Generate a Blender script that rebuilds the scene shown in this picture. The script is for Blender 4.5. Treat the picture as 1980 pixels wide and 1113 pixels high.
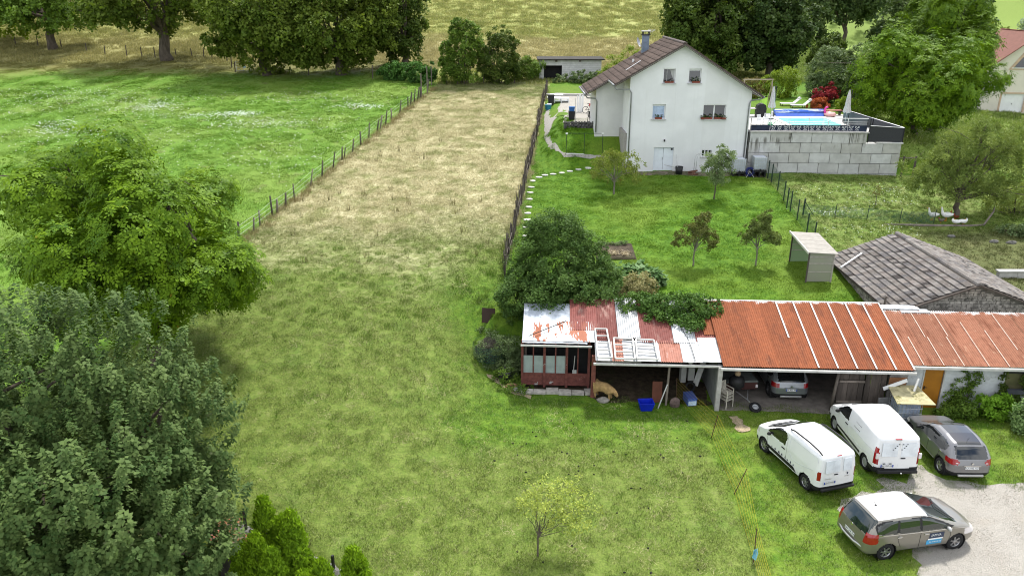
import bpy, math, random
import numpy as np
from mathutils import Vector, Matrix
from math import sin, cos, pi, radians, sqrt, hypot, atan2

for o in list(bpy.data.objects):
    bpy.data.objects.remove(o, do_unlink=True)
sc = bpy.context.scene
COL = sc.collection
R = math.radians

# ------------------------------------------------------------------ camera
cd = bpy.data.cameras.new('camera')
cam = bpy.data.objects.new('camera', cd)
COL.objects.link(cam)
cam.location = (0, 0, 18.2)
cam.rotation_euler = (R(90 - 20.76), 0, 0)
cd.sensor_width = 36
cd.lens = 27.27
cd.clip_end = 4000
sc.camera = cam

# ------------------------------------------------------------------ sky, sun, exposure
SUN_EL, SUN_AZ = 60.0, 24.0          # azimuth measured from +Y towards +X
w = bpy.data.worlds.new('World')
sc.world = w
w.use_nodes = True
nt = w.node_tree
nt.nodes.clear()
out = nt.nodes.new('ShaderNodeOutputWorld')
bg = nt.nodes.new('ShaderNodeBackground')
sky = nt.nodes.new('ShaderNodeTexSky')
sky.sky_type = 'NISHITA'
sky.sun_disc = False
sky.sun_elevation = R(SUN_EL)
sky.sun_rotation = R(SUN_AZ)
sky.air_density = 1.0
sky.dust_density = 2.0
tc = nt.nodes.new('ShaderNodeTexCoord')
nz = nt.nodes.new('ShaderNodeTexNoise')
nz.inputs['Scale'].default_value = 2.6
nz.inputs['Detail'].default_value = 4
nz.inputs['Roughness'].default_value = .58
rp = nt.nodes.new('ShaderNodeValToRGB')
rp.color_ramp.elements[0].position = .36
rp.color_ramp.elements[1].position = .52
mx = nt.nodes.new('ShaderNodeMix')
mx.data_type = 'RGBA'
mx.inputs[7].default_value = (7.6, 7.8, 8.1, 1)
nt.links.new(tc.outputs['Generated'], nz.inputs['Vector'])
nt.links.new(nz.outputs['Fac'], rp.inputs['Fac'])
nt.links.new(rp.outputs['Color'], mx.inputs[0])
nt.links.new(sky.outputs['Color'], mx.inputs[6])
nt.links.new(mx.outputs[2], bg.inputs['Color'])
bg.inputs['Strength'].default_value = .1
nt.links.new(bg.outputs['Background'], out.inputs['Surface'])

sd = bpy.data.lights.new('sun', 'SUN')
sd.energy = 2.5
sd.angle = R(6)
sd.color = (1, .965, .9)
sun = bpy.data.objects.new('sun', sd)
COL.objects.link(sun)
sv = Vector((sin(R(SUN_AZ)) * cos(R(SUN_EL)), cos(R(SUN_AZ)) * cos(R(SUN_EL)), sin(R(SUN_EL))))
sun.rotation_euler = sv.to_track_quat('Z', 'Y').to_euler()
sun.location = sv * 60

vs = sc.view_settings
vs.view_transform = 'Standard'
vs.look = 'None'
vs.gamma = 1
vs.use_curve_mapping = False
vs.exposure = 1.05
sc.cycles.filter_width = 1.05
sc.cycles.max_bounces = 5
sc.cycles.diffuse_bounces = 2
sc.cycles.glossy_bounces = 3
sc.cycles.transmission_bounces = 4
sc.cycles.transparent_max_bounces = 6
sc.cycles.caustics_reflective = False
sc.cycles.caustics_refractive = False

# ------------------------------------------------------------------ helpers
def tag(o, label=None, cat=None, group=None, kind=None):
    if label: o['label'] = label
    if cat: o['category'] = cat
    if group: o['group'] = group
    if kind: o['kind'] = kind
    return o

def thing(name, label, cat, loc=(0, 0, 0), rz=0, group=None):
    o = bpy.data.objects.new(name, None)
    o.empty_display_size = .2
    COL.objects.link(o)
    o.location = loc
    o.rotation_euler = (0, 0, rz)
    return tag(o, label, cat, group)

def rotz(a):
    return Matrix.Rotation(a, 3, 'Z')

class MB:
    """collects faces and links them as one mesh object"""
    def __init__(self):
        self.v = []; self.f = []
    def add(self, vs_, fs):
        n = len(self.v)
        self.v += [tuple(p) for p in vs_]
        self.f += [tuple(i + n for i in f) for f in fs]
        return self
    def box(self, c, s, rz=0, M=None):
        m = M or rotz(rz)
        c = Vector(c)
        pts = [c + m @ Vector((sx * s[0] / 2, sy * s[1] / 2, sz * s[2] / 2)) for sz in (-1, 1) for sy in (-1, 1) for sx in (-1, 1)]
        return self.add(pts, [(0, 2, 3, 1), (4, 5, 7, 6), (0, 1, 5, 4), (2, 6, 7, 3), (0, 4, 6, 2), (1, 3, 7, 5)])
    def bb(self, x0, x1, y0, y1, z0, z1):
        return self.box(((x0 + x1) / 2, (y0 + y1) / 2, (z0 + z1) / 2), (x1 - x0, y1 - y0, z1 - z0))
    def beam(self, a, b, wd, ht, up=(0, 0, 1)):
        a = Vector(a); b = Vector(b)
        d = (b - a); L = d.length; d.normalize()
        u = Vector(up)
        s = d.cross(u)
        if s.length < 1e-4: s = d.cross(Vector((1, 0, 0)))
        s.normalize(); t = s.cross(d)
        m = Matrix((d, s, t)).transposed()
        return self.box((a + b) / 2, (L, wd, ht), M=m)
    def tube(self, a, b, r0, r1=None, n=8, cap=True):
        r1 = r0 if r1 is None else r1
        return self.path([a, b], [r0, r1], n, cap)
    def path(self, pts, r, n=8, cap=True):
        pts = [Vector(p) for p in pts]
        if not hasattr(r, '__len__'): r = [r] * len(pts)
        vs_ = []; fs = []
        ref = None
        for i, p in enumerate(pts):
            d = (pts[min(i + 1, len(pts) - 1)] - pts[max(i - 1, 0)]).normalized()
            if ref is None:
                ref = d.cross(Vector((0, 0, 1)))
                if ref.length < 1e-3: ref = Vector((1, 0, 0))
            s = (ref - d * ref.dot(d))
            if s.length < 1e-4: s = d.orthogonal()
            s.normalize(); ref = s
            t = d.cross(s)
            for k in range(n):
                a = 2 * pi * k / n
                vs_.append(p + (s * cos(a) + t * sin(a)) * r[i])
        for i in range(len(pts) - 1):
            for k in range(n):
                a = i * n + k; b = i * n + (k + 1) % n
                fs.append((a, b, b + n, a + n))
        if cap:
            fs.append(tuple(range(n))[::-1])
            fs.append(tuple((len(pts) - 1) * n + k for k in range(n)))
        return self.add(vs_, fs)
    def lathe(self, prof, n=16, M=None, off=(0, 0, 0)):
        off = Vector(off); m = M or Matrix.Identity(3)
        vs_ = []; fs = []
        for (r, z) in prof:
            for k in range(n):
                a = 2 * pi * k / n
                vs_.append(off + m @ Vector((r * cos(a), r * sin(a), z)))
        for i in range(len(prof) - 1):
            for k in range(n):
                a = i * n + k; b = i * n + (k + 1) % n
                fs.append((a, b, b + n, a + n))
        return self.add(vs_, fs)
    def prism(self, poly, axis, a, b):
        """poly: 2D points; axis x: (y,z) y: (x,z) z: (x,y); extruded a..b"""
        n = len(poly)
        def mk(p, t):
            if axis == 'x': return (t, p[0], p[1])
            if axis == 'y': return (p[0], t, p[1])
            return (p[0], p[1], t)
        vs_ = [mk(p, a) for p in poly] + [mk(p, b) for p in poly]
        fs = [tuple(range(n)), tuple(range(n, 2 * n))[::-1]]
        fs += [(i, i + n, (i + 1) % n + n, (i + 1) % n) for i in range(n)]
        return self.add(vs_, fs)
    def quad(self, *pts):
        return self.add(pts, [tuple(range(len(pts)))])
    def ball(self, c, r, n=10, m=7, jit=0, rng=None):
        c = Vector(c)
        if not hasattr(r, '__len__'): r = (r, r, r)
        vs_ = []; fs = []
        for i in range(m + 1):
            th = pi * i / m
            for k in range(n):
                a = 2 * pi * k / n
                q = 1 + (rng.uniform(-jit, jit) if jit else 0)
                vs_.append(c + Vector((r[0] * sin(th) * cos(a), r[1] * sin(th) * sin(a), r[2] * cos(th))) * q)
        for i in range(m):
            for k in range(n):
                a = i * n + k; b = i * n + (k + 1) % n
                fs.append((a, a + n, b + n, b))
        return self.add(vs_, fs)
    def mesh(self, name, mat, smooth=False):
        me = bpy.data.meshes.new(name)
        me.from_pydata(self.v, [], self.f)
        import bmesh
        bm = bmesh.new(); bm.from_mesh(me)
        bmesh.ops.remove_doubles(bm, verts=bm.verts, dist=1e-5)
        bmesh.ops.recalc_face_normals(bm, faces=bm.faces)
        bm.to_mesh(me); bm.free()
        if smooth: me.polygons.foreach_set('use_smooth', [True] * len(me.polygons))
        if mat: me.materials.append(mat)
        return me
    def build(self, name, mat, parent=None, smooth=False, bevel=0, loc=None, rot=None, **t):
        o = bpy.data.objects.new(name, self.mesh(name, mat, smooth))
        COL.objects.link(o)
        if parent: o.parent = parent
        if loc: o.location = loc
        if rot: o.rotation_euler = rot
        if bevel:
            md = o.modifiers.new('bevel', 'BEVEL'); md.width = bevel; md.segments = 2
            md.limit_method = 'ANGLE'; md.angle_limit = R(40)
        tag(o, **t)
        return o

def inst(name, me, parent, loc=(0, 0, 0), rot=(0, 0, 0), scale=(1, 1, 1), **t):
    o = bpy.data.objects.new(name, me)
    COL.objects.link(o)
    if parent: o.parent = parent
    o.location = loc; o.rotation_euler = rot; o.scale = scale
    return tag(o, **t)

def raw_mesh(name, V, F4, mat, smooth=False, attr=None):
    """numpy quads/tris -> mesh; attr: per vertex floats"""
    me = bpy.data.meshes.new(name)
    V = np.asarray(V, dtype=np.float32); F4 = np.asarray(F4, dtype=np.int32)
    n, k = F4.shape
    me.vertices.add(len(V)); me.vertices.foreach_set('co', V.ravel())
    me.loops.add(n * k); me.loops.foreach_set('vertex_index', F4.ravel())
    me.polygons.add(n)
    me.polygons.foreach_set('loop_start', np.arange(0, n * k, k, dtype=np.int32))
    if smooth: me.polygons.foreach_set('use_smooth', np.ones(n, dtype=bool))
    if attr:
        for nm, a in attr.items():
            at = me.attributes.new(nm, 'FLOAT', 'POINT'); at.data.foreach_set('value', np.asarray(a, dtype=np.float32))
    if mat: me.materials.append(mat)
    me.update(calc_edges=True)
    return me

def link_mesh(name, me, parent=None, **t):
    o = bpy.data.objects.new(name, me); COL.objects.link(o)
    if parent: o.parent = parent
    return tag(o, **t)

def text_mesh(s, size, mat, name='lettering', ext=.002):
    cu = bpy.data.curves.new(name, 'FONT'); cu.body = s; cu.size = size; cu.align_x = 'CENTER'; cu.align_y = 'CENTER'
    cu.extrude = ext; cu.resolution_u = 2
    ob = bpy.data.objects.new(name, cu); COL.objects.link(ob)
    dg = bpy.context.evaluated_depsgraph_get(); dg.update()
    me = bpy.data.meshes.new_from_object(ob.evaluated_get(dg))
    bpy.data.objects.remove(ob, do_unlink=True)
    me.materials.clear(); me.materials.append(mat); me.name = name
    return me

# ------------------------------------------------------------------ materials
def nodes(name):
    m = bpy.data.materials.new(name); m.use_nodes = True
    t = m.node_tree; b = t.nodes['Principled BSDF']
    return m, t, b

def nn(t, ty, **kw):
    n = t.nodes.new(ty)
    for k, v in kw.items():
        if k.startswith('i_'): n.inputs[k[2:]].default_value = v
        else: setattr(n, k, v)
    return n

def mixc(t, fac, a, b, mode='MIX'):
    m = t.nodes.new('ShaderNodeMix'); m.data_type = 'RGBA'; m.blend_type = mode
    for s, x in ((0, fac), (6, a), (7, b)):
        if isinstance(x, (int, float)): m.inputs[s].default_value = x
        elif isinstance(x, (tuple, list)): m.inputs[s].default_value = (*x[:3], 1)
        else: t.links.new(x, m.inputs[s])
    return m.outputs[2]

def noise(t, vec, scale, detail=5, rough=.55, dim='3D'):
    n = nn(t, 'ShaderNodeTexNoise'); n.inputs['Scale'].default_value = scale
    n.inputs['Detail'].default_value = detail; n.inputs['Roughness'].default_value = rough
    t.links.new(vec, n.inputs['Vector'])
    return n.outputs['Fac']

def rng_(t, x, a, b, c=0., d=1., smooth=True):
    n = nn(t, 'ShaderNodeMapRange'); n.interpolation_type = 'SMOOTHSTEP' if smooth else 'LINEAR'
    for k, q in (('From Min', a), ('From Max', b), ('To Min', c), ('To Max', d)): n.inputs[k].default_value = q
    t.links.new(x, n.inputs['Value'])
    return n.outputs['Result']

def mth(t, op, a, b=0.):
    n = nn(t, 'ShaderNodeMath', operation=op)
    for i, x in enumerate((a, b)):
        if isinstance(x, (int, float)): n.inputs[i].default_value = x
        else: t.links.new(x, n.inputs[i])
    return n.outputs[0]

def sc3(c, k):
    return tuple(min(1, max(0, x * k)) for x in c)

def M(name, col, rough=.7, var=.12, scale=2.5, bump=0., bscale=25., metal=0., spec=.35, coat=0., rnd=0., dirt=None, stretch=None, world=False):
    """plain procedural surface: base colour with noise, optional bump, per-object variation and dirt (colour, lo, hi, scale)"""
    m, t, b = nodes(name)
    tcn = nn(t, 'ShaderNodeTexCoord')
    vec = tcn.outputs['Object']
    if world: vec = nn(t, 'ShaderNodeNewGeometry').outputs['Position']
    if stretch:
        mp = nn(t, 'ShaderNodeMapping'); mp.inputs['Scale'].default_value = stretch
        t.links.new(vec, mp.inputs['Vector']); vs2 = mp.outputs['Vector']
    else: vs2 = vec
    f = rng_(t, noise(t, vs2, scale, 4, .6), .3, .7)
    c = mixc(t, f, sc3(col, 1 - var), sc3(col, 1 + var))
    if rnd:
        oi = nn(t, 'ShaderNodeObjectInfo')
        c = mixc(t, 1., c, mixc(t, oi.outputs['Random'], (1 - rnd,) * 3, (1 + rnd,) * 3), 'MULTIPLY')
    if dirt:
        dc, lo, hi, ds = dirt
        f2 = rng_(t, noise(t, vs2, ds, 4, .65), lo, hi)
        c = mixc(t, f2, c, dc)
    t.links.new(c, b.inputs['Base Color'])
    b.inputs['Roughness'].default_value = rough
    b.inputs['Metallic'].default_value = metal
    b.inputs['Specular IOR Level'].default_value = spec
    if coat:
        b.inputs['Coat Weight'].default_value = coat; b.inputs['Coat Roughness'].default_value = .05
    if bump:
        bp = nn(t, 'ShaderNodeBump'); bp.inputs['Strength'].default_value = bump; bp.inputs['Distance'].default_value = .02
        t.links.new(noise(t, vs2, bscale, 3, .6), bp.inputs['Height'])
        t.links.new(bp.outputs['Normal'], b.inputs['Normal'])
    return m

def leaf_mat(name, dark, light, trans=.3, rough=.5, accent=None, amt=.93):
    dark = sc3(dark, 1.45); light = sc3(light, 1.7)
    m, t, b = nodes(name)
    a = nn(t, 'ShaderNodeAttribute', attribute_name='shade').outputs['Fac']
    c = mixc(t, a, dark, light)
    if accent:
        c = mixc(t, rng_(t, a, amt, amt + .05), c, accent)
    t.links.new(c, b.inputs['Base Color'])
    b.inputs['Roughness'].default_value = rough
    b.inputs['Specular IOR Level'].default_value = .12
    tr = nn(t, 'ShaderNodeBsdfTranslucent')
    t.links.new(mixc(t, 1., c, (1.0, 1.0, .55), 'MULTIPLY'), tr.inputs['Color'])
    ms = nn(t, 'ShaderNodeMixShader'); ms.inputs[0].default_value = trans
    t.links.new(b.outputs[0], ms.inputs[1]); t.links.new(tr.outputs[0], ms.inputs[2])
    t.links.new(ms.outputs[0], t.nodes['Material Output'].inputs['Surface'])
    return m

def glass_mat(name, col=(.015, .02, .022), rough=.04, alpha=.0):
    m, t, b = nodes(name)
    b.inputs['Base Color'].default_value = (*col, 1)
    b.inputs['Roughness'].default_value = rough
    b.inputs['Specular IOR Level'].default_value = .6
    b.inputs['Coat Weight'].default_value = 1.0
    if alpha:
        tr = nn(t, 'ShaderNodeBsdfTransparent'); ms = nn(t, 'ShaderNodeMixShader'); ms.inputs[0].default_value = alpha
        t.links.new(b.outputs[0], ms.inputs[1]); t.links.new(tr.outputs[0], ms.inputs[2])
        t.links.new(ms.outputs[0], t.nodes['Material Output'].inputs['Surface'])
    return m

# ------------------------------------------------------------------ the lie of the land
def sst(a, b, x):
    t = np.clip((x - a) / (b - a), 0, 1); return t * t * (3 - 2 * t)

def terr(X, Y):
    X = np.asarray(X, dtype=float); Y = np.asarray(Y, dtype=float)
    t = np.clip((Y - 20) / 24, 0, 1)
    z = np.where(Y < 44, 2.95 * (3 * t * t - 2 * t ** 3) + 2.4 * (t ** 3 - t * t), .1 * (Y - 14.5))
    e = np.clip(Y - 104, 0, None)
    z = z + np.where(e < 60, .00115 * e * e, .00115 * 3600 + .138 * (e - 60))
    wt = sst(2.2, 5, X) * (1 - sst(30, 44, X)) * sst(61.9, 67.2, Y) * (1 - sst(84, 100, Y))
    z = z + wt * np.clip(7.55 - z, 0, None)
    z = z - .085 * np.clip(X - 30, 0, 40) * sst(45, 70, Y)
    wv = sst(44, 72, X) * sst(85, 105, Y)      # the valley opens on the right, a wooded hill closes it
    z = z * (1 - wv) + wv * (5 + .45 * np.clip(Y - 235, 0, 180))
    q = sst(-6, .2, X)
    ya = 27 + 9.9 * q; yb = 47 - 9.6 * q
    z = z * (1 - sst(-9, .3, X) * (1 - sst(ya, yb, Y)))
    # garden of the next plot, lower, behind the wall at the near corner
    dx, dy = -6.4, 3.7; L = hypot(dx, dy)
    s = ((X + 4.3) * dy - (Y - 20.5) * dx) / L
    z = z - 1.5 * sst(.15, .6, -s) * (1 - sst(27, 31, Y))
    # gentle unevenness
    z = z + .05 * np.sin(X * .9 + Y * .35) * np.sin(Y * .7 - X * .3) * sst(38, 46, Y)
    z = z + .6 * np.sin(X * .045 + 1) * np.sin(Y * .04) * sst(108, 150, Y)
    return z

def tz(x, y):
    return float(terr(x, y))

def fence_x(y):      # the pasture fence
    return -17.1 + .181 * (y - 49.4)
def paling_x(y):     # the garden paling
    return -.46 + .0915 * (y - 42.8)
# ------------------------------------------------------------------ ground materials (colour by place: sward, hay, moss)
def ground_mat(name, kind, blade=False):
    m, t, b = nodes(name)
    pos = nn(t, 'ShaderNodeNewGeometry').outputs['Position']
    sep = nn(t, 'ShaderNodeSeparateXYZ'); t.links.new(pos, sep.inputs[0])
    X, Y = sep.outputs[0], sep.outputs[1]
    big = noise(t, pos, .16, 2, .5); mid = noise(t, pos, .7, 4, .6); fin = noise(t, pos, 3.2, 4, .65); vf = noise(t, pos, 30 if kind == 'gravel' else 11, 3, .7)
    mp = nn(t, 'ShaderNodeMapping'); mp.inputs['Scale'].default_value = (1.3, 1.0, 1.0); mp.inputs['Location'].default_value = (31, 7, 3)
    t.links.new(pos, mp.inputs['Vector'])
    oth = noise(t, mp.outputs[0], .45, 3, .6)
    def jit(v, src, amp):
        return mth(t, 'ADD', v, mth(t, 'MULTIPLY', mth(t, 'SUBTRACT', src, .5), amp))
    if kind == 'meadow':
        olive = mixc(t, rng_(t, fin, .32, .68), (.105, .16, .024), (.15, .2, .042))
        olive = mixc(t, rng_(t, noise(t, pos, 1.7, 4, .75), .55, .72, 0, .35), olive, (.3, .28, .14))
        olive = mixc(t, rng_(t, oth, .52, .72, 0, .35), olive, (.075, .15, .02))
        straw = mixc(t, rng_(t, fin, .3, .7), (.38, .345, .195), (.55, .515, .335))
        straw = mixc(t, rng_(t, mid, .44, .66, 0, .7), straw, (.225, .255, .085))
        d = jit(jit(jit(Y, big, 16), mid, 16), fin, 9)
        dry = mth(t, 'MULTIPLY', rng_(t, d, 42, 54), rng_(t, d, 86, 93, 1, .35))
        c = mixc(t, dry, olive, straw)
        lushc = mixc(t, rng_(t, fin, .3, .7), (.06, .14, .009), (.115, .205, .016))
        # freshly watered band beside the sheds and the drive side of the string fence
        l1 = mth(t, 'MULTIPLY', rng_(t, jit(jit(X, mid, 5), big, 6), -4.6, -.8), rng_(t, jit(jit(Y, mid, 4), big, 3), 27.5, 30.5))
        l1 = mth(t, 'MULTIPLY', l1, rng_(t, jit(Y, mid, 4), 41, 46, 1, 0))
        l2 = rng_(t, jit(X, fin, .5), 8.15, 8.75)
        l2 = mth(t, 'MULTIPLY', l2, rng_(t, Y, 40, 41, 1, 0))
        c = mixc(t, mth(t, 'MULTIPLY', l1, .95), c, lushc)
        c = mixc(t, l2, c, mixc(t, rng_(t, mid, .35, .65, 0, .6), lushc, (.17, .225, .035)))
        # bare soil under the open sheds
    elif kind == 'pasture':
        c = mixc(t, rng_(t, fin, .3, .7), (.075, .175, .014), (.135, .245, .028))
        c = mixc(t, rng_(t, big, .4, .65, 0, .7), c, (.155, .24, .04))
        c = mixc(t, rng_(t, oth, .58, .72, 0, .6), c, (.17, .2, .07))
        f = rng_(t, jit(jit(Y, mid, 7), big, 5), 99, 106)
        c = mixc(t, f, c, mixc(t, fin, (.14, .145, .04), (.22, .21, .075)))
    elif kind == 'lawn':
        c = mixc(t, rng_(t, fin, .3, .7), (.052, .138, .005), (.102, .2, .009))
        c = mixc(t, rng_(t, big, .42, .62, 0, .6), c, (.125, .19, .02))
        c = mixc(t, rng_(t, mid, .54, .7, 0, .6), c, (.065, .15, .01))
    elif kind == 'paddock':
        c = mixc(t, rng_(t, fin, .3, .7), (.088, .155, .02), (.165, .22, .05))
        c = mixc(t, rng_(t, mid, .5, .68, 0, .6), c, (.21, .235, .085))
        mud = mth(t, 'MULTIPLY', rng_(t, jit(X, mid, 3), 25, 28), rng_(t, jit(Y, mid, 4), 50.5, 48.5))
        c = mixc(t, mth(t, 'MULTIPLY', mud, .7), c, mixc(t, fin, (.06, .055, .03), (.11, .11, .045)))
    elif kind == 'hill':
        c = mixc(t, rng_(t, fin, .3, .7), (.25, .285, .075), (.38, .39, .13))
        c = mixc(t, rng_(t, mid, .42, .62, 0, .7), c, (.185, .24, .05))
        s = mth(t, 'MULTIPLY', rng_(t, jit(jit(Y, big, 14), mid, 6), 102, 108), rng_(t, jit(jit(Y, big, 16), mid, 6), 122, 132, 1, .15))
        c = mixc(t, mth(t, 'MULTIPLY', s, .75), c, mixc(t, rng_(t, fin, .35, .65), (.33, .285, .145), (.5, .44, .25)))
        g = rng_(t, jit(jit(X, mid, 6), big, 14), 26, 36)
        c = mixc(t, g, c, mixc(t, fin, (.15, .24, .04), (.24, .32, .075)))
        g2 = rng_(t, jit(jit(X, mid, 6), big, 14), -22, -32)
        c = mixc(t, mth(t, 'MULTIPLY', g2, .6), c, mixc(t, fin, (.19, .2, .055), (.32, .3, .1)))
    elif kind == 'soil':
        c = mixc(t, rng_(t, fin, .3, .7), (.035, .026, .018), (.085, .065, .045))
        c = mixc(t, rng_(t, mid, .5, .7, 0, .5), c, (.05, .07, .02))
    elif kind == 'gravel':
        c = mixc(t, rng_(t, vf, .3, .7), (.22, .21, .19), (.43, .41, .38))
        c = mixc(t, rng_(t, mid, .5, .75, 0, .5), c, (.3, .27, .23))
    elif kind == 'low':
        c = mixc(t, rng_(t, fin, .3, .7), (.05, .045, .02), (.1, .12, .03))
    c = mixc(t, rng_(t, vf, .25, .75, 0, 1), mixc(t, 1., c, (.72, .72, .72), 'MULTIPLY'), mixc(t, 1., c, (1.22, 1.2, 1.15), 'MULTIPLY'))
    if blade:
        a = nn(t, 'ShaderNodeAttribute', attribute_name='shade').outputs['Fac']
        k = mixc(t, a, (.62, .66, .6), (1.5, 1.44, 1.36))
        c = mixc(t, 1., c, k, 'MULTIPLY')
        if kind in ('meadow', 'paddock', 'hill'): c = mixc(t, rng_(t, a, .82, .9, 0, .65), c, (.44, .41, .25))
        if kind == 'pasture': c = mixc(t, rng_(t, a, .92, .96, 0, .5), c, (.3, .32, .14))
    t.links.new(c, b.inputs['Base Color'])
    b.inputs['Roughness'].default_value = .85
    b.inputs['Specular IOR Level'].default_value = .2
    if blade:
        tr = nn(t, 'ShaderNodeBsdfTranslucent'); t.links.new(c, tr.inputs['Color'])
        ms = nn(t, 'ShaderNodeMixShader'); ms.inputs[0].default_value = .3
        t.links.new(b.outputs[0], ms.inputs[1]); t.links.new(tr.outputs[0], ms.inputs[2])
        t.links.new(ms.outputs[0], t.nodes['Material Output'].inputs['Surface'])
    else:
        bp = nn(t, 'ShaderNodeBump'); bp.inputs['Strength'].default_value = .6; bp.inputs['Distance'].default_value = .06
        t.links.new(mth(t, 'ADD', fin, mth(t, 'MULTIPLY', vf, .5)), bp.inputs['Height'])
        t.links.new(bp.outputs['Normal'], b.inputs['Normal'])
    return m

GM = {k: ground_mat('ground_' + k, k) for k in ('meadow', 'pasture', 'lawn', 'paddock', 'hill', 'soil', 'gravel', 'low')}
GB = {k: ground_mat('blade_' + k, k, True) for k in ('meadow', 'pasture', 'lawn', 'paddock', 'hill', 'low', 'gravel')}

# ------------------------------------------------------------------ the ground, cut along the fences
def axis(lo, d0, d1, hi, st):
    a = list(np.arange(d0, d1 + 1e-6, st)); s = st; x = d1
    while x < hi: s *= 1.18; x += s; a.append(x)
    s = st; x = d0
    while x > lo: s *= 1.18; x -= s; a.insert(0, x)
    return np.array(a)

def region(x, y):
    if y > 96.5 + .04 * (x if x > 0 else 0) and x > -9.5: return 'hill'
    if y > 115 - .0 * x: return 'hill'
    if x < fence_x(y) and y > 30: return 'pasture' if y < 110 else 'hill'
    if y < 37.3: return 'meadow'
    if x < paling_x(y): return 'meadow' if y < 96.5 else 'hill'
    if x > 30.5 and y > 64: return 'hill'
    if x < 19.8 + .03 * (y - 50) or y > 61.3: return 'lawn'
    return 'paddock'

xs = axis(-420, -30, 40, 520, .5); ys = axis(2, 14, 106, 700, .5)
GX, GY = np.meshgrid(xs, ys)
GZ = terr(GX, GY)
cx = (xs[1:] + xs[:-1]) / 2; cy = (ys[1:] + ys[:-1]) / 2
REG = np.array([[region(a, b) for a in cx] for b in cy])
idx = np.arange(GX.size).reshape(GX.shape)
quads = np.stack([idx[:-1, :-1], idx[:-1, 1:], idx[1:, 1:], idx[1:, :-1]], -1)
ALLV = np.stack([GX.ravel(), GY.ravel(), GZ.ravel()], 1)
GNAME = {'meadow': 'meadow_ground', 'pasture': 'pasture_ground', 'lawn': 'garden_lawn', 'paddock': 'paddock_ground', 'hill': 'hillside_ground'}
GLAB = {'meadow': 'mown strip of meadow and yard grass, straw coloured further off', 'pasture': 'bright green pasture behind the post fence',
        'lawn': 'bright green sloping garden lawn below the white house', 'paddock': 'grassy goose paddock below the concrete wall', 'hill': 'dry yellow hillside meadow rising behind everything'}
for k in GNAME:
    q = quads[REG == k]
    u, inv = np.unique(q, return_inverse=True)
    me = raw_mesh(GNAME[k], ALLV[u], inv.reshape(-1, 4), GM[k], smooth=True)
    link_mesh(GNAME[k], me, label=GLAB[k], kind='structure')

def sheet(name, outline, mat, label, dz=.006, jit=.25, seed=1, step=.35):
    """thin sheet laid over the ground inside a ragged outline"""
    rg = np.random.default_rng(seed)
    pts = []
    n = len(outline)
    for i in range(n):
        a = np.array(outline[i]); b = np.array(outline[(i + 1) % n]); k = max(1, int(np.hypot(*(b - a)) / step))
        for j in range(k):
            pts.append(a + (b - a) * j / k + rg.normal(0, jit * .4, 2))
    import bmesh
    bm = bmesh.new()
    vv = [bm.verts.new((p[0], p[1], 0)) for p in pts]
    bm.faces.new(vv)
    bmesh.ops.triangulate(bm, faces=bm.faces)
    bmesh.ops.subdivide_edges(bm, edges=[e for e in bm.edges if e.calc_length() > 1.5], cuts=3, use_grid_fill=False)
    bmesh.ops.triangulate(bm, faces=bm.faces)
    for v in bm.verts: v.co.z = tz(v.co.x, v.co.y) + dz
    bmesh.ops.recalc_face_normals(bm, faces=bm.faces)
    me = bpy.data.meshes.new(name); bm.to_mesh(me); bm.free()
    me.materials.append(mat)
    return link_mesh(name, me, label=label, kind='structure')

DRIVE = [(13.9, 15), (13.75, 20.8), (14.0, 22.2), (12.2, 23.2), (12.6, 25.0), (14.2, 25.6), (15.0, 26.4), (15.9, 26.3), (16.6, 27.2), (17.0, 27.4), (17.4, 26.4), (18.6, 26.0), (20.4, 26.0), (24, 26.1), (30, 26.4), (30, 15)]
sheet('gravel_drive', DRIVE, GM['gravel'], 'pale gravel drive in front of the parked cars', jit=.3, seed=4)
sheet('gravel_path', [(3.05, 73.6), (3.2, 78), (3.8, 82.4), (4.1, 87), (4.9, 90.4), (8.2, 90), (9.3, 84), (9.3, 71.5), (8.5, 67.6), (4.9, 67.9), (4.6, 70), (4.9, 73.5), (4.3, 74.6), (3.76, 73), (3.3, 70.4), (3.45, 66.4), (4.3, 64.2), (6.0, 63.9), (7.7, 63.75), (7.7, 63.5), (6, 63.6), (4.2, 63.8), (3.2, 66), (2.95, 70)], GM['gravel'], 'white gravel path and terrace left of the house', dz=.03, jit=.14, seed=5)
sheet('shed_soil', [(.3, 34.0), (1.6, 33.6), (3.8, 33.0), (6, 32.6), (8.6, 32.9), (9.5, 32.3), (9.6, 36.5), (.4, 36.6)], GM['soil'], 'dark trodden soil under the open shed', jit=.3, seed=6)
sheet('garage_floor', [(9.6, 31.9), (12, 31.8), (15.2, 31.5), (17.8, 31.4), (17.9, 36.4), (9.7, 36.5)], M('dusty_concrete', (.19, .17, .15), .9, .25, 2, .3, 40), 'dusty concrete floor of the open garage', dz=.012, jit=.12, seed=7)
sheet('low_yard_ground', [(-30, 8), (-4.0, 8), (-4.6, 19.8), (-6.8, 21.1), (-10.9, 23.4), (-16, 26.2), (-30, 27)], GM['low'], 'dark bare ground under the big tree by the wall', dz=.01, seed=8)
SANDY = M('worn_earth', (.34, .27, .18), .95, .3, 4, .4, 20)
sheet('worn_path', [(-1.25, 35.3), (-.95, 35.25), (-.5, 34.55), (.15, 33.7), (.9, 33.25), (.9, 33.0), (.1, 33.4), (-.6, 34.3), (-1.15, 35.0)], SANDY, 'pale worn strip of earth curving before the booth', dz=.03, jit=.12, seed=10, step=.2)
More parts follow.
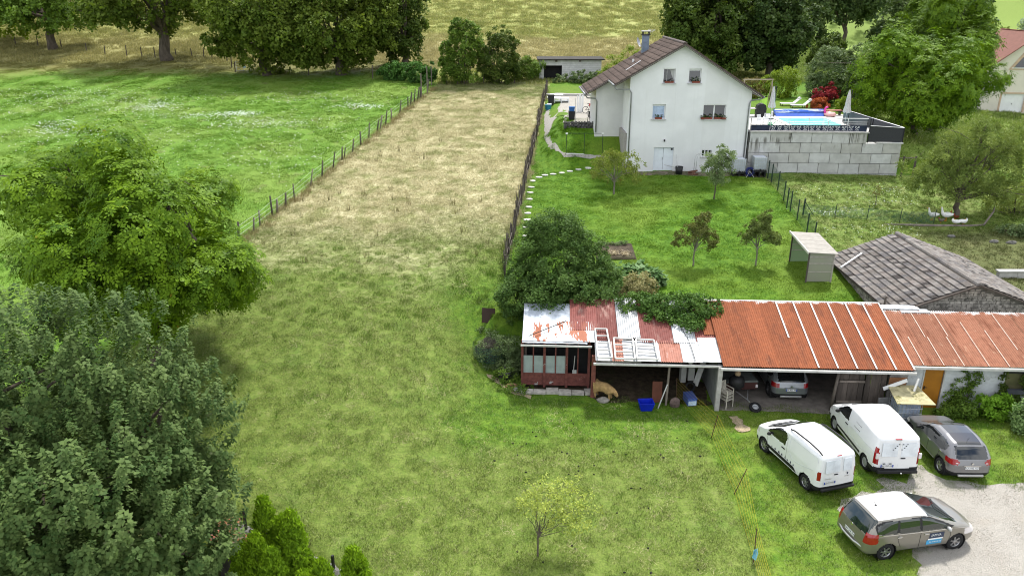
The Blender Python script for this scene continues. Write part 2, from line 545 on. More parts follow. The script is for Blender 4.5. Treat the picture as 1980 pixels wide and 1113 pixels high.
sheet('worn_patch', [(9.95, 31.2), (10.3, 31.35), (10.5, 31.0), (10.35, 30.6), (10.7, 30.3), (10.5, 29.95), (10.0, 30.05), (10.15, 30.6)], SANDY, 'small bare sandy patch in the yard grass before the garage', dz=.03, jit=.15, seed=11, step=.2)
sheet('house_border', [(9.3, 61.6), (10.6, 61.1), (12, 60.95), (18, 60.8), (20, 60.7), (20, 61.9), (9.3, 62.0)], M('border_soil', (.14, .115, .085), .95, .4, 4, .5, 20), 'strip of bare soil and slabs along the house wall', dz=.012, jit=.12, seed=9)

# ------------------------------------------------------------------ grass: patches of blades instanced over the ground
def patch_tree():
    ng = bpy.data.node_groups.new('grass_scatter', 'GeometryNodeTree')
    ng.interface.new_socket('Geometry', in_out='INPUT', socket_type='NodeSocketGeometry')
    ng.interface.new_socket('Geometry', in_out='OUTPUT', socket_type='NodeSocketGeometry')
    gi = ng.nodes.new('NodeGroupInput'); go = ng.nodes.new('NodeGroupOutput')
    na = ng.nodes.new('GeometryNodeInputNamedAttribute'); na.data_type = 'FLOAT'; na.inputs[0].default_value = 'tuft'
    cmp_ = ng.nodes.new('FunctionNodeCompare'); cmp_.data_type = 'FLOAT'; cmp_.operation = 'GREATER_THAN'; cmp_.inputs[1].default_value = .5
    sp = ng.nodes.new('GeometryNodeSeparateGeometry'); sp.domain = 'POINT'
    rr = ng.nodes.new('GeometryNodeInputNamedAttribute'); rr.data_type = 'FLOAT_VECTOR'; rr.inputs[0].default_value = 'rot'
    ss = ng.nodes.new('GeometryNodeInputNamedAttribute'); ss.data_type = 'FLOAT'; ss.inputs[0].default_value = 'scl'
    ip = ng.nodes.new('GeometryNodeInstanceOnPoints')
    L = ng.links.new
    L(gi.outputs[0], sp.inputs[0]); L(na.outputs[0], cmp_.inputs[0]); L(cmp_.outputs[0], sp.inputs[1])
    L(sp.outputs[1], ip.inputs['Points']); L(sp.outputs[0], ip.inputs['Instance'])
    L(rr.outputs[0], ip.inputs['Rotation']); L(ss.outputs[0], ip.inputs['Scale'])
    L(ip.outputs[0], go.inputs[0])
    return ng
PATCH = patch_tree()

def blades(rg, n, size, h, wd, lean, hvar=.5, clump=0.):
    """n three-cornered blades on a square patch"""
    p = rg.uniform(-size / 2, size / 2, (n, 2))
    if clump:
        c = rg.uniform(-size / 2, size / 2, (max(3, n // 14), 2))
        p = c[rg.integers(0, len(c), n)] + rg.normal(0, clump, (n, 2))
    a = rg.uniform(0, 2 * pi, n); H = h * rg.uniform(1 - hvar, 1 + hvar, n); ln = lean * rg.uniform(.2, 1.4, n) * H
    dx, dy = np.cos(a), np.sin(a)
    b0 = np.stack([p[:, 0] - dy * wd / 2, p[:, 1] + dx * wd / 2, np.full(n, -.03)], 1)
    b1 = np.stack([p[:, 0] + dy * wd / 2, p[:, 1] - dx * wd / 2, np.full(n, -.03)], 1)
    up = np.stack([p[:, 0] + dx * ln, p[:, 1] + dy * ln, H], 1)
    V = np.empty((n * 3, 3)); V[0::3] = b0; V[1::3] = b1; V[2::3] = up
    sh = np.repeat(rg.uniform(0, 1, n), 3)
    return V, np.arange(n * 3).reshape(-1, 3), sh

def scatter(name, label, cat, kind, pts, size, bl, seed, smin=.8, smax=1.3, mat=None):
    rg = np.random.default_rng(seed)
    V, F, sh = blades(rg, size=size, **bl)
    pts = np.asarray(pts); n = len(pts)
    P = np.stack([pts[:, 0], pts[:, 1], terr(pts[:, 0], pts[:, 1])], 1)
    e = .2
    gx = (terr(pts[:, 0] + e, pts[:, 1]) - terr(pts[:, 0] - e, pts[:, 1])) / (2 * e)
    gy = (terr(pts[:, 0], pts[:, 1] + e) - terr(pts[:, 0], pts[:, 1] - e)) / (2 * e)
    me = raw_mesh(name, np.concatenate([V, P]), F, mat or GB[kind])
    at = me.attributes.new('tuft', 'FLOAT', 'POINT'); at.data.foreach_set('value', np.concatenate([np.ones(len(V)), np.zeros(n)]).astype(np.float32))
    at = me.attributes.new('shade', 'FLOAT', 'POINT'); at.data.foreach_set('value', np.concatenate([sh, np.zeros(n)]).astype(np.float32))
    rot = np.zeros((len(V) + n, 3), np.float32)
    rot[len(V):] = np.array([Matrix.Rotation(0, 3, 'Z').to_euler() if False else
        (Vector((-float(a), -float(b), 1)).to_track_quat('Z', 'Y').to_matrix() @ Matrix.Rotation(q, 3, 'Z')).to_euler()
        for a, b, q in zip(np.clip(gx, -.6, .6), np.clip(gy, -.6, .6), rg.uniform(0, 2 * pi, n))])
    at = me.attributes.new('rot', 'FLOAT_VECTOR', 'POINT'); at.data.foreach_set('vector', rot.ravel())
    at = me.attributes.new('scl', 'FLOAT', 'POINT'); at.data.foreach_set('value', np.concatenate([np.ones(len(V)), rg.uniform(smin, smax, n)]).astype(np.float32))
    o = link_mesh(name, me, label=label, cat=cat, kind='stuff')
    md = o.modifiers.new('scatter', 'NODES'); md.node_group = PATCH
    return o

def in_poly(px_, py_, poly):
    ins = np.zeros(len(px_), bool); n = len(poly)
    for i in range(n):
        x0, y0 = poly[i]; x1, y1 = poly[(i + 1) % n]
        c = ((y0 > py_) != (y1 > py_)) & (px_ < (x1 - x0) * (py_ - y0) / (y1 - y0 + 1e-12) + x0)
        ins ^= c
    return ins

def seen(x, y, pad=1.5):
    """keep only ground the picture can reach"""
    d = y * cos(R(20.76)) + (18.2 - terr(x, y)) * sin(R(20.76))
    return (np.abs(x) < .665 * d + pad) & (y > 19.2)

def pts_in(x0, x1, y0, y1, sp, seed, want, keep=1.0):
    rg = np.random.default_rng(seed)
    gx, gy = np.meshgrid(np.arange(x0, x1, sp), np.arange(y0, y1, sp))
    x = gx.ravel() + rg.uniform(-.4, .4, gx.size) * sp; y = gy.ravel() + rg.uniform(-.4, .4, gx.size) * sp
    k = seen(x, y) & (rg.uniform(0, 1, x.size) < keep)
    x, y = x[k], y[k]
    r = np.array([region(a, b) == want for a, b in zip(x, y)])
    return np.stack([x[r], y[r]], 1)

def lowyard(p):
    s = ((p[:, 0] + 4.3) * 3.7 - (p[:, 1] - 20.5) * -6.4) / 7.39
    return (s < .1) & (p[:, 1] < 30)

pm = pts_in(-24, 30, 19, 97, .7, 1, 'meadow')
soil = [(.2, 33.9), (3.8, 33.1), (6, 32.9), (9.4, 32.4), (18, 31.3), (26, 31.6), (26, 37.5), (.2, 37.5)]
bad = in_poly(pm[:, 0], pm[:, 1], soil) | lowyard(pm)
ing = in_poly(pm[:, 0], pm[:, 1], DRIVE)
edge = ing & (np.random.default_rng(3).uniform(0, 1, len(pm)) < np.where((pm[:, 1] > 24.6) & (pm[:, 0] < 17.5), .3, np.where(pm[:, 0] < 14.6, .25, .0)))
pm = pm[~bad & (~ing | edge)]
far = pm[:, 1] + np.random.default_rng(8).uniform(-2, 2, len(pm)) > 47.5
scatter('meadow_grass', 'short mown grass and clippings of the meadow and yard', 'grass', 'meadow', pm[~far], .8, dict(n=420, h=.055, wd=.016, lean=1.5), 11)
scatter('meadow_hay', 'straw coloured flattened hay on the far part of the strip', 'grass', 'meadow', pm[far], .85, dict(n=380, h=.075, wd=.02, lean=2.0, clump=.2), 12, .7, 1.4)
pt = pm[far][np.random.default_rng(5).uniform(0, 1, far.sum()) < .045]
pl = pts_in(-3, 22, 37.4, 96, .75, 2, 'lawn')
hs = (pl[:, 0] > 6.7) & (pl[:, 0] < 19) & (pl[:, 1] > 61.9) & (pl[:, 1] < 71)
pl = pl[~hs & (pl[:, 1] < 72) & ~((pl[:, 0] > 18.6) & (pl[:, 1] > 60.8))]
scatter('lawn_grass', 'short thick grass of the garden lawn', 'grass', 'lawn', pl, .85, dict(n=330, h=.05, wd=.02, lean=.9), 13)
pp = pts_in(-80, -6, 30, 110, 1.4, 3, 'pasture')
scatter('pasture_grass', 'short grazed grass of the pasture', 'grass', 'pasture', pp, 1.5, dict(n=380, h=.07, wd=.035, lean=1.0), 14)
pd_ = pts_in(19, 47, 37.4, 63, .95, 4, 'paddock')
scatter('paddock_grass', 'tufty grass of the goose paddock', 'grass', 'paddock', pd_, 1.05, dict(n=300, h=.08, wd=.026, lean=1.0, clump=.08), 15)
ph = pts_in(-90, 90, 64, 190, 1.95, 6, 'hill')
scatter('hillside_grass', 'tall dry seeding grass of the hillside', 'grass', 'hill', ph, 2.6, dict(n=520, h=.22, wd=.06, lean=1.0, clump=.3), 16, .7, 1.3)

pg = np.stack(np.meshgrid(np.arange(11.5, 30, .8), np.arange(19, 27.6, .8)), -1).reshape(-1, 2) + np.random.default_rng(9).uniform(-.3, .3, (24 * 11, 2))
pg = pg[in_poly(pg[:, 0], pg[:, 1], DRIVE) & seen(pg[:, 0], pg[:, 1])]
scatter('drive_pebbles', 'loose pale pebbles on the gravel drive', 'gravel', 'gravel', pg, 1.0, dict(n=420, h=.022, wd=.04, lean=1.2), 17)
# ------------------------------------------------------------------ foliage
def unit(v):
    return v / (np.linalg.norm(v, axis=1, keepdims=True) + 1e-9)

def leaves(name, parent, mat, C, N, per, cr, leaf, rg, droop=.3, flat=.6, upb=.5, curl=.25, spread=.8, **t):
    """C clump centres, N clump outward directions, per leaves each, cr clump radius, leaf (length, width)"""
    k = len(C); n = k * per
    c = np.repeat(C, per, 0); nd = np.repeat(N, per, 0); cs = np.repeat(rg.uniform(.65, 1.35, k), per)
    o = unit(rg.normal(0, 1, (n, 3))) * (rg.uniform(0, 1, (n, 1)) ** .45) * cr * cs[:, None]
    o -= nd * (np.sum(o * nd, 1, keepdims=True)) * (1 - flat)
    p = c + o
    nrm = unit(nd * .5 + rg.normal(0, spread, (n, 3)) * .75 + np.array([0, 0, upb]))
    a = unit(np.cross(nrm, rg.normal(0, 1, (n, 3)))); a[:, 2] -= droop; a = unit(a)
    s = unit(np.cross(nrm, a)); nrm = np.cross(a, s)
    l = leaf[0] * rg.uniform(.65, 1.3, (n, 1)); wd = leaf[1] * rg.uniform(.7, 1.25, (n, 1))
    V = np.empty((n * 4, 3))
    V[0::4] = p - a * l * .5
    V[1::4] = p + s * wd * .5 - nrm * wd * curl
    V[2::4] = p + a * l * .5 - nrm * l * curl * .4
    V[3::4] = p - s * wd * .5 - nrm * wd * curl
    sh = np.repeat(np.clip(np.repeat(rg.uniform(0, 1, k), per) * .55 + rg.uniform(0, 1, n) * .45, 0, 1), 4)
    me = raw_mesh(name, V, np.arange(n * 4).reshape(-1, 4), mat, attr={'shade': sh})
    return link_mesh(name, me, parent, **t)

def clumps(lobes, k, rg, inner=.45, low=-.55, jit=.12):
    """clump centres and directions over a set of ellipsoid lobes (cx,cy,cz,rx,ry,rz)"""
    L = np.asarray(lobes, float)
    wgt = (L[:, 3] * L[:, 4] * L[:, 5]) ** (2 / 3); wgt /= wgt.sum()
    C = []; N = []
    while len(C) < k:
        m = k * 3
        li = rg.choice(len(L), m, p=wgt); d = unit(rg.normal(0, 1, (m, 3)))
        fr = 1 - (1 - inner) * rg.uniform(0, 1, (m, 1)) ** 2.2
        p = L[li, :3] + d * L[li, 3:] * fr * (1 + rg.normal(0, jit, (m, 1)))
        ok = d[:, 2] > low + rg.uniform(-.3, .1, m)
        for q in range(len(L)):
            e = np.sum(((p - L[q, :3]) / L[q, 3:]) ** 2, 1)
            ok &= ~((e < .34) & (li != q))
        for a, b in zip(p[ok], d[ok]):
            C.append(a); N.append(b)
    C = np.array(C[:k]); N = unit(np.array(N[:k]) + np.array([0, 0, .45]))
    return C, N

def shoot_maple(rg, n=38, length=.5, leaf=(.115, .095), rad=.15):
    """leafy upright shoot: leaves spiralling up a stem"""
    i = np.arange(n); f = (i + .5) / n; a = i * 2.4 + rg.normal(0, .3, n)
    d = np.stack([np.cos(a), np.sin(a), np.zeros(n)], 1); r = rad * (1.15 - .75 * f) * rg.uniform(.6, 1.2, n)
    p = d * r[:, None] + np.stack([np.zeros(n), np.zeros(n), (f - .35) * length], 1)
    ax = unit(d + np.stack([np.zeros(n), np.zeros(n), rg.uniform(-.7, .15, n)], 1) + rg.normal(0, .25, (n, 3)))
    s = unit(np.cross(ax, np.array([0, 0, 1.]))); nr = np.cross(s, ax)
    l = leaf[0] * rg.uniform(.7, 1.25, (n, 1)); w = leaf[1] * rg.uniform(.75, 1.2, (n, 1))
    V = np.empty((n * 4, 3)); V[0::4] = p - ax * l * .4; V[1::4] = p + s * w * .5 - nr * w * .15; V[2::4] = p + ax * l * .6 - nr * l * .12; V[3::4] = p - s * w * .5 - nr * w * .15
    return V, np.repeat(rg.uniform(0, 1, n), 4)

def shoot_walnut(rg, m=6, length=.3, leaf=(.14, .075)):
    """rosette of drooping compound leaves"""
    V = []; S = []
    for k in range(m):
        a = k * 2.4 + rg.normal(0, .2); d = np.array([cos(a), sin(a), 0.]); L = length * rg.uniform(.8, 1.2); z0 = rg.uniform(-.1, .12); el = rg.uniform(.0, .6); sv = rg.uniform(0, 1)
        sd_ = np.array([-sin(a), cos(a), 0.])
        for q in range(7):
            f = (q // 2 + 1) / 4; sg = 0 if q == 6 else (1 if q % 2 else -1)
            p = d * L * f + np.array([0, 0, z0 + el * L * f - .25 * L * f * f])
            ax = d * (.5 if sg else 1.) + sd_ * sg * .85 + np.array([0, 0, -.08 + rg.normal(0, .2)]); ax /= np.linalg.norm(ax)
            s_ = np.cross(ax, [0, 0, 1.]); s_ /= np.linalg.norm(s_); nr = np.cross(s_, ax); l = leaf[0] * rg.uniform(.8, 1.2); w = leaf[1] * rg.uniform(.85, 1.15)
            V += [p, p + ax * l * .5 + s_ * w * .5 - nr * w * .12, p + ax * l - nr * l * .12, p + ax * l * .5 - s_ * w * .5 - nr * w * .12]; S += [np.clip(sv * .5 + rg.uniform(0, .5), 0, 1)] * 4
    return np.array(V), np.array(S)

def crown_shoots(parent, mat, C, N, maker, seed, smin, smax, variants=5):
    """crown of leafy shoots set at the clump points, as one mesh"""
    rg = np.random.default_rng(seed); grp = rg.integers(0, variants, len(C)); VV = []; SS = []
    for v in range(variants):
        V, sh = maker(rg); P = C[grp == v]; D = unit(N[grp == v]); n = len(P)
        x = unit(np.cross(D, rg.normal(0, 1, (n, 3)))); y = np.cross(D, x); sc_ = rg.uniform(smin, smax, (n, 1, 1))
        W = (V[None, :, 0:1] * x[:, None] + V[None, :, 1:2] * y[:, None] + V[None, :, 2:3] * D[:, None]) * sc_ + P[:, None]
        VV.append(W.reshape(-1, 3)); SS.append(np.clip(.5 * np.tile(sh, (n, 1)) + .5 * rg.uniform(0, 1, (n, 1)), 0, 1).ravel())
    V = np.concatenate(VV); me = raw_mesh('crown', V, np.arange(len(V)).reshape(-1, 4), mat, attr={'shade': np.concatenate(SS)})
    link_mesh('crown', me, parent)

def shoot_tree(name, label, loc, lobes, mat, k, maker, seed, h, r, smin, smax, tips=16, fork=3., inner=.55, low=-.9, up=.8, bark=None, jit=.1):
    rg = np.random.default_rng(seed); x, y = loc[:2]
    t = thing(name, label, 'tree', (x, y, tz(x, y)))
    C, N = clumps(lobes, k, rg, inner, low, jit); N = unit(N + np.array([0, 0, up]) + rg.normal(0, .2, N.shape))
    crown_shoots(t, mat, C, N, maker, seed, smin, smax)
    trunk(t, h, r, C[rg.choice(len(C), tips, replace=False)], rg, bark or BARK, fork=fork)
    return t

BARK = M('bark', (.11, .09, .07), .95, .35, 4, .8, 14, stretch=(1, 1, .25))
BARK_L = M('pale_bark', (.2, .18, .15), .95, .3, 4, .6, 14, stretch=(1, 1, .25))

def trunk(parent, h, r, tips, rg, mat=BARK, lean=(0, 0), fork=None, sub=True):
    """tapered trunk with limbs reaching to the given tips (local)"""
    g = MB(); fork = fork or h * .5
    pts = [(0, 0, -.3)]; rad = [r * 1.35]
    for i in range(1, 6):
        z = fork * i / 5
        pts.append((lean[0] * i / 5 + rg.normal(0, r * .25), lean[1] * i / 5 + rg.normal(0, r * .25), z)); rad.append(r * (1.05 - .3 * i / 5))
    g.path(pts, rad, 9)
    top = Vector(pts[-1])
    for tp in tips:
        tp = Vector([float(x) for x in tp])
        base = top.lerp(Vector(pts[3]), rg.uniform(0, .6)); d = tp - base; L = d.length
        mid = base + d * .5 + Vector((rg.normal(0, .08) * L, rg.normal(0, .08) * L, .1 * L))
        q = base + d * .25 + Vector((0, 0, .05 * L))
        rr = r * rg.uniform(.35, .55)
        g.path([base, q, mid, base + d * .78 + Vector((0, 0, .05 * L)), tp], [rr, rr * .8, rr * .55, rr * .35, rr * .12], 6, cap=False)
        if sub:
            for _ in range(3):
                s0 = mid.lerp(tp, rg.uniform(0, .6)); e = s0 + Vector((rg.normal(0, .22) * L, rg.normal(0, .22) * L, rg.uniform(-.02, .25) * L))
                g.path([s0, s0.lerp(e, .5) + Vector((0, 0, .04 * L)), e], [rr * .3, rr * .2, rr * .06], 5, cap=False)
    return g.build('trunk', mat, parent, smooth=True)

def tree(name, label, cat, loc, lobes, mat, k, per, cr, leaf, seed, h, r, group=None, bark=BARK, tips=9, fork=None, inner=.45, low=-.55, jit=.12, **kw):
    """lobes are local to the foot of the trunk"""
    rg = np.random.default_rng(seed)
    x, y = loc[:2]; z = loc[2] if len(loc) > 2 else tz(x, y)
    t = thing(name, label, cat, (x, y, z), 0, group)
    C, N = clumps(lobes, k, rg, inner, low, jit)
    leaves('crown', t, mat, C, N, per, cr, leaf, rg, **kw)
    sel = C[rg.choice(len(C), min(tips, len(C)), replace=False)]
    trunk(t, h, r, sel, rg, bark, fork=fork)
    return t

def bush(name, label, cat, loc, lobes, mat, k, per, cr, leaf, seed, group=None, stems=6, bark=BARK, inner=.4, low=-.9, jit=.12, **kw):
    rg = np.random.default_rng(seed)
    x, y = loc[:2]; z = loc[2] if len(loc) > 2 else tz(x, y)
    t = thing(name, label, cat, (x, y, z), 0, group)
    C, N = clumps(lobes, k, rg, inner, low, jit)
    C[:, 2] = np.maximum(C[:, 2], .04)
    leaves('foliage', t, mat, C, N, per, cr, leaf, rg, **kw)
    if stems:
        g = MB()
        for i in rg.choice(len(C), min(stems, len(C)), replace=False):
            e = Vector([float(q) for q in C[i]])
            b = Vector((e.x * .15, e.y * .15, -.1)); m = b.lerp(e, .5) + Vector((0, 0, .1 * e.z))
            rr = max(.012, .012 * e.length)
            g.path([b, m, e], [rr, rr * .7, rr * .3], 5, cap=False)
        g.build('stem', bark, t, smooth=True)
    return t

def blob(rg, n, rx, ry, rz, cz, spread=.55, size=.5):
    """irregular crown: a core plus n smaller lobes around it"""
    L = [(0, 0, cz, rx * .62, ry * .62, rz * .66)]
    for i in range(n):
        d = unit(rg.normal(0, 1, (1, 3)))[0]; d[2] = d[2] * .8 + .1
        q = spread * rg.uniform(.85, 1.15); s = size * rg.uniform(.75, 1.2)
        L.append((d[0] * rx * q, d[1] * ry * q, cz + d[2] * rz * q, rx * s, ry * s, rz * s))
    return L
# ------------------------------------------------------------------ shared materials
def render_mat():
    """white house render with faint streaks and one greyer repaired strip"""
    m, t, b = nodes('white_render')
    pos = nn(t, 'ShaderNodeNewGeometry').outputs['Position']; sep = nn(t, 'ShaderNodeSeparateXYZ'); t.links.new(pos, sep.inputs[0])
    c = mixc(t, rng_(t, noise(t, pos, .7, 3, .55), .35, .7), (.71, .72, .73), (.77, .78, .79))
    mp = nn(t, 'ShaderNodeMapping'); mp.inputs['Scale'].default_value = (3.2, 3.2, .12); t.links.new(pos, mp.inputs[0])
    c = mixc(t, rng_(t, noise(t, mp.outputs[0], 1., 4, .65), .55, .8, 0, .16), c, (.5, .5, .48))
    bandx = mth(t, 'MULTIPLY', rng_(t, sep.outputs[0], 15.0, 15.12), rng_(t, sep.outputs[0], 16.95, 16.83))
    c = mixc(t, mth(t, 'MULTIPLY', bandx, .18), c, (.55, .55, .53))
    t.links.new(c, b.inputs['Base Color']); b.inputs['Roughness'].default_value = .9; b.inputs['Specular IOR Level'].default_value = .2
    bp = nn(t, 'ShaderNodeBump'); bp.inputs['Strength'].default_value = .25; bp.inputs['Distance'].default_value = .02
    t.links.new(noise(t, pos, 60, 3, .6), bp.inputs['Height']); t.links.new(bp.outputs[0], b.inputs['Normal'])
    return m
WHITE_R = render_mat()
TILE_BR = M('brown_tile', (.1, .072, .06), .85, .25, 5, .4, 30, rnd=.22, dirt=((.2, .17, .15), .55, .8, 6))
TILE_EDGE = M('tile_edge', (.1, .08, .075), .8, .2, 5, .3, 20)
ZINC = M('zinc', (.26, .27, .28), .45, .15, 4, metal=.6)
PVC = M('white_plastic', (.78, .79, .8), .35, .04, 2)
DOORW = M('white_door', (.72, .77, .83), .4, .04, 3)
GLASS = glass_mat('window_glass', (.02, .024, .026), .03)
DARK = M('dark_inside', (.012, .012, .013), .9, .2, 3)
STONE_SILL = M('sill', (.45, .45, .45), .8, .1, 8)
WOOD_GREY = M('weathered_wood', (.16, .135, .115), .85, .3, 3, .5, 30, stretch=(1, 1, .15), rnd=.25)
WOOD_DK = M('dark_wood', (.085, .07, .06), .9, .35, 3, .5, 30, stretch=(1, 1, .15), rnd=.25)
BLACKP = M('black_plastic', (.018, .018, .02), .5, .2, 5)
CONC = M('concrete', (.42, .41, .39), .85, .15, 3, .35, 40)
STEEL = M('galvanised_steel', (.5, .51, .52), .4, .12, 6, metal=.7)

def concrete_block_mat():
    m, t, b = nodes('stained_concrete')
    pos = nn(t, 'ShaderNodeNewGeometry').outputs['Position']
    oi = nn(t, 'ShaderNodeObjectInfo').outputs['Random']
    c = mixc(t, rng_(t, noise(t, pos, 1.6, 6, .6), .3, .7), (.43, .43, .42), (.55, .55, .54))
    c = mixc(t, 1., c, mixc(t, oi, (.86, .85, .82), (1.1, 1.11, 1.13)), 'MULTIPLY')
    mp = nn(t, 'ShaderNodeMapping'); mp.inputs['Scale'].default_value = (4.2, 4.2, .16)
    t.links.new(pos, mp.inputs['Vector'])
    st = rng_(t, noise(t, mp.outputs[0], 1.0, 5, .7), .46, .6)
    mp2 = nn(t, 'ShaderNodeMapping'); mp2.inputs['Scale'].default_value = (.34, .34, .5); mp2.inputs['Location'].default_value = (3.3, 0, 2.2)
    t.links.new(pos, mp2.inputs['Vector'])
    wh = rng_(t, noise(t, mp2.outputs[0], 1.0, 3, .5), .48, .6)
    sep = nn(t, 'ShaderNodeSeparateXYZ'); t.links.new(pos, sep.inputs[0])
    hi = rng_(t, sep.outputs[2], 5.6, 7.6)
    f = mth(t, 'MULTIPLY', mth(t, 'MULTIPLY', st, wh), hi)
    c = mixc(t, f, c, (.075, .07, .055))
    t.links.new(c, b.inputs['Base Color']); b.inputs['Roughness'].default_value = .9
    bp = nn(t, 'ShaderNodeBump'); bp.inputs['Strength'].default_value = .3; bp.inputs['Distance'].default_value = .02
    t.links.new(noise(t, pos, 14, 5, .6), bp.inputs['Height']); t.links.new(bp.outputs[0], b.inputs['Normal'])
    return m
BLOCK = concrete_block_mat()

def wall_panel(mb, x0, x1, z0, top, holes, y0, depth=.22, breaks=()):
    """front skin at y0 with window openings and their reveals; top(x) is the roof line"""
    bx_ = sorted(set([x0, x1] + [h[0] for h in holes] + [h[1] for h in holes] + list(breaks)))
    for a, b in zip(bx_[:-1], bx_[1:]):
        hs_ = sorted([h for h in holes if h[0] <= a + 1e-6 and h[1] >= b - 1e-6], key=lambda h: h[2])
        z = z0
        for h in hs_:
            if h[2] > z + 1e-6: mb.quad((a, y0, z), (b, y0, z), (b, y0, h[2]), (a, y0, h[2]))
            z = h[3]
        mb.quad((a, y0, z), (b, y0, z), (b, y0, top(b)), (a, y0, top(a)))
    for h in holes:
        a, b, c, d = h; y1 = y0 + depth
        mb.quad((a, y0, c), (a, y1, c), (a, y1, d), (a, y0, d)); mb.quad((b, y0, c), (b, y0, d), (b, y1, d), (b, y1, c))
        mb.quad((a, y0, d), (a, y1, d), (b, y1, d), (b, y0, d)); mb.quad((a, y0, c), (b, y0, c), (b, y1, c), (a, y1, c))

def window(parent, x0, x1, z0, z1, y, bars=0, open_=False, blind=0, name='window', pane=None, curtain=None):
    """frame with pane(s), sill; the reveal is in the wall"""
    g = MB(); fw = .06
    g.bb(x0, x0 + fw, y, y + .07, z0, z1); g.bb(x1 - fw, x1, y, y + .07, z0, z1)
    g.bb(x0 + fw, x1 - fw, y + .001, y + .069, z1 - fw, z1); g.bb(x0 + fw, x1 - fw, y + .001, y + .069, z0, z0 + fw)
    for i in range(bars):
        xm = x0 + (x1 - x0) * (i + 1) / (bars + 1); g.bb(xm - .05, xm + .05, y + .002, y + .072, z0 + fw, z1 - fw)
    if blind: g.bb(x0 + fw, x1 - fw, y + .004, y + .066, z1 - fw - blind, z1 - fw)
    fr = g.build(name, PVC, parent)
    p = MB(); p.bb(x0 + fw, x1 - fw, y + .03, y + .045, z0 + fw, z1 - fw - blind)
    p.build('pane', pane or GLASS, fr)
    if curtain:
        c = MB(); n = 10
        for i in range(n):
            xa = x0 + fw + (x1 - x0 - 2 * fw) * i / n; xb = x0 + fw + (x1 - x0 - 2 * fw) * (i + 1) / n
            o = .012 * (i % 2); c.quad((xa, y + .012 + o, z0 + fw), (xb, y + .024 - o, z0 + fw), (xb, y + .024 - o, z1 - fw - blind), (xa, y + .012 + o, z1 - fw - blind))
        c.build('curtain', curtain, fr)
    s = MB(); s.bb(x0 - .08, x1 + .08, y - .3, y + .02, z0 - .07, z0 - .005)
    s.build('sill', STONE_SILL, fr)
    return fr

# ------------------------------------------------------------------ the white house
HZ = 4.55
house = thing('house', 'large white rendered house with brown tiled roof beside the pool terrace', 'house', (14, 62, HZ))
rl = lambda x: 14.55 - HZ - (.575 * (-.85 - x) if x < -.85 else .615 * (x + .85))     # underside of the roof, local x
WIN = [(-2.27, -1.34, 11.72 - HZ, 12.78 - HZ), (-.3, .66, 11.72 - HZ, 12.78 - HZ), (-2.95, -1.93, 8.95 - HZ, 10.08 - HZ), (1.05, 2.82, 8.95 - HZ, 10.05 - HZ), (1.22, 2.02, 5.95 - HZ, 6.5 - HZ), (-2.62, -1.05, .12, 6.7 - HZ)]
g = MB()
wall_panel(g, -4.8, 4.75, -.6, rl, WIN, 0, breaks=(-.85,))
g.quad((-4.8, 0, -.6), (-4.8, 8, -.6), (-4.8, 8, rl(-4.8)), (-4.8, 0, rl(-4.8)))
g.quad((4.75, 0, -.6), (4.75, 0, rl(4.75)), (4.75, 8, rl(4.75)), (4.75, 8, -.6))
g.add([(-4.8, 8, -.6), (4.75, 8, -.6), (4.75, 8, rl(4.75)), (-.85, 8, rl(-.85)), (-4.8, 8, rl(-4.8))], [(4, 3, 2, 1, 0)])
g.build('wall', WHITE_R, house)
g = MB()      # lower side wing, set back
g.quad((-7.07, 3.5, .5), (-4.8, 3.5, .5), (-4.8, 3.5, rl(-4.8)), (-7.07, 3.5, rl(-7.07)))
g.quad((-7.07, 3.5, .5), (-7.07, 3.5, rl(-7.07)), (-7.07, 8, rl(-7.07)), (-7.07, 8, .5))
g.quad((-7.07, 8, .5), (-7.07, 8, rl(-7.07)), (-4.8, 8, rl(-4.8)), (-4.8, 8, .5))
g.build('wing_wall', M('wing_render', (.66, .66, .65), .9, .05, .8, .2, 60), house)
g = MB()
g.bb(-5.0, -4.81, .4, 3.45, -.6, 3.2)
g.build('plinth', M('pebble_plinth', (.33, .31, .29), .95, .45, 30, .6, 40), house, label='pebbled stone plinth strip on the left side')
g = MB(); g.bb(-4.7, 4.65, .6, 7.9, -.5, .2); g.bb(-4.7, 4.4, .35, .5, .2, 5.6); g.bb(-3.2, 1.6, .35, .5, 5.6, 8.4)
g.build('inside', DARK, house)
# roof decks
def slab(mb, xa, za, xb, zb, y0, y1, th):
    mb.add([(xa, y0, za), (xb, y0, zb), (xb, y1, zb), (xa, y1, za), (xa, y0, za + th), (xb, y0, zb + th), (xb, y1, zb + th), (xa, y1, za + th)],
           [(0, 3, 2, 1), (4, 5, 6, 7), (0, 1, 5, 4), (2, 3, 7, 6), (1, 2, 6, 5), (0, 4, 7, 3)])
g = MB()
slab(g, -6.05, rl(-6.05), -.85, rl(-.85), -.5, 8.5, .1)
slab(g, -.85, rl(-.85), 5.5, rl(5.5), -.5, 8.5, .1)
slab(g, -7.95, rl(-7.95), -6.05, rl(-6.05), 3.0, 8.5, .1)
roof = g.build('roof', TILE_EDGE, house)
sl = .575; ang = math.atan(sl); rise = .38
tl = MB()
tl.add([(-.245, -.36, .018), (.245, -.36, .018), (.245, .36, .018), (-.245, .36, .018), (-.245, -.36, .07), (.245, -.36, .03), (.245, .36, .03), (-.245, .36, .07)],
       [(0, 3, 2, 1), (4, 5, 6, 7), (0, 1, 5, 4), (2, 3, 7, 6), (1, 2, 6, 5), (0, 4, 7, 3)])
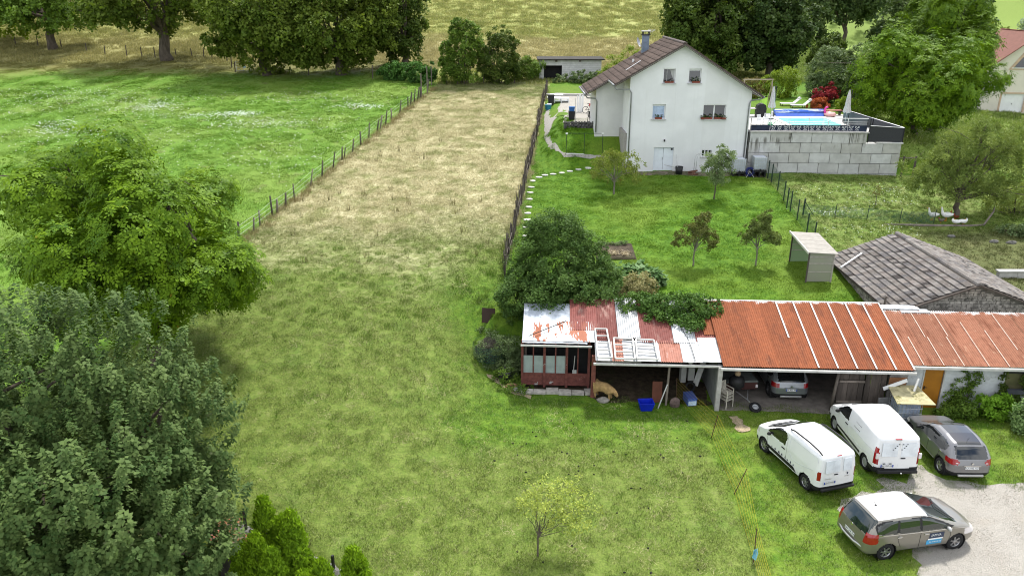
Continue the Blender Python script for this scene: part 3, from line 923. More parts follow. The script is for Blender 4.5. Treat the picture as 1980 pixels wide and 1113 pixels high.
for yy in (-.24, 0, .24):
    tl.add([(-.245, yy - .05, .07), (-.245, yy, .1), (-.245, yy + .05, .07), (.245, yy - .05, .031), (.245, yy, .06), (.245, yy + .05, .031)], [(0, 1, 4, 3), (1, 2, 5, 4), (0, 2, 1)])
tlm = tl.mesh('tile', TILE_BR)
rj = random.Random(3)
for i in range(17):
    xc = -.85 - (.2 + i * .435)
    for j in range(12):
        yc = -.15 + j * .74
        if xc < -6.1 and yc < 3.2: continue
        if xc < -7.85: continue
        inst('tile', tlm, roof, (xc, yc, rl(xc) + .1 + rj.uniform(-.004, .004)), (0, -ang, rj.uniform(-.006, .006)))
g = MB(); ang2 = math.atan(.615)     # far slope: seen edge on
for i in range(16):
    xc = -.85 + .2 + i * .4
    g.box((xc, 4, rl(xc) + .14), (.47, 9.0, .04), M=Matrix.Rotation(ang2 + .05, 3, 'Y'))
g.build('far_slope_tiles', TILE_BR, roof)
g = MB()
for j in range(23):
    y0 = -.5 + j * .395
    g.prism([(-1.0, rl(-.85) + .12), (-.97, rl(-.85) + .2), (-.85, rl(-.85) + .25), (-.73, rl(-.85) + .2), (-.7, rl(-.85) + .12)], 'y', y0, y0 + .41 - .012 * (j % 2))
g.build('ridge_tiles', TILE_EDGE, roof)
BROWNB = M('brown_board', (.09, .07, .06), .7)
for p_, q_, yy in ((-6.05, -.85, -.46), (-.85, 5.5, -.461), (-7.95, -6.05, 3.04)):
    g = MB(); g.beam((p_, yy, rl(p_) - .06), (q_, yy, rl(q_) - .06), .03, .16, up=(0, 1, 0)); g.build('bargeboard', BROWNB, roof)
g = MB(); g.quad((-6.0, -.44, rl(-6) - .005), (-.85, -.44, rl(-.85) - .005), (-.85, .0, rl(-.85) - .005), (-6.0, 0, rl(-6) - .005))
g.quad((-.85, -.44, rl(-.85) - .005), (5.4, -.44, rl(5.4) - .005), (5.4, 0, rl(5.4) - .005), (-.85, 0, rl(-.85) - .005))
g.build('soffit', PVC, roof)
g = MB()     # chimney
g.bb(-3.0, -2.45, 6.4, 6.9, rl(-2.9) - .2, rl(-2.9) + 1.55)
ch = g.build('chimney', M('blue_grey_render', (.17, .215, .28), .8, .12, 4), roof)
g = MB(); g.bb(-3.08, -2.37, 6.32, 6.98, rl(-2.9) + 1.55, rl(-2.9) + 1.63)
for x, y in ((-3.0, 6.4), (-2.5, 6.4), (-3.0, 6.85), (-2.5, 6.85)): g.bb(x, x + .06, y, y + .06, rl(-2.9) + 1.63, rl(-2.9) + 1.85)
g.build('chimney_cap_posts', BLACKP, ch)
g = MB(); g.bb(-3.1, -2.35, 6.3, 7.0, rl(-2.9) + 1.85, rl(-2.9) + 1.92); g.build('chimney_cap', CONC, ch)
g = MB()     # satellite dish behind the chimney
Mx = Matrix.Rotation(R(70), 3, 'Y') @ Matrix.Rotation(R(20), 3, 'X')
g.lathe([(.0, .0), (.2, .02), (.36, .08), (.42, .12)], 18, Mx, (-3.35, 6.95, rl(-2.9) + .95))
g.tube((-3.3, 6.95, rl(-2.9) + .9), (-2.9, 6.92, rl(-2.9) + .6), .025)
g.build('satellite_dish', M('dish_paint', (.6, .6, .64), .5), roof, smooth=True)
g = MB()
for k in range(6): g.tube((-2.5 + k * .09, 6.65, rl(-2.9) + 1.9), (-2.5 + k * .09 + .02, 6.65 + (.3 - k * .04), rl(-2.9) + 2.0), .012)
g.tube((-2.62, 6.65, rl(-2.9) + 1.6), (-1.95, 6.65, rl(-2.9) + 1.98), .015); g.build('aerial', STEEL, roof)
g = MB(); g.tube((-4.9, 2.2, rl(-4.9) + .25), (-3.7, 2.5, rl(-3.7) + .28), .03); g.build('roof_hook_bar', PVC, roof)
g = MB(); g.bb(-4.05, -3.9, 4.6, 4.75, rl(-4) + .1, rl(-4) + .4); g.build('vent_pipe', PVC, roof)
# gutters and downpipes
def gutter(pts, r, name, par, mat=ZINC):
    return MB().path(pts, r, 8).build(name, mat, par, smooth=True)
gutter([(-6.13, -.5, rl(-6.05) + .02), (-6.13, 3, rl(-6.05) + .02)], .075, 'gutter', house)
gutter([(-8.03, 3, rl(-7.95) + .02), (-8.03, 8.5, rl(-7.95) + .02)], .075, 'gutter', house)
gutter([(5.57, -.5, rl(5.5) + .02), (5.57, 8.5, rl(5.5) + .02)], .075, 'gutter', house)
gutter([(-6.13, -.42, rl(-6.05)), (-5.9, -.35, rl(-6.05) - .3), (-4.85, -.1, rl(-4.9) - 1.0), (-4.68, -.07, rl(-4.9) - 1.25), (-4.68, -.07, .1)], .05, 'downpipe', house)
gutter([(-8.03, 3.1, rl(-7.95)), (-7.8, 3.3, rl(-7.95) - .3), (-7.1, 3.4, rl(-7.0) - .9), (-6.98, 3.42, rl(-7.0) - 1.15), (-6.98, 3.42, 2.8)], .05, 'downpipe', house)
gutter([(5.57, -.42, rl(5.5)), (5.4, -.35, rl(5.5) - .1), (4.72, -.1, rl(4.7) - .75), (4.6, -.07, rl(4.7) - 1.0), (4.58, -.07, .3)], .05, 'downpipe', house)
NET = M('blue_curtain', (.42, .52, .68), .9, .12, 3); LACE = M('grey_net', (.16, .16, .165), .9, .3, 12)
window(house, *WIN[0], .17, bars=0, curtain=None)
window(house, *WIN[1], .17, blind=.1)
window(house, *WIN[2], .17, blind=.08, curtain=NET)
window(house, *WIN[3], .17, bars=1)
window(house, *WIN[4], .17, bars=2)
g = MB(); g.add([(-1.75, .165, 8.15), (-1.4, .165, 8.15), (-1.4, .165, 7.3), (-1.62, .165, 7.75)], [(0, 1, 2, 3)]); g.bb(-2.0, -1.96, .158, .163, 7.25, 8.15)
g.build('net_curtain', M('lace', (.4, .4, .4), .9), house)
d = MB(); d.bb(-2.62, -1.85, .12, .17, .12, 2.12); dl = d.build('door_leaf', DOORW, house)
d = MB(); d.bb(-1.83, -1.05, .12, .17, .12, 2.12); dr = d.build('door_leaf', DOORW, house)
d = MB(); d.tube((-1.9, .1, 1.15), (-1.9, .1, 1.35), .02); d.build('handle', STEEL, dl)
d = MB(); d.bb(-1.25, -1.13, .03, .11, 1.93, 2.07); d.build('sensor_box', BLACKP, house)
d = MB(); d.bb(-2.75, -.95, -.45, .1, -.02, .1); d.build('doorstep', CONC, house)
d = MB(); d.ball((-1.86, -.12, 2.72), (.07, .07, .1)); d.tube((-1.86, 0, 2.75), (-1.86, -.12, 2.8), .025); d.build('wall_lamp', BLACKP, house)
# flower pots in the windows
PETR = leaf_mat('geranium', (.03, .06, .015), (.06, .1, .02), accent=(.22, .01, .02), amt=.8)
PETW = leaf_mat('white_bloom', (.03, .06, .015), (.06, .09, .02), accent=(.8, .8, .8), amt=.55)
CLAY = M('terracotta', (.2, .05, .03), .8)
def pot(name, label, cat, loc, mat, seed, w=.4, d=.16, h=.13, fh=.2, k=10, rz=0):
    t = thing(name, label, cat, loc, rz)
    g = MB(); g.prism([(-w / 2 + .02, 0), (w / 2 - .02, 0), (w / 2, h), (-w / 2, h)], 'y', -d / 2, d / 2); g.build('box', CLAY, t)
    rg = np.random.default_rng(seed)
    C = np.stack([rg.uniform(-w / 2, w / 2, k), rg.uniform(-d / 2, d / 2, k), h + rg.uniform(0, fh, k)], 1)
    leaves('flowers', t, mat, C, unit(rg.normal(0, .4, (k, 3)) + [0, 0, 1]), 14, .08, (.07, .06), rg)
    return t
pot('flower_box', 'small red geranium box on the single window sill above the double door', 'flower box', (14 - 2.44, 62 - .0, 8.95), PETR, 1, .55)
pot('flower_box', 'red geranium box in the left half of the wide window', 'flower box', (14 + 1.5, 62 + .02, 8.95), PETR, 2, .6)
pot('flower_box', 'dark leafy flower box in the right half of the wide window', 'flower box', (14 + 2.25, 62 + .02, 8.95), PETR, 3, .6, fh=.25)
pot('flower_pot', 'white flowers hanging at the left end of the wide window sill', 'flower pot', (14 + 1.02, 62 - .12, 8.95), PETW, 4, .3, fh=.15)
pot('flower_pot', 'white flowers hanging at the right end of the wide window sill', 'flower pot', (14 + 2.68, 62 - .12, 8.95), PETW, 5, .35, fh=.18)
pot('flower_pot', 'white and red flowers in the upper right window', 'flower pot', (14 + .28, 62 - .02, 11.72), PETW, 6, .6, fh=.25, k=14)
pot('flower_pot', 'dim grey plants behind the open upper left window', 'flower pot', (14 - 1.8, 62 - .02, 11.72), leaf_mat('grey_plant', (.1, .1, .1), (.25, .24, .24)), 7, .7, fh=.16)

# ------------------------------------------------------------------ concrete block wall and the pool terrace
TWZ = 7.95
def twall(x):       # front face of the wall
    return 61.75 - .055 * (x - 18.8)
RZW = math.atan(-.055)
bw = thing('block_wall', 'tall retaining wall of big pale concrete blocks with dark stains', 'wall', (18.8, 61.75, 0), RZW)
bm_ = MB(); bm_.box((0, .4, 0), (1.56, .8, .765)); blk = bm_.mesh('block', BLOCK)
bm_ = MB(); bm_.box((0, .4, 0), (.79, .8, .782)); blkh = bm_.mesh('block', BLOCK)
rj = random.Random(5)
for c in range(6):
    zc = TWZ - .4 - c * .8
    xs0 = -.15 if c % 2 == 0 else -.95
    n = 0
    x = xs0 + (0 if c % 2 == 0 else .0)
    end = 9.15 if c == 0 else 11.9
    x = .08 - (.8 if c % 2 == 1 else 0) - (.25 * c * .0)
    while x < end - .3:
        L_ = 1.6
        if x < 0: L_ = 1.6 + x; 
        xa = max(x, .06); xb = min(x + 1.6, end)
        L_ = xb - xa
        if L_ > .25:
            inst('block', blk, bw, ((xa + xb) / 2, rj.uniform(-.012, .012), zc + rj.uniform(-.004, .004)), (0, 0, rj.uniform(-.004, .004)), (L_ / 1.6, 1, 1))
        x += 1.6
g = MB(); g.bb(0, 11.8, .12, .7, 3.2, 7.1); g.bb(0, 9.1, .12, .7, 7.1, 7.9); g.build('mortar_core', M('joint', (.1, .1, .095), .95), bw)
g = MB(); g.bb(.05, 9.25, -.1, .75, TWZ + .003, TWZ + .1); g.build('coping_slab', CONC, bw)
g = MB(); g.bb(10.0, 12.0, -.03, .8, TWZ - .797, TWZ - .72); g.build('coping_slab', M('pale_cap', (.6, .6, .58), .8), bw)
# terrace floor
tf = MB(); tf.add([(18.76, 62.0, TWZ), (27.9, 61.6, TWZ), (30.2, 64.5, TWZ), (30.2, 71.58, TWZ), (18.76, 71.58, TWZ)], [(0, 1, 2, 3, 4)])
tf.build('pool_terrace', M('terrace_tiles', (.5, .49, .47), .7, .12, 3), label='pale paved terrace around the pool', kind='structure')
g = MB(); g.add([(18.7, 71.6, TWZ + .02), (31, 71.6, TWZ + .02), (35, 92, TWZ + .8), (14, 92, TWZ + .4), (14, 71.6, TWZ + .02)], [(0, 1, 2, 3, 4)])
g.build('terrace_lawn', GM['lawn'], label='strip of bright lawn behind the pool', kind='structure')
# pool
pool = thing('swimming_pool', 'rectangular swimming pool with turquoise water on the terrace', 'pool', (25.3, 66.6, TWZ))
g = MB()
for a in ((-2.45, 2.45, -3.2, -2.85), (-2.45, 2.45, 2.85, 3.2), (-2.45, -2.1, -2.85, 2.85), (2.1, 2.45, -2.85, 2.85)): g.bb(*a, .004, .07)
g.build('coping', M('pool_coping', (.7, .69, .66), .6, .06, 5), pool)
m_, t_, b_ = nodes('pool_water')
b_.inputs['Base Color'].default_value = (.16, .62, .62, 1); b_.inputs['Roughness'].default_value = .06
pp_ = nn(t_, 'ShaderNodeNewGeometry').outputs['Position']
t_.links.new(mixc(t_, rng_(t_, noise(t_, pp_, 1.2, 3), .35, .65), (.2, .62, .6), (.3, .72, .7)), b_.inputs['Base Color'])
bp_ = nn(t_, 'ShaderNodeBump'); bp_.inputs['Strength'].default_value = .15; t_.links.new(noise(t_, pp_, 5, 2), bp_.inputs['Height']); t_.links.new(bp_.outputs[0], b_.inputs['Normal'])
g = MB(); g.quad((-2.1, -2.85, .03), (2.1, -2.85, .03), (2.1, 2.85, .03), (-2.1, 2.85, .03)); g.build('water', m_, pool)
rc = thing('pool_cover_roller', 'rolled blue and white pool cover on a roller at the far end of the pool', 'pool cover', (25.6, 70.45, TWZ))
g = MB(); n = 14
prof = [(.28 * cos(2 * pi * k / n), .28 * sin(2 * pi * k / n) + .34) for k in range(n)]
g.prism(prof, 'x', -2.2, 2.2); g.build('cover', M('blue_foil', (.06, .15, .62), .3, .5, 1.2, .3, 8, dirt=((.72, .78, .9), .5, .56, 1.6), stretch=(.3, 2, 3)), rc, smooth=True)
g = MB(); g.quad((-2.15, -.3, .32), (2.15, -.3, .32), (2.15, -.62, .02), (-2.15, -.62, .02)); g.build('cover_flap', M('blue_edge', (.05, .12, .5), .35), rc)
g = MB(); g.bb(-2.35, -2.22, -.25, .25, 0, .4); g.bb(2.22, 2.35, -.25, .25, 0, .4); g.build('stand', PVC, rc)
# railing
rail = thing('terrace_railing', 'metal terrace railing with navy patterned screens along the wall top', 'railing', (18.8, 61.75, TWZ + .1), RZW)
NAVY = M('navy_screen', (.012, .02, .045), .6, .3, 3)
g = MB(); g.tube((.05, .25, 1.0), (9.15, .25, 1.0), .025); g.build('handrail', PVC, rail)
for z in (.72, .56):
    g = MB(); g.tube((.05, .25, z), (9.15, .25, z), .009); g.build('wire_rail', STEEL, rail)
nP = 6
for i in range(nP + 1):
    x = .1 + 9.0 * i / nP
    g = MB(); g.bb(x - .02, x + .02, .24, .28, 0, 1.0); g.build('post', PVC if 0 < i < nP else BLACKP, rail)
WHT = M('print_white', (.62, .64, .66), .7)
for i in range(nP):
    xa = .12 + 9.0 * i / nP; xb = xa + 9.0 / nP - .04
    g = MB(); g.bb(xa, xb, .2, .215, .02, .46); scn = g.build('screen_panel', NAVY, rail)
    if 1 < i + 1 < 7:
        rr = random.Random(7)
        for q in range(3):
            cxq = xa + (xb - xa) * (q + .5) / 3; fl = -1 if q == 1 else 1
            if i == nP - 1 and q == 2: continue
            if i == 0: continue
            p = MB()
            def st(a, b): p.beam((cxq + fl * a[0], .194, .24 + a[1]), (cxq + fl * b[0], .194, .24 + b[1]), .006, .026, up=(0, 0, 1) if abs(a[0] - b[0]) > .01 else (1, 0, 0))
            for s_ in (((-.17, .16), (-.03, .03)), ((-.1, .18), (-.03, .03)), ((-.18, .05), (-.03, .03)), ((-.03, .03), (.1, .16)), ((.1, .16), (.15, .06)), ((.15, .06), (.04, -.04)), ((.04, -.04), (-.05, -.05)), ((-.05, -.05), (-.15, -.17)), ((.04, -.04), (.16, -.16)), ((-.05, -.05), (-.02, -.18)), ((.1, -.1), (.02, -.17)), ((.16, .18), (.19, .1))): st(*s_)
            p.build('printed_motif', WHT, scn, kind='stuff')
# side screen stepping down the corner
sf = thing('mesh_screen_fence', 'dark grey mesh screen fence at the right end of the wall', 'fence', (0, 0, 0))
MESHG = M('grey_mesh', (.035, .037, .042), .7, .2, 30)
g = MB()
g.add([(28.0, 61.7, 8.0), (28.0, 66.5, 8.0), (28.0, 66.5, 9.05), (28.0, 61.7, 9.05)], [(0, 1, 2, 3)])
g.build('screen_panel', M('screen_light', (.09, .095, .105), .7, .15, 20), sf)
g = MB(); g.add([(28.1, 61.35, 7.25), (30.7, 61.25, 7.25), (30.75, 61.25, 8.35), (28.1, 61.35, 8.5)], [(0, 1, 2, 3)]); g.build('screen_panel', MESHG, sf)
g = MB(); g.add([(30.75, 61.25, 7.25), (28.05, 66.5, 8.0), (28.05, 66.5, 9.05), (30.75, 61.25, 8.35)], [(0, 1, 2, 3)]); g.build('screen_panel', M('screen_mid', (.1, .105, .115), .7, .15, 20), sf)
g = MB(); g.tube((28.1, 61.34, 8.52), (30.76, 61.24, 8.37), .025); g.tube((30.76, 61.24, 8.37), (28.05, 66.5, 9.07), .03); g.build('top_rail', STEEL, sf)
for x, y, z0, z1 in ((28.07, 61.34, 7.2, 9.05), (30.76, 61.24, 7.2, 8.4), (29.4, 63.85, 7.3, 8.72)):
    g = MB(); g.bb(x - .03, x + .03, y - .03, y + .03, z0, z1); g.build('post', BLACKP, sf)

# things on the terrace
CLOTH = M('parasol_cloth', (.5, .49, .48), .9, .12, 6, .4, 12)
def parasol(label, x, y, h, back=True):
    t = thing('closed_parasol', label, 'parasol', (x, y, TWZ), 0, 'closed parasols by the pool')
    g = MB(); n = 14
    prof = [(.03, h), (.07, h - .12), (.14, h - .5), (.2, h - 1.1), (.2, h - 1.25), (.26, h - 1.5), (.3, h - 1.85), (.12, h - 1.82)]
    vs_ = []; fs = []
    for i, (r, z) in enumerate(prof):
        for k in range(n):
            a = 2 * pi * k / n; q = r * (1.12 if k % 2 else .8)
            vs_.append((q * cos(a), q * sin(a), z + (.1 * (k % 2) if i >= 6 else 0)))
    for i in range(len(prof) - 1):
        for k in range(n): fs.append((i * n + k, i * n + (k + 1) % n, (i + 1) * n + (k + 1) % n, (i + 1) * n + k))
    g.add(vs_, fs); g.build('canopy', CLOTH, t, smooth=False)
    g = MB(); g.tube((0, 0, .05), (0, 0, h - .1), .022); g.build('pole', STEEL, t)
    g = MB(); g.bb(-.3, .3, -.3, .3, .005, .08); g.build('base', BLACKP, t, bevel=.02)
    g = MB(); g.tube((.3, .2, .08), (.3, .2, h - .05), .035); g.tube((.3, .2, h - .05), (0, 0, h), .03); g.build('side_mast', BLACKP, t)
parasol('closed grey-white parasol beside the covered grill near the house', 22.7, 69.0, 2.75)
parasol('closed grey-white parasol at the right corner of the pool', 27.45, 64.6, 2.95)
def lounger(label, x, y, rz):
    t = thing('sun_lounger', label, 'sun lounger', (x, y, TWZ + .05), rz, 'pair of sun loungers on the lawn')
    g = MB(); g.box((0, 0, .3), (1.3, .62, .06)); g.build('seat', PVC, t, bevel=.015)
    g = MB(); g.beam((.62, 0, .32), (1.2, 0, .82), .62, .06); g.build('backrest', PVC, t, bevel=.015)
    g = MB(); g.beam((1.02, 0, .74), (1.18, 0, .88), .5, .09); g.build('head_cushion', CLOTH, t, bevel=.02)
    for sx in (-.55, .55):
        for sy in (-.26, .26):
            g = MB(); g.bb(sx - .025, sx + .025, sy - .025, sy + .025, 0, .27); g.build('leg', BLACKP, t)
lounger('white sun lounger further from the red bush', 26.6, 76.4, 0)
lounger('white sun lounger nearer the red bush', 27.2, 75.2, 0)
gr = thing('covered_grill', 'barbecue grill under a black cover beside the parasol', 'grill', (22.05, 69.9, TWZ))
g = MB(); g.prism([(-.42, .0), (.42, .0), (.45, .75), (.36, 1.05), (.1, 1.2), (-.1, 1.2), (-.36, 1.05), (-.45, .75)], 'y', -.28, .28); g.build('cover', BLACKP, gr, bevel=.04)
ch = thing('plastic_chair', 'white plastic garden chair behind the railing near the house', 'chair', (20.6, 64.9, TWZ), .5)
def plastic_chair(t, mat, z=0):
    g = MB(); g.box((0, 0, .42 + z), (.44, .44, .03)); g.build('seat', mat, t, bevel=.01)
    g = MB()
    for k in range(5): g.beam((-.17 + k * .085, .22, .43 + z), (-.19 + k * .095, .32, .86 + z), .06, .02, up=(0, 1, 0))
    g.beam((-.22, .32, .87 + z), (.22, .32, .87 + z), .03, .05); g.build('backrest', mat, t)
    for s in (-1, 1):
        g = MB(); g.beam((s * .23, -.2, .62 + z), (s * .23, .26, .64 + z), .05, .025); g.build('armrest', mat, t)
        for yq in (-.2, .2):
            g = MB(); g.beam((s * .21, yq, .62 + z if yq < 0 else .42 + z), (s * .235, yq * 1.15, .0 + z if z == 0 else .42 + z - .3), .04, .035); g.build('leg', mat, t)
plastic_chair(ch, PVC)
ch = thing('plastic_chair', 'white plastic garden chair next to the green watering can', 'chair', (21.25, 65.6, TWZ), -.4); plastic_chair(ch, PVC)
tb = thing('garden_table', 'low grey table against the house on the terrace', 'table', (21.3, 70.2, TWZ))
g = MB(); g.bb(-.65, .65, -.45, .45, .7, .75); g.build('table_top', CONC, tb)
for sx in (-.58, .58):
    for sy in (-.38, .38):
        g = MB(); g.bb(sx - .03, sx + .03, sy - .03, sy + .03, 0, .7); g.build('leg', BLACKP, tb)
wc = thing('watering_can', 'green plastic watering can behind the railing', 'watering can', (21.3, 64.6, TWZ))
GRN = M('green_plastic', (.02, .3, .12), .4)
g = MB(); g.lathe([(0, 0), (.16, 0), (.15, .3), (.06, .34), (0, .34)], 12); g.build('body', GRN, wc, smooth=True)
g = MB(); g.tube((.12, 0, .08), (.42, 0, .4), .025); g.path([(-.14, 0, .1), (-.3, 0, .28), (-.12, 0, .42), (.02, 0, .36)], .02, 6); g.build('spout', GRN, wc)
fl = thing('flamingo_float', 'pink inflatable flamingo ring at the end of the cover roller', 'inflatable', (28.3, 70.2, TWZ))
PINK = M('pink_vinyl', (.75, .05, .32), .3)
g = MB(); g.lathe([(.4 + .17 * cos(a), .2 + .17 * sin(a)) for a in [2 * pi * k / 10 for k in range(11)]], 18); g.build('ring', M('pale_pink_vinyl', (.75, .42, .4), .3), fl, smooth=True)
g = MB(); g.path([(-.4, -.1, .3), (-.48, -.1, .55), (-.42, -.1, .78), (-.3, -.1, .85), (-.2, -.1, .78)], [.12, .1, .09, .1, .05], 8); g.build('neck', PINK, fl, smooth=True)
pt_ = thing('slatted_bench', 'pale red slatted bench beside the pool cover', 'bench', (29.0, 71.0, TWZ))
g = MB()
for k in range(4): g.bb(-.7, .7, -.25 + k * .13, -.14 + k * .13, .42, .45)
g.build('seat', M('pale_red_paint', (.5, .17, .15), .6), pt_)
for sx in (-.55, .55):
    g = MB(); g.bb(sx - .03, sx + .03, -.22, .22, 0, .42); g.build('leg', BLACKP, pt_)
# swing frame behind the house
sw = thing('swing_frame', 'wooden swing frame standing behind the house corner', 'swing', (23.6, 77.0, TWZ))
g = MB(); g.tube((-1.3, 0, 2.5), (1.6, 0, 2.5), .06); g.build('crossbeam', M('pale_wood', (.35, .29, .22), .8), sw)
for x in (-1.2, 1.5):
    for s in (-.7, .7):
        g = MB(); g.tube((x, s, 0), (x, 0, 2.5), .05); g.build('leg', bpy.data.materials['pale_wood'], sw)
for x in (-.6, -.2, .4, .8):
    g = MB(); g.tube((x, 0, 2.45), (x, 0, .7), .01, n=5); g.build('rope', BLACKP, sw)
g = MB(); g.bb(.35, .85, -.12, .12, .66, .72); g.build('seat', M('lime_plastic', (.45, .75, .1), .5), sw)
hv = thing('towel', 'lime green towel hanging beside the first parasol', 'towel', (23.1, 73.0, TWZ))
g = MB(); g.add([(0, 0, .5), (.5, 0, .55), (.45, .03, 1.3), (-.15, .02, 1.35)], [(0, 1, 2, 3)]); g.add([(0, .03, .5), (.5, .03, .55), (.45, .05, 1.3), (-.15, .05, 1.35)], [(3, 2, 1, 0)]); g.tube((-.15, .02, 0), (-.15, .02, 1.4), .02); g.tube((.45, .02, 0), (.45, .02, 1.4), .02); g.build('cloth', bpy.data.materials['lime_plastic'], hv)

# against the house wall
def ibc(name, label, x, y, z, rz=0, stand=.35, lid=None, fill=None, group=None):
    t = thing(name, label, 'water tank', (x, y, z), rz, group)
    g = MB(); g.box((0, 0, stand + .55), (.96, .9, .95)); g.build('tank', fill or M('milky_plastic', (.52, .56, .62), .4, .1, 2), t, bevel=.06)
    g = MB()
    for k in range(7):
        xx = -.5 + k / 6
        for s in (-.49, .49): g.tube((xx, s, stand), (xx, s, stand + 1.05), .011, n=5)
        for s in (-.51, .51):
            yy = -.48 + .96 * k / 6; g.tube((s, yy, stand), (s, yy, stand + 1.05), .011, n=5)
    for k in range(5):
        zz = stand + .08 + k * .235
        for s in (-.5, .5): g.tube((-.52, s, zz), (.52, s, zz), .012, n=5)
        for s in (-.52, .52): g.tube((s, -.5, zz), (s, .5, zz), .012, n=5)
    g.build('cage', STEEL, t)
    g = MB(); g.bb(-.52, .52, -.5, .5, stand - .12, stand - .02)
    for sx in (-.45, 0, .45): g.bb(sx - .05, sx + .05, -.45, .45, 0, stand - .12)
    g.build('pallet', BLACKP if stand > .2 else WOOD_GREY, t)
    g = MB(); g.tube((0, -.5, stand + .08), (0, -.62, stand + .06), .06); g.build('valve', BLACKP, t)
    return t
ibc('water_tank', 'caged white water tank half hidden by the young tree at the house corner', 18.0, 61.2, 4.62, .03)
ibc('water_tank', 'caged white water tank standing on a raised support beside the block wall', 19.6, 61.05, 4.6, -.03, stand=.55)
hr = thing('hose_reel', 'tangled navy blue hose on a reel between the two tanks', 'hose reel', (18.85, 60.75, 4.6))
g = MB(); rr = random.Random(2)
for k in range(14):
    a0 = rr.uniform(0, 6); q = rr.uniform(.2, .36); yy = rr.uniform(-.16, .16)
    g.path([(q * cos(a0 + a), yy + .03 * sin(3 * a), .42 + q * sin(a0 + a)) for a in [i * pi / 8 for i in range(15)]], .022, 5)
g.build('hose', M('navy_hose', (.02, .03, .16), .4), hr, smooth=True)
g = MB(); g.tube((-.3, -.2, 0), (0, 0, .45), .02); g.tube((.3, -.2, 0), (0, 0, .45), .02); g.tube((.3, .2, 0), (0, 0, .45), .02); g.tube((-.3, .2, 0), (0, 0, .45), .02); g.build('frame', STEEL, hr)
wb = thing('barrel_barrow', 'black tub barrow with long handles beside the double door', 'barrow', (13.35, 61.3, 4.66))
g = MB(); g.lathe([(0, .05), (.26, .05), (.32, .65), (.3, .65), (.25, .1), (0, .1)], 14); g.build('tub', BLACKP, wb, smooth=True)
g = MB(); g.tube((-.2, 0, .55), (-1.2, .05, .78), .025); g.tube((-.1, .25, .55), (-.2, .5, 1.5), .02); g.build('handle', STEEL, wb)
pa = thing('pipe_arch', 'bent metal pipe arch leaning on the house wall', 'pipe frame', (15.0, 61.55, 4.6))
for dx in (0, .16):
    g = MB(); g.path([(-.5 + dx, -.3, 0), (-.42 + dx, -.1, 1.3), (-.35 + dx, -.05, 1.55), (-.15 + dx, 0, 1.68), (1.0, 0, 1.7)], .025, 7); g.build('pipe', STEEL, pa, smooth=True)
lg = thing('log_heap', 'reddish brown heap of split logs by the wall', 'logs', (14.35, 61.2, 4.62)); g = MB()
for k in range(9): g.tube((rr.uniform(-.4, .2), rr.uniform(-.2, .2), .08 + .07 * (k % 4)), (rr.uniform(.0, .5), rr.uniform(-.2, .2), .1 + .09 * (k % 4)), rr.uniform(.05, .09), n=6)
g.build('logs', M('red_bark', (.12, .06, .04), .9, .4, 8, .6), lg)
# ------------------------------------------------------------------ the row of sheds
def corrugated_mesh(name, wd, ln, pitch, amp, mat, n_len=2, jit=0, seed=0):
    """sheet from (0,0) to (wd, ln): waves across x, runs along y"""
    nx = max(4, int(round(wd / pitch * 6)))
    xs_ = np.linspace(0, wd, nx + 1); ys_ = np.linspace(0, ln, n_len + 1)
    rg = np.random.default_rng(seed)
    X_, Y_ = np.meshgrid(xs_, ys_)
    Z_ = amp * np.cos(2 * pi * X_ / pitch) + (rg.normal(0, jit, X_.shape) if jit else 0)
    V = np.stack([X_.ravel(), Y_.ravel(), Z_.ravel()], 1)
    i = np.arange(V.shape[0]).reshape(X_.shape)
    F = np.stack([i[:-1, :-1], i[:-1, 1:], i[1:, 1:], i[1:, :-1]], -1).reshape(-1, 4)
    return raw_mesh(name, V, F, mat, smooth=True)

def rust_mat(name, base, rust, lo, hi, rough=.6, scale=1.2, white=None, wlo=.6, whi=.7, metal=0., topwhite=None):
    m, t, b = nodes(name)
    pos = nn(t, 'ShaderNodeNewGeometry').outputs['Position']
    mp = nn(t, 'ShaderNodeMapping'); mp.inputs['Scale'].default_value = (2.2, .5, .5); t.links.new(pos, mp.inputs[0])
    c = mixc(t, rng_(t, noise(t, pos, 5, 6, .65), .3, .7), sc3(base, .85), sc3(base, 1.12))
    oi = nn(t, 'ShaderNodeObjectInfo').outputs['Random']
    c = mixc(t, 1., c, mixc(t, oi, (.82, .82, .82), (1.12, 1.14, 1.15)), 'MULTIPLY')
    c = mixc(t, rng_(t, noise(t, mp.outputs[0], scale, 4, .7), lo, hi), c, mixc(t, noise(t, pos, 9, 4), sc3(rust, .7), sc3(rust, 1.3)))
    if white:
        c = mixc(t, rng_(t, noise(t, mp.outputs[0], scale * 1.7, 7, .75), wlo, whi), c, white)
    if topwhite:
        sep = nn(t, 'ShaderNodeSeparateXYZ'); t.links.new(pos, sep.inputs[0])
        zz = mth(t, 'ADD', sep.outputs[2], mth(t, 'MULTIPLY', noise(t, pos, 2.5, 5, .6), .3))
        c = mixc(t, rng_(t, zz, topwhite, topwhite + .07), c, (.6, .6, .6))
    t.links.new(c, b.inputs['Base Color']); b.inputs['Roughness'].default_value = rough; b.inputs['Metallic'].default_value = metal; b.inputs['Specular IOR Level'].default_value = .2
    return m
RED = rust_mat('red_painted_sheet', (.27, .085, .036), (.15, .05, .025), .48, .74, .75, white=(.4, .2, .11), wlo=.58, whi=.8, topwhite=3.83)
FADE = rust_mat('faded_red_sheet', (.29, .125, .075), (.16, .055, .028), .5, .72, .8, white=(.46, .3, .2), wlo=.58, whi=.72, topwhite=3.6)
OLDRED = rust_mat('old_red_sheet', (.2, .065, .055), (.33, .2, .17), .52, .7, .6, white=(.45, .36, .34), wlo=.66, whi=.74)
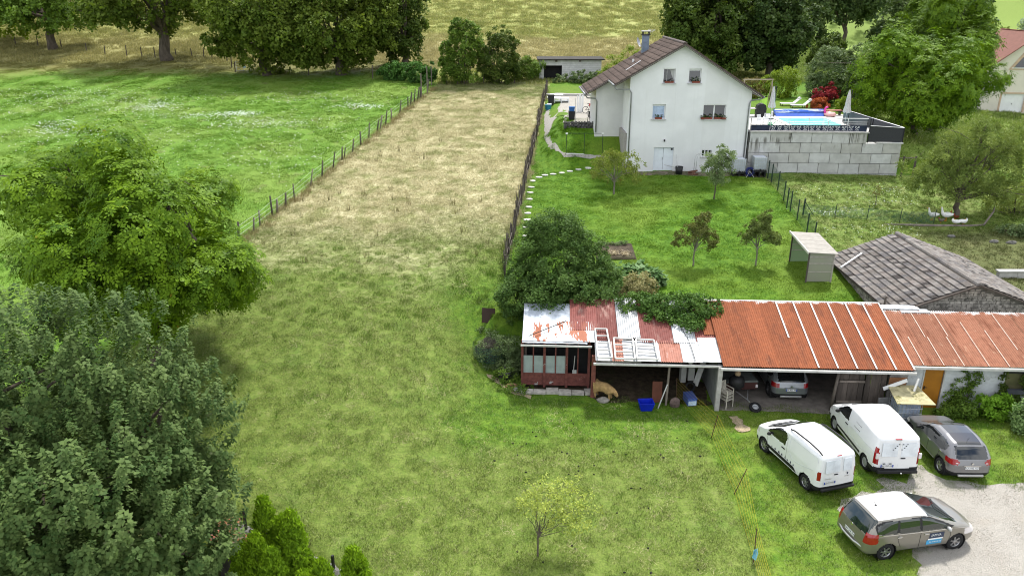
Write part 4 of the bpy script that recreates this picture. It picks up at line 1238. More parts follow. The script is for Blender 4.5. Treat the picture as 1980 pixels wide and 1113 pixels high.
GALV = rust_mat('galvanised_sheet', (.45, .465, .48), (.28, .19, .14), .62, .75, .4, metal=.25)
FLATW = rust_mat('flat_white_sheet', (.5, .515, .53), (.3, .27, .24), .5, .75, .45)
FLATG = rust_mat('flat_grey_sheet', (.4, .44, .5), (.3, .32, .34), .5, .75, .4)
PINKR = rust_mat('flat_rusty_sheet', (.42, .19, .14), (.26, .09, .055), .45, .7, .6, white=(.6, .45, .4), wlo=.6, whi=.7)
PEEL = rust_mat('peeling_sheet', (.58, .6, .62), (.3, .09, .04), .56, .57, .5, scale=.55)
WTRIM = M('white_trim', (.5, .5, .48), .6, .12, 3, dirt=((.35, .34, .32), .58, .75, 2))

SRZ = -.05
SX, SY = 9.6, 31.75
shed = thing('red_roof_garage', 'long open garage under a bright red corrugated roof with white strips', 'shed', (SX, SY, 0), SRZ)
def lean_to(par, x0, x1, y0, y1, z0, z1, sheetw, pitch, amp, mat, over=.03, name='roof_sheet', mats=None, split=None, dz=0):
    sl_ = math.atan2(z1 - z0, y1 - y0); ln = hypot(z1 - z0, y1 - y0)
    x = x0; k = 0; rj = random.Random(int(x0 * 100) + 7)
    while x < x1 - .05:
        wd = min(sheetw, x1 - x) + over
        me = corrugated_mesh(name, wd, ln, pitch, amp, mats[k % len(mats)] if mats else mat)
        inst(name, me, par, (x, y0, z0 + dz + .006 * (k % 2) + rj.uniform(0, .004)), (sl_, 0, rj.uniform(-.002, .002)))
        x += sheetw; k += 1
ROOFL = 8.55
lean_to(shed, 0, ROOFL, -.05, 4.75, 2.38, 3.72, .855, .105, .021, RED)
slr = math.atan2(1.34, 4.8)
for i, x in enumerate((3.42, 4.275, 5.13, 5.985, 6.84, 7.695, 8.5)):       # bare joints between sheets
    g = MB(); ln = 4.98 if i else 2.9
    y0 = 0 if i else 2.08
    g.box((0, y0 + ln / 2, .026), (.075, ln, .012)); o = g.build('joint_strip', WTRIM, shed); o.location = (x, -.05, 2.4); o.rotation_euler = (slr, 0, 0)
g = MB(); g.beam((-.1, -.13, 2.27), (ROOFL + .03, -.13, 2.27), .09, .1); g.build('gutter', WTRIM, shed)
g = MB(); g.beam((-.1, 4.78, 3.66), (ROOFL, 4.78, 3.66), .12, .14); g.build('ridge_board', WTRIM, shed)
g = MB(); g.bb(-.05, ROOFL, 4.6, 4.8, 0, 3.55); g.build('back_wall', M('rough_wall', (.13, .12, .11), .95, .3, 3, .5), shed)
g = MB(); g.bb(-.12, .02, .25, 4.6, 0, 2.25); g.build('partition_wall', M('grey_panel', (.2, .21, .21), .9, .15, 3), shed)
g = MB(); g.box((-.05, .16, 1.1), (.2, .17, 2.25)); g.build('concrete_post', CONC, shed)
g = MB(); g.tube((5.25, .35, 0), (5.35, .3, 2.3), .075, .065, 8); g.build('timber_post', WOOD_GREY, shed, smooth=True)
g = MB(); g.beam((0, .12, 2.2), (ROOFL, .12, 2.2), .1, .16); g.build('eave_beam', WOOD_DK, shed)
for k in range(6):
    g = MB(); xk = .4 + k * 1.5; g.beam((xk, .1, 2.33), (xk, 4.6, 3.56), .08, .12); g.build('rafter', WOOD_DK, shed)
# boarded doors beside the garage bay
for k in range(9):
    x = 5.55 + k * .235 + (.06 if k > 4 else 0)
    g = MB(); g.box((x, .42 + .02 * (k % 2), 1.06), (.222, .03, 2.0 + .06 * (k % 3))); g.build('door_board', WOOD_DK, shed, rot=(R(-2), 0, 0))
for a in ((5.45, .5, 6.6, 1.7), (5.45, 1.55, 6.6, .6)):
    g = MB(); g.beam((a[0], .36, a[1]), (a[2], .36, a[1]), .03, .1); g.build('door_ledge', WOOD_GREY, shed)
g = MB(); g.bb(7.75, 8.55, .5, .65, 0, 2.3); g.build('front_wall', M('grey_block_wall', (.22, .21, .2), .95, .25, 3, .5), shed)
g = MB(); g.bb(7.72, 8.5, .45, .49, 1.25, 1.75); g.build('orange_board', M('orange_board_paint', (.32, .15, .07), .8), shed)
wbd = MB(); wbd.beam((7.35, .1, 1.35), (8.35, .12, 1.8), .03, .18); wbd.build('loose_white_plank', PVC, shed)
slb = thing('leaning_slab', 'grey slab leaning on the wall behind the white van', 'slab', (17.15, 31.2, 0), SRZ)
g = MB(); g.box((0, 0, .5), (.75, .08, .95)); g.build('slab', M('slab_grey', (.16, .16, .16), .9, .2, 4), slb, bevel=.03, rot=(R(-14), 0, R(10)))

# right hand building with the orange door
rb = thing('rusty_roof_outbuilding', 'pale outbuilding under a faded rusty corrugated roof with an orange door', 'outbuilding', (SX, SY, 0), SRZ)
lean_to(rb, 8.62, 17.2, .42, 4.35, 2.42, 3.5, .86, .105, .019, FADE)
slr2 = math.atan2(1.08, 3.93)
for i, (x, y0, ln) in enumerate(((9.1, .0, 2.0), (9.9, 2.0, 2.0), (10.0, 0, 2.0), (11.0, 2.1, 1.9), (10.9, 0, 2.05), (12.0, .0, 3.2), (12.9, 0, 2.6), (13.8, 1.2, 2.8), (14.7, 0, 2.2))):
    g = MB(); g.box((0, y0 + ln / 2, .022), (.04, ln, .008)); o = g.build('joint_strip', M('pale_streak', (.55, .4, .33), .7) if 'pale_streak' not in bpy.data.materials else bpy.data.materials['pale_streak'], rb); o.location = (x, .42, 2.43); o.rotation_euler = (slr2, 0, 0)
g = MB(); g.beam((8.6, .34, 2.33), (17.2, .34, 2.33), .09, .12); g.build('gutter', WTRIM, rb)
def limewash():
    return M('lime_washed_wall', (.5, .52, .54), .95, .15, 2, .7, 9, dirt=((.2, .2, .18), .56, .72, 1.3))
LW = limewash()
g = MB(); wall_panel(g, 8.7, 17.0, -.1, lambda x: 2.36, [(9.42, 10.36, -.1, 2.3), (13.1, 14.35, .95, 2.1)], .85, .16)
g.bb(8.7, 17.0, 4.1, 4.3, 0, 3.3); g.build('wall', LW, rb)
g = MB(); g.bb(8.72, 8.86, .86, 4.2, 0, 2.45); g.build('side_wall', LW, rb)
g = MB(); g.bb(9.47, 10.31, .9, .95, 0, 2.26); dO = g.build('door', M('orange_door_paint', (.36, .145, .012), .55, .12, 1.5), rb)
g = MB(); g.bb(9.55, 9.58, .84, .9, .98, 1.14); g.tube((9.56, .84, 1.08), (9.68, .84, 1.08), .015); g.build('handle', BLACKP, dO)
for xa in (9.39, 10.33):
    g = MB(); g.bb(xa, xa + .06, .82, .9, 0, 2.3); g.build('door_frame', WTRIM, rb)
g = MB(); g.bb(13.1, 14.35, .95, .97, .95, 2.1); wn = g.build('window', M('dusty_pane', (.1, .095, .05), .35, .3, 2), rb)
g = MB(); g.bb(13.1, 14.35, .93, .948, 1.85, 2.1); g.build('lintel_shade', BLACKP, wn)  # black strip drawn in as the shade under the lintel
g = MB(); g.bb(13.2, 14.3, .68, .86, .92, 1.12); g.build('planter_box', M('slate_box', (.06, .065, .08), .7), wn)
g = MB(); g.bb(8.6, 10.55, 4.25, 4.75, 3.52, 3.56); g.build('white_roof_sheet', FLATW, rb, rot=(0, 0, .02))
g = MB(); g.bb(9.5, 10.9, 4.05, 4.5, 3.46, 3.5); g.build('white_roof_sheet', FLATW, rb, rot=(0, 0, .01))

# patchwork shed
ps = thing('patchwork_shed', 'open shed roofed with patches of white, rusty and galvanised sheets', 'shed', (SX, SY, 0), SRZ)
def roof_piece(par, x0, x1, y0, y1, mat, corr, dz, name='roof_sheet', skew=0.):
    """piece of the patchwork on its common slope"""
    z = lambda y: 2.33 + (y - .3) * .262
    ln = hypot(y1 - y0, z(y1) - z(y0)); a = math.atan(.262)
    if corr: me = corrugated_mesh(name, x1 - x0, ln, .105, .015, mat)
    else: me = corrugated_mesh(name, x1 - x0, ln, .9, .006, mat, 3, .004, int(abs(x0) * 97))
    return inst(name, me, par, (x0, y0, z(y0) + dz), (a, 0, skew))
roof_piece(ps, -9.2, -6.1, 1.45, 4.5, FLATG, False, .03)
for a in ((-9.2, -7.9), (-7.92, -7.0), (-7.02, -5.72)):
    roof_piece(ps, a[0], a[1], 1.55, 3.05, PEEL, False, .06)
roof_piece(ps, -6.9, -5.6, 2.4, 4.9, OLDRED, True, .07)
roof_piece(ps, -5.62, -4.6, 1.7, 4.95, OLDRED, True, .045)
roof_piece(ps, -4.62, -3.55, 1.9, 5.0, GALV, True, .075)
roof_piece(ps, -3.6, -1.95, 1.6, 4.9, OLDRED, True, .05)
roof_piece(ps, -2.0, -.95, 1.6, 4.9, GALV, True, .08)
roof_piece(ps, -1.0, .2, 1.7, 4.9, OLDRED, True, .055)
roof_piece(ps, -.5, .15, 2.2, 3.4, RED, True, .1)
roof_piece(ps, -5.75, -4.95, .32, 1.75, FLATW, False, .02)
roof_piece(ps, -5.0, -4.4, .3, 1.95, PINKR, True, .03)
roof_piece(ps, -4.45, -2.75, .3, 1.75, FLATW, False, .045)
roof_piece(ps, -2.8, -1.6, .3, 1.8, PINKR, True, .035)
roof_piece(ps, -1.75, -.72, .28, 1.72, FLATW, False, .065)
roof_piece(ps, -.85, .05, .28, 2.0, FLATW, False, .09, skew=.02)
g = MB(); g.beam((-5.85, .24, 2.22), (.05, .24, 2.22), .09, .09); g.build('gutter', WTRIM, ps)
g = MB(); g.beam((-5.7, .4, 2.14), (0, .4, 2.14), .1, .14); g.build('eave_beam', WOOD_DK, ps)
g = MB(); g.bb(-9.1, 0, 4.75, 4.9, 0, 3.35); g.build('back_wall', M('dark_boards', (.07, .06, .052), .95, .3, 3), ps)
g = MB(); g.bb(-9.1, -9.0, 2.1, 4.7, .2, 2.6); g.build('side_wall', WOOD_DK, ps)
g = MB(); g.tube((-2.35, .5, 0), (-2.33, .45, 2.1), .055, n=7); g.build('post', WOOD_GREY, ps)
g = MB(); g.tube((-2.75, .2, .0), (-2.36, .42, 1.15), .03, n=6); g.build('brace', WTRIM, ps)
g = MB(); g.box((-5.78, 1.15, 1.1), (.2, .2, 2.2)); g.build('corner_post', M('rusty_post', (.17, .06, .045), .85, .3, 4), ps)
g = MB(); g.bb(-5.6, -3.4, 2.2, 2.3, 1.2, 1.9); g.build('hanging_board', M('pale_panel', (.33, .33, .3), .9, .2, 3), ps)
# red and glass booth at the left end
bo = thing('glazed_booth', 'dark red wooden booth with frosted windows at the left end of the sheds', 'booth', (SX - 9.15, SY + 2.35, .1), SRZ)
BRED = M('flaking_red_paint', (.14, .046, .038), .8, .25, 5, .3, 30, dirt=((.36, .35, .34), .62, .68, 2.2))
FROST = M('frosted_pane', (.3, .35, .35), .35, .12, 2)
for i in range(3):
    x0 = .1 + i * 1.08; x1 = x0 + .98
    g = MB(); g.bb(x0, x1, -.02, .04, .1, .72); g.build('lower_panel', BRED, bo)
    g = MB(); g.bb(x0, x1, -.005, .03, .76, 1.7) if i < 2 else g.bb(x0, x1, .05, .06, .76, .78)
    if i < 2:
        g = MB(); g.bb(x0, x0 + .46, .0, .02, .76, 1.68); g.build('pane', FROST, bo)
        g = MB(); g.bb(x0 + .52, x1, .0, .02, .76, 1.68); g.build('pane', FROST, bo)
    g = MB(); g.bb(x0 + .46, x0 + .52, -.03, .03, .74, 2.5); g.build('mullion', BRED, bo)
    g = MB(); g.bb(x0, x1, -.025, .035, .72, .76); g.build('rail', BRED, bo)
for i in range(4):
    x = .05 + i * 1.08
    g = MB(); g.bb(x - .06, x + .06, -.06, .06, 0, 2.5); g.build('post', BRED, bo)
g = MB(); g.bb(0, 3.3, .9, 1.0, 0, 2.5); g.build('inner_wall', DARK, bo)
g = MB(); g.bb(0, 3.36, -.8, -.75, 2.53, 2.61); g.build('fascia', WTRIM, bo)
g = MB(); g.tube((2.55, -.0, .8), (2.6, .0, 1.7), .02); g.box((2.6, 0, .84), (.2, .02, .22)); g.build('shovel', M('shovel_metal', (.4, .4, .4), .5), bo)
g = MB(); rr = random.Random(4)
for k in range(6): g.box((.3 + k * .62, -.45 + rr.uniform(-.08, .08), -.02), (.6, .42 + rr.uniform(-.1, .1), .12), rr.uniform(-.1, .1))
stp = g.build('stone_kerb', M('whitewashed_kerb', (.4, .38, .34), .9, .3, 3, .5), bo)
# frames lying on the patchwork roof
def roof_frame(label, pts, bars, mid=()):
    t = thing('window_frame', label, 'window frame', (SX, SY, 0), SRZ, 'old white frames on the shed roof')
    z = lambda y: 2.33 + (y - .3) * .262 + .16
    P = [Vector((p[0], p[1], z(p[1]))) for p in pts]
    for i in range(4):
        g = MB(); g.beam(P[i], P[(i + 1) % 4], .07, .06); g.build('rail', WTRIM, t)
    for k in range(bars):
        f = (k + 1) / (bars + 1)
        g = MB(); g.beam(P[0].lerp(P[3], f), P[1].lerp(P[2], f), .05, .05); g.build('bar', WTRIM, t)
    for f in mid:
        g = MB(); g.beam(P[0].lerp(P[1], f), P[3].lerp(P[2], f), .05, .05); g.build('bar', WTRIM, t)
roof_frame('narrow white frame on the patchwork roof nearest the booth', [(-5.65, .35), (-5.0, .35), (-5.15, 2.4), (-5.7, 2.4)], 3)
roof_frame('middle one of the white frames on the patchwork roof', [(-4.85, .3), (-3.95, .3), (-3.95, 1.7), (-4.85, 1.75)], 2)
roof_frame('rightmost of the white frames on the patchwork roof', [(-3.85, .32), (-2.9, .3), (-2.95, 1.65), (-3.8, 1.7)], 2)
pl_ = thing('roof_pole', 'thin dark pole lying across the flat white sheets', 'pole', (SX, SY, 0), SRZ)
g = MB(); g.tube((-8.9, 1.7, 2.9), (-7.1, 2.9, 3.2), .02, n=6); g.build('pole', BLACKP, pl_)
cb = thing('roof_cable', 'thin black cable hanging over the white sheets of the patchwork roof', 'cable', (SX, SY, 0), SRZ)
g = MB(); z_ = lambda y: 2.33 + (y - .3) * .262 + .13
g.path([(-1.55, 2.6, z_(2.6)), (-1.35, 2.0, z_(2)), (-1.25, 1.2, z_(1.2)), (-1.2, .35, z_(.35)), (-1.2, .2, 2.0)], .014, 5); g.build('cable', BLACKP, cb)

# ------------------------------------------------------------------ old stone barn
BX, BY0, BY1, BZ = 23.25, 36.0, 44.9, 4.72
barn = thing('stone_barn', 'old rubble stone barn with weathered grey brown pantile roof', 'barn', (BX, BY0, 0))
STONE = M('rubble_mortar', (.16, .15, .13), .95, .3, 3, .8, 12)
g = MB()
g.prism([(-3.85, -.5), (3.9, -.5), (3.9, 3.25), (0, 4.55), (-3.85, 3.2)], 'y', .35, 8.6)
g.build('wall', STONE, barn)
stn = MB(); rr = random.Random(8)
def stones(mb, a0, a1, z0, ztop, place, rr, w=(.14, .42), h=(.1, .2)):
    z = z0
    while z < 5:
        hh = rr.uniform(*h); x = a0 + rr.uniform(0, .2); any_ = False
        while x < a1:
            ww = rr.uniform(*w)
            if z + hh < ztop(x + ww / 2) - .02:
                any_ = True; q = place(x + ww / 2, z + hh / 2)
                d = rr.uniform(.05, .11)
                s = (ww * .92, d, hh * .88) if q[3] == 'y' else (d, ww * .92, hh * .88)
                mb.box(q[:3], s, rr.uniform(-.05, .05))
            x += ww
        if not any_: break
        z += hh
stones(stn, -3.8, 3.85, 2.4, lambda x: 4.5 - .33 * abs(x), lambda a, z: (a, .34, z, 'y'), rr)
stones(stn, .4, 8.5, 2.0, lambda x: 3.1, lambda a, z: (-3.86, a, z, 'x'), rr)
stn.build('wall_stones', M('rubble_stone', (.27, .25, .22), .95, .45, 5, .6, 14, dirt=((.06, .06, .05), .52, .7, 3)), barn, kind='stuff')
br = lambda x: BZ - .375 * abs(x)
g = MB(); slab(g, -4.15, br(4.15) - .1, 0, br(0) - .1, 0, 8.9, .08); slab(g, 0, br(0) - .1, 4.4, br(4.4) - .1, 0, 8.9, .08)
broof = g.build('roof', WOOD_DK, barn)
def pantile_mat():
    m, t, b = nodes('weathered_pantile')
    pos = nn(t, 'ShaderNodeNewGeometry').outputs['Position']; oi = nn(t, 'ShaderNodeObjectInfo').outputs['Random']
    r = nn(t, 'ShaderNodeValToRGB'); r.color_ramp.interpolation = 'CONSTANT'
    cols = [(0, (.115, .102, .092)), (.22, (.155, .142, .13)), (.45, (.19, .177, .165)), (.62, (.13, .122, .117)), (.78, (.09, .085, .086)), (.86, (.035, .03, .028)), (.93, (.18, .16, .145))]
    for i, (p, c) in enumerate(cols):
        e = r.color_ramp.elements[i] if i < 2 else r.color_ramp.elements.new(p)
        e.position = p; e.color = (*c, 1)
    a = nn(t, 'ShaderNodeAttribute', attribute_name='shade').outputs['Fac']
    t.links.new(mth(t, 'FRACT', mth(t, 'ADD', oi, a)), r.inputs['Fac'])
    c = mixc(t, rng_(t, noise(t, pos, 9, 6, .7), .4, .65), r.outputs[0], mixc(t, 1., r.outputs[0], (1.35, 1.3, 1.28), 'MULTIPLY'))
    c = mixc(t, rng_(t, noise(t, pos, 14, 4, .6), .62, .7), c, (.4, .39, .36))
    t.links.new(c, b.inputs['Base Color']); b.inputs['Roughness'].default_value = .9
    return m
PAN = pantile_mat()
CW, CL = .31, .345          # tile width along the ridge and course length on the slope
def pantile_geo():
    V = []; F = []
    prof = [(-.155, .012), (-.13, .03), (-.09, .034), (-.05, .012), (-.03, .028), (.01, .034), (.05, .012), (.07, .03), (.11, .034), (.15, .01)]
    for x in (0, 1):
        for (y, z) in prof: V.append(((-CL / 2 - .03) if x == 0 else CL / 2, y, z + (.06 if x == 0 else 0)))
    n = len(prof)
    for i in range(n - 1): F.append((i, i + 1, n + i + 1, n + i))
    return V, F
pv, pf = pantile_geo(); g = MB(); g.add(pv, pf); panm = g.mesh('tile', PAN)
sl3 = math.atan(.375); rows = 12; cols = 29; cnt = 0; rest = []; rr = random.Random(12)
cells = [(i, j) for i in range(rows) for j in range(cols)]
cells.sort(key=lambda c: c[1] - .3 * c[0])
for i, j in cells:
    s = (i + .5) * CL; x = -4.12 + s * cos(sl3); y = .14 + (j + .5) * CW * .985; z = br(4.12) + s * sin(sl3) - .01
    if cnt < 300:
        inst('tile', panm, broof, (x, y, z + rr.uniform(-.006, .006)), (0, -sl3, rr.uniform(-.02, .02))); cnt += 1
    else: rest.append((x, y, z))
def joined_tiles(name, items, flip=False, lab=None):
    m = Matrix.Rotation(sl3 if flip else -sl3, 3, 'Y'); V = []; F = []; S = []
    for (x, y, z) in items:
        n = len(V); q = rr.random()
        for p in pv:
            pp2 = Vector(p); pp2.x *= -1 if flip else 1
            V.append(m @ pp2 + Vector((x, y, z + rr.uniform(-.004, .004)))); S.append(q)
        F += [tuple(k + n for k in f) for f in pf]
    me = raw_mesh(name, np.array([tuple(v) for v in V]), np.array(F), PAN, attr={'shade': S})
    return link_mesh(name, me, broof, kind='stuff', label=lab)
joined_tiles('more_tiles', rest)
joined_tiles('far_slope_tiles', [(4.3 - (i + .5) * CL * cos(sl3), .14 + (j + .5) * CW * .985, br(4.3) + (i + .5) * CL * sin(sl3)) for i in range(13) for j in range(29)], True)
for k in range(20):
    g = MB(); y0 = .05 + k * .445
    g.prism([(-.17, BZ - .06), (-.13, BZ + .04), (0, BZ + .1), (.13, BZ + .04), (.17, BZ - .06)], 'y', y0, y0 + .46); g.build('ridge_tile', PAN, broof, loc=(0, 0, .006 * (k % 2)))
rk = thing('white_rod', 'white metal rod lying on the barn roof beside the lean-to', 'rod', (BX - 3.2, BY0 + 7.1, br(3.2) + .1))
g = MB(); g.tube((-.95, -.55, -.26), (.55, .35, .3), .045, n=7); g.ball((-.95, -.55, -.26), .07); g.build('rod', PVC, rk)
pw = thing('leaning_post', 'grey wooden post leaning at the corner of the barn roof', 'post', (BX - 4.25, 36.9, 2.3))
g = MB(); g.tube((0, 0, -.5), (.1, -.05, 1.5), .05, n=7); g.bb(-.15, .2, -.1, 0, 1.4, 1.46); g.build('post', WOOD_GREY, pw)
rw = thing('stone_parapet', 'low grey block wall behind the barn at the right edge', 'wall', (28.3, 42.5, 2.4))
for k in range(6):
    g = MB(); g.box((k * 1.05 + .5, 0, .35), (1.03, .3, .7)); g.build('block', CONC, rw)
g = MB(); g.box((3.1, 0, .75), (6.4, .4, .08)); g.build('coping', CONC, rw)
# ------------------------------------------------------------------ vehicles
def paint(name, col, metal=0., rough=.3):
    return M(name, col, rough, .03, 1.5, metal=metal, coat=.9, dirt=(sc3(col, .85), .6, .9, 3))
WPAINT = paint('white_car_paint', (.8, .81, .82))
GPAINT = paint('dark_grey_car_paint', (.2, .2, .21), .6)
SPAINT = paint('silver_grey_car_paint', (.27, .29, .31), .6)
TPAINT = paint('taupe_car_paint', (.24, .225, .195), .55)
CGLASS = glass_mat('car_glass', (.008, .01, .011), .02)
TGLASS = glass_mat('tinted_green_glass', (.012, .02, .017), .02)
TYRE = M('tyre', (.014, .014, .015), .85, .2, 8)
RIM = M('alloy', (.42, .42, .43), .3, .1, 4, metal=.8)
RIMD = M('dark_alloy', (.1, .1, .105), .35, .1, 4, metal=.6)
CAP = M('wheel_cover', (.34, .35, .36), .4, .1, 4, metal=.3)
LAMP = M('red_lamp', (.3, .006, .01), .12, .1, 4, coat=1)
LAMPC = M('clear_lamp', (.7, .66, .66), .12, .05, 4, coat=1)
TRIM = M('black_trim', (.016, .016, .018), .55, .15, 6)
PLATEW = M('plate_white', (.75, .76, .76), .4, .04, 4)
PLATEB = M('plate_blue', (.03, .08, .45), .4)
INKB = M('plate_ink', (.02, .025, .06), .5)
CHROME = M('chrome', (.7, .7, .7), .12, .05, 4, metal=1)
SILV = M('silver_trim', (.5, .5, .5), .35, .05, 4, metal=.6)

def curve(pts):
    a = np.array(pts, float)
    return lambda z: np.interp(z, a[:, 0], a[:, 1])

class Shell:
    """body surface: a rounded box warped to the side profile and the plan of the car; faces are dealt out to parts by where they lie"""
    def __init__(s, L, ov, W, zb, top, xr, xf, belt, tumble, r=.16, nx=112, ny=40, nz=40, taperf=.1, taperr=.05, bulge=.035, crown=.05):
        s.L, s.ov, s.W, s.zb = L, ov, W, zb
        s.xr, s.xf = curve(xr), curve(xf)
        tp = np.array(top, float)      # (x, z) along the top from tail to nose
        ss_ = (tp[:, 0] - s.xr(tp[:, 1])) / (s.xf(tp[:, 1]) - s.xr(tp[:, 1]))
        s.tops = (ss_, tp[:, 1]); s.belt = belt; s.tumble = tumble; s.bulge = bulge
        s.tf, s.tr, s.crown = taperf, taperr, crown
        H = tp[:, 1].max() - zb
        dims = np.array([L, W, H])
        P = []; N = []; F = []; base = 0
        cnt = (nx, ny, nz)
        for ax in range(3):
            u, v = [a for a in range(3) if a != ax]
            for sg in (-1, 1):
                gu = np.linspace(-1, 1, cnt[u] + 1); gv = np.linspace(-1, 1, cnt[v] + 1)
                A, B = np.meshgrid(gu, gv); q = np.zeros(A.shape + (3,)); q[..., u] = A; q[..., v] = B; q[..., ax] = sg
                n = np.zeros_like(q); n[..., ax] = sg
                i = np.arange(A.size).reshape(A.shape) + base
                f = np.stack([i[:-1, :-1], i[:-1, 1:], i[1:, 1:], i[1:, :-1]], -1).reshape(-1, 4)
                flip = (sg > 0) == (ax == 1)
                if flip: f = f[:, ::-1]
                P.append(q.reshape(-1, 3)); N.append(n.reshape(-1, 3)); F.append(f); base += A.size
        q = np.concatenate(P) * dims / 2; s.N = np.concatenate(N); s.F = np.concatenate(F)
        rr = np.array([r * 1.3, r, r * .8]); inner = dims / 2 - rr
        c = np.clip(q, -inner, inner); d = q - c
        dn = d / rr; ln = np.linalg.norm(dn, axis=1, keepdims=True)
        q = c + np.where(ln > 1e-6, dn / np.maximum(ln, 1e-6), 0) * rr * np.minimum(1, ln)
        qn = q / (dims / 2)
        s.V = s.warp((qn[:, 0] + 1) / 2, qn[:, 1], (qn[:, 2] + 1) / 2)
        s.cls = np.zeros(len(s.F), int)
        s.C = s.V[s.F].mean(1); s.FN = s.N[s.F[:, 0]]
        s.names = ['body']
    def half(s, fx, z, zt):
        w_ = s.W / 2 * (1 - s.tf * np.clip((fx - .72) / .28, 0, 1) ** 2 - s.tr * np.clip((.2 - fx) / .2, 0, 1) ** 2)
        w_ = w_ - s.bulge * np.clip((.62 - z) / .4, -1, 1) ** 2 * (z < .62)
        up = np.clip((z - s.belt) / max(.05, s.tops[1].max() - s.belt), 0, 1)
        return w_ - s.tumble * up ** 1.15
    def warp(s, fx, fy, fz):
        zt = np.interp(fx, *s.tops)
        zt2 = zt - s.crown * fy * fy * np.clip((zt - .8), .2, 1)
        z = s.zb + fz * (zt2 - s.zb)
        x = s.xr(z) + fx * (s.xf(z) - s.xr(z))
        y = fy * s.half(fx, z, zt)
        # tail and nose rounded in plan
        e = np.clip((fx - .9) / .1, 0, 1) * .14 + np.clip((.06 - fx) / .06, 0, 1) * -.05
        x = x - e * fy * fy
        return np.stack([x, y, z], 1)
    def side_y(s, x, z):
        fx = (x - s.xr(z)) / (s.xf(z) - s.xr(z))
        return float(s.half(np.array(fx), np.array(z), 0))
    def part(s, name, mask):
        if name not in s.names: s.names.append(name)
        s.cls[mask] = s.names.index(name)
    def poly(s, pts, sides=True):
        ins = in_poly(s.C[:, 0], s.C[:, 2], pts)
        return ins & (np.abs(s.FN[:, 1]) > .5)
    def cut(s, x, r):
        m = ((s.C[:, 0] - x) ** 2 + (s.C[:, 2] - r['z']) ** 2 < r['r'] ** 2) & (np.abs(s.C[:, 1]) > s.W / 2 - .35)
        s.cls[m] = -1
    def build(s, par, mats, split=()):
        out_ = {}
        for i, n in enumerate(s.names):
            f = s.F[s.cls == i]
            if not len(f): continue
            if n in split:
                for sg in (-1, 1):
                    ff = f[(np.sign(s.V[f].mean(1)[:, 1]) == sg)]
                    if not len(ff): continue
                    u, inv = np.unique(ff, return_inverse=True)
                    out_[(n, sg)] = link_mesh(n, raw_mesh(n, s.V[u], inv.reshape(-1, 4), mats[n], True), par)
            else:
                u, inv = np.unique(f, return_inverse=True)
                out_[n] = link_mesh(n, raw_mesh(n, s.V[u], inv.reshape(-1, 4), mats[n], True), par)
        return out_

def wheel_meshes(r, w, rim_mat, spokes, style='spoke'):
    g = MB(); g.lathe([(r * .62, -w / 2 + .01), (r * .9, -w / 2), (r * .985, -w / 2 + .03), (r, 0), (r * .985, w / 2 - .03), (r * .9, w / 2), (r * .62, w / 2 - .01)], 26)
    ty = g.mesh('tyre', TYRE, True)
    g = MB(); q = r * .64
    g.lathe([(q, w / 2 - .03), (q * .95, w / 2 - .012), (q * .9, w / 2 - .035), (q * .88, w / 2 - .09)], 26)
    if style == 'cover':
        g.lathe([(q * .9, w / 2 - .03), (q * .6, w / 2 - .012), (q * .2, w / 2 - .02), (0, w / 2 - .02)], 18)
    else:
        for k in range(spokes):
            a = 2 * pi * k / spokes
            d = Vector((cos(a), sin(a), 0))
            g.beam(d * .03 + Vector((0, 0, w / 2 - .045)), d * q * .93 + Vector((0, 0, w / 2 - .03)), q * (.34 if spokes < 6 else .22), .03)
        g.lathe([(q * .26, w / 2 - .04), (q * .2, w / 2 - .02), (0, w / 2 - .02)], 12)
    ri = g.mesh('rim', rim_mat, False)
    g = MB(); g.lathe([(q * .93, w / 2 - .075), (0, w / 2 - .075)], 18); bk = g.mesh('brake', TRIM, False)
    return ty, ri, bk

def add_wheels(par, wb, track, r, w, rim_mat, spokes, style='spoke', skip=()):
    ty, ri, bk = wheel_meshes(r, w, rim_mat, spokes, style)
    for x in (0, wb):
        for s in (-1, 1):
            e = inst('wheel', ty, par, (x, s * (track / 2), r), (R(-90 if s > 0 else 90), random.Random(x + s).uniform(0, 1), 0))
            inst('rim', ri, e); inst('brake_disc', bk, e)
            g = MB(); g.lathe([(r * 1.16, -.26), (r * 1.16, .1), (r * .3, -.26)][:2], 22, Matrix.Rotation(R(-90 if s > 0 else 90), 3, 'X'), (x, s * (track / 2), r))
            g.lathe([(r * 1.16, -.26), (0, -.26)], 22, Matrix.Rotation(R(-90 if s > 0 else 90), 3, 'X'), (x, s * (track / 2), r))
            g.build('wheel_arch', TRIM, par)

def plate(par, x, z, txt, y=0, tilt=0, blue=True, w=.52, facing=-1):
    rt = (R(90 - tilt), 0, R(-90))
    g = MB(); g.box((0, 0, 0), (w, .11, .008)); p = g.build('number_plate', PLATEW, par, loc=(x, y, z), rot=rt)
    if blue:
        for sx in (-1, 1):
            g = MB(); g.box((sx * (w / 2 - .025), 0, .003), (.045, .108, .008)); g.build('plate_band', PLATEB, p)
    inst('lettering', text_mesh(txt, .1, INKB), p, (0, -.002, .006))
    return p

def mirror(par, x, y, z, s, mat):
    g = MB(); g.ball((x, y + s * .12, z), (.07, .11, .08), 10, 6); g.beam((x, y - s * .02, z - .04), (x, y + s * .06, z - .02), .05, .04)
    return g.build('wing_mirror', mat, par, smooth=True)

def handle(par, x, s, z, sh, mat, ln=.2):
    g = MB(); y = sh.side_y(x, z) + .014
    g.beam((x - ln / 2, s * y, z), (x + ln / 2, s * y, z), .03, .035); g.build('door_handle', mat, par)

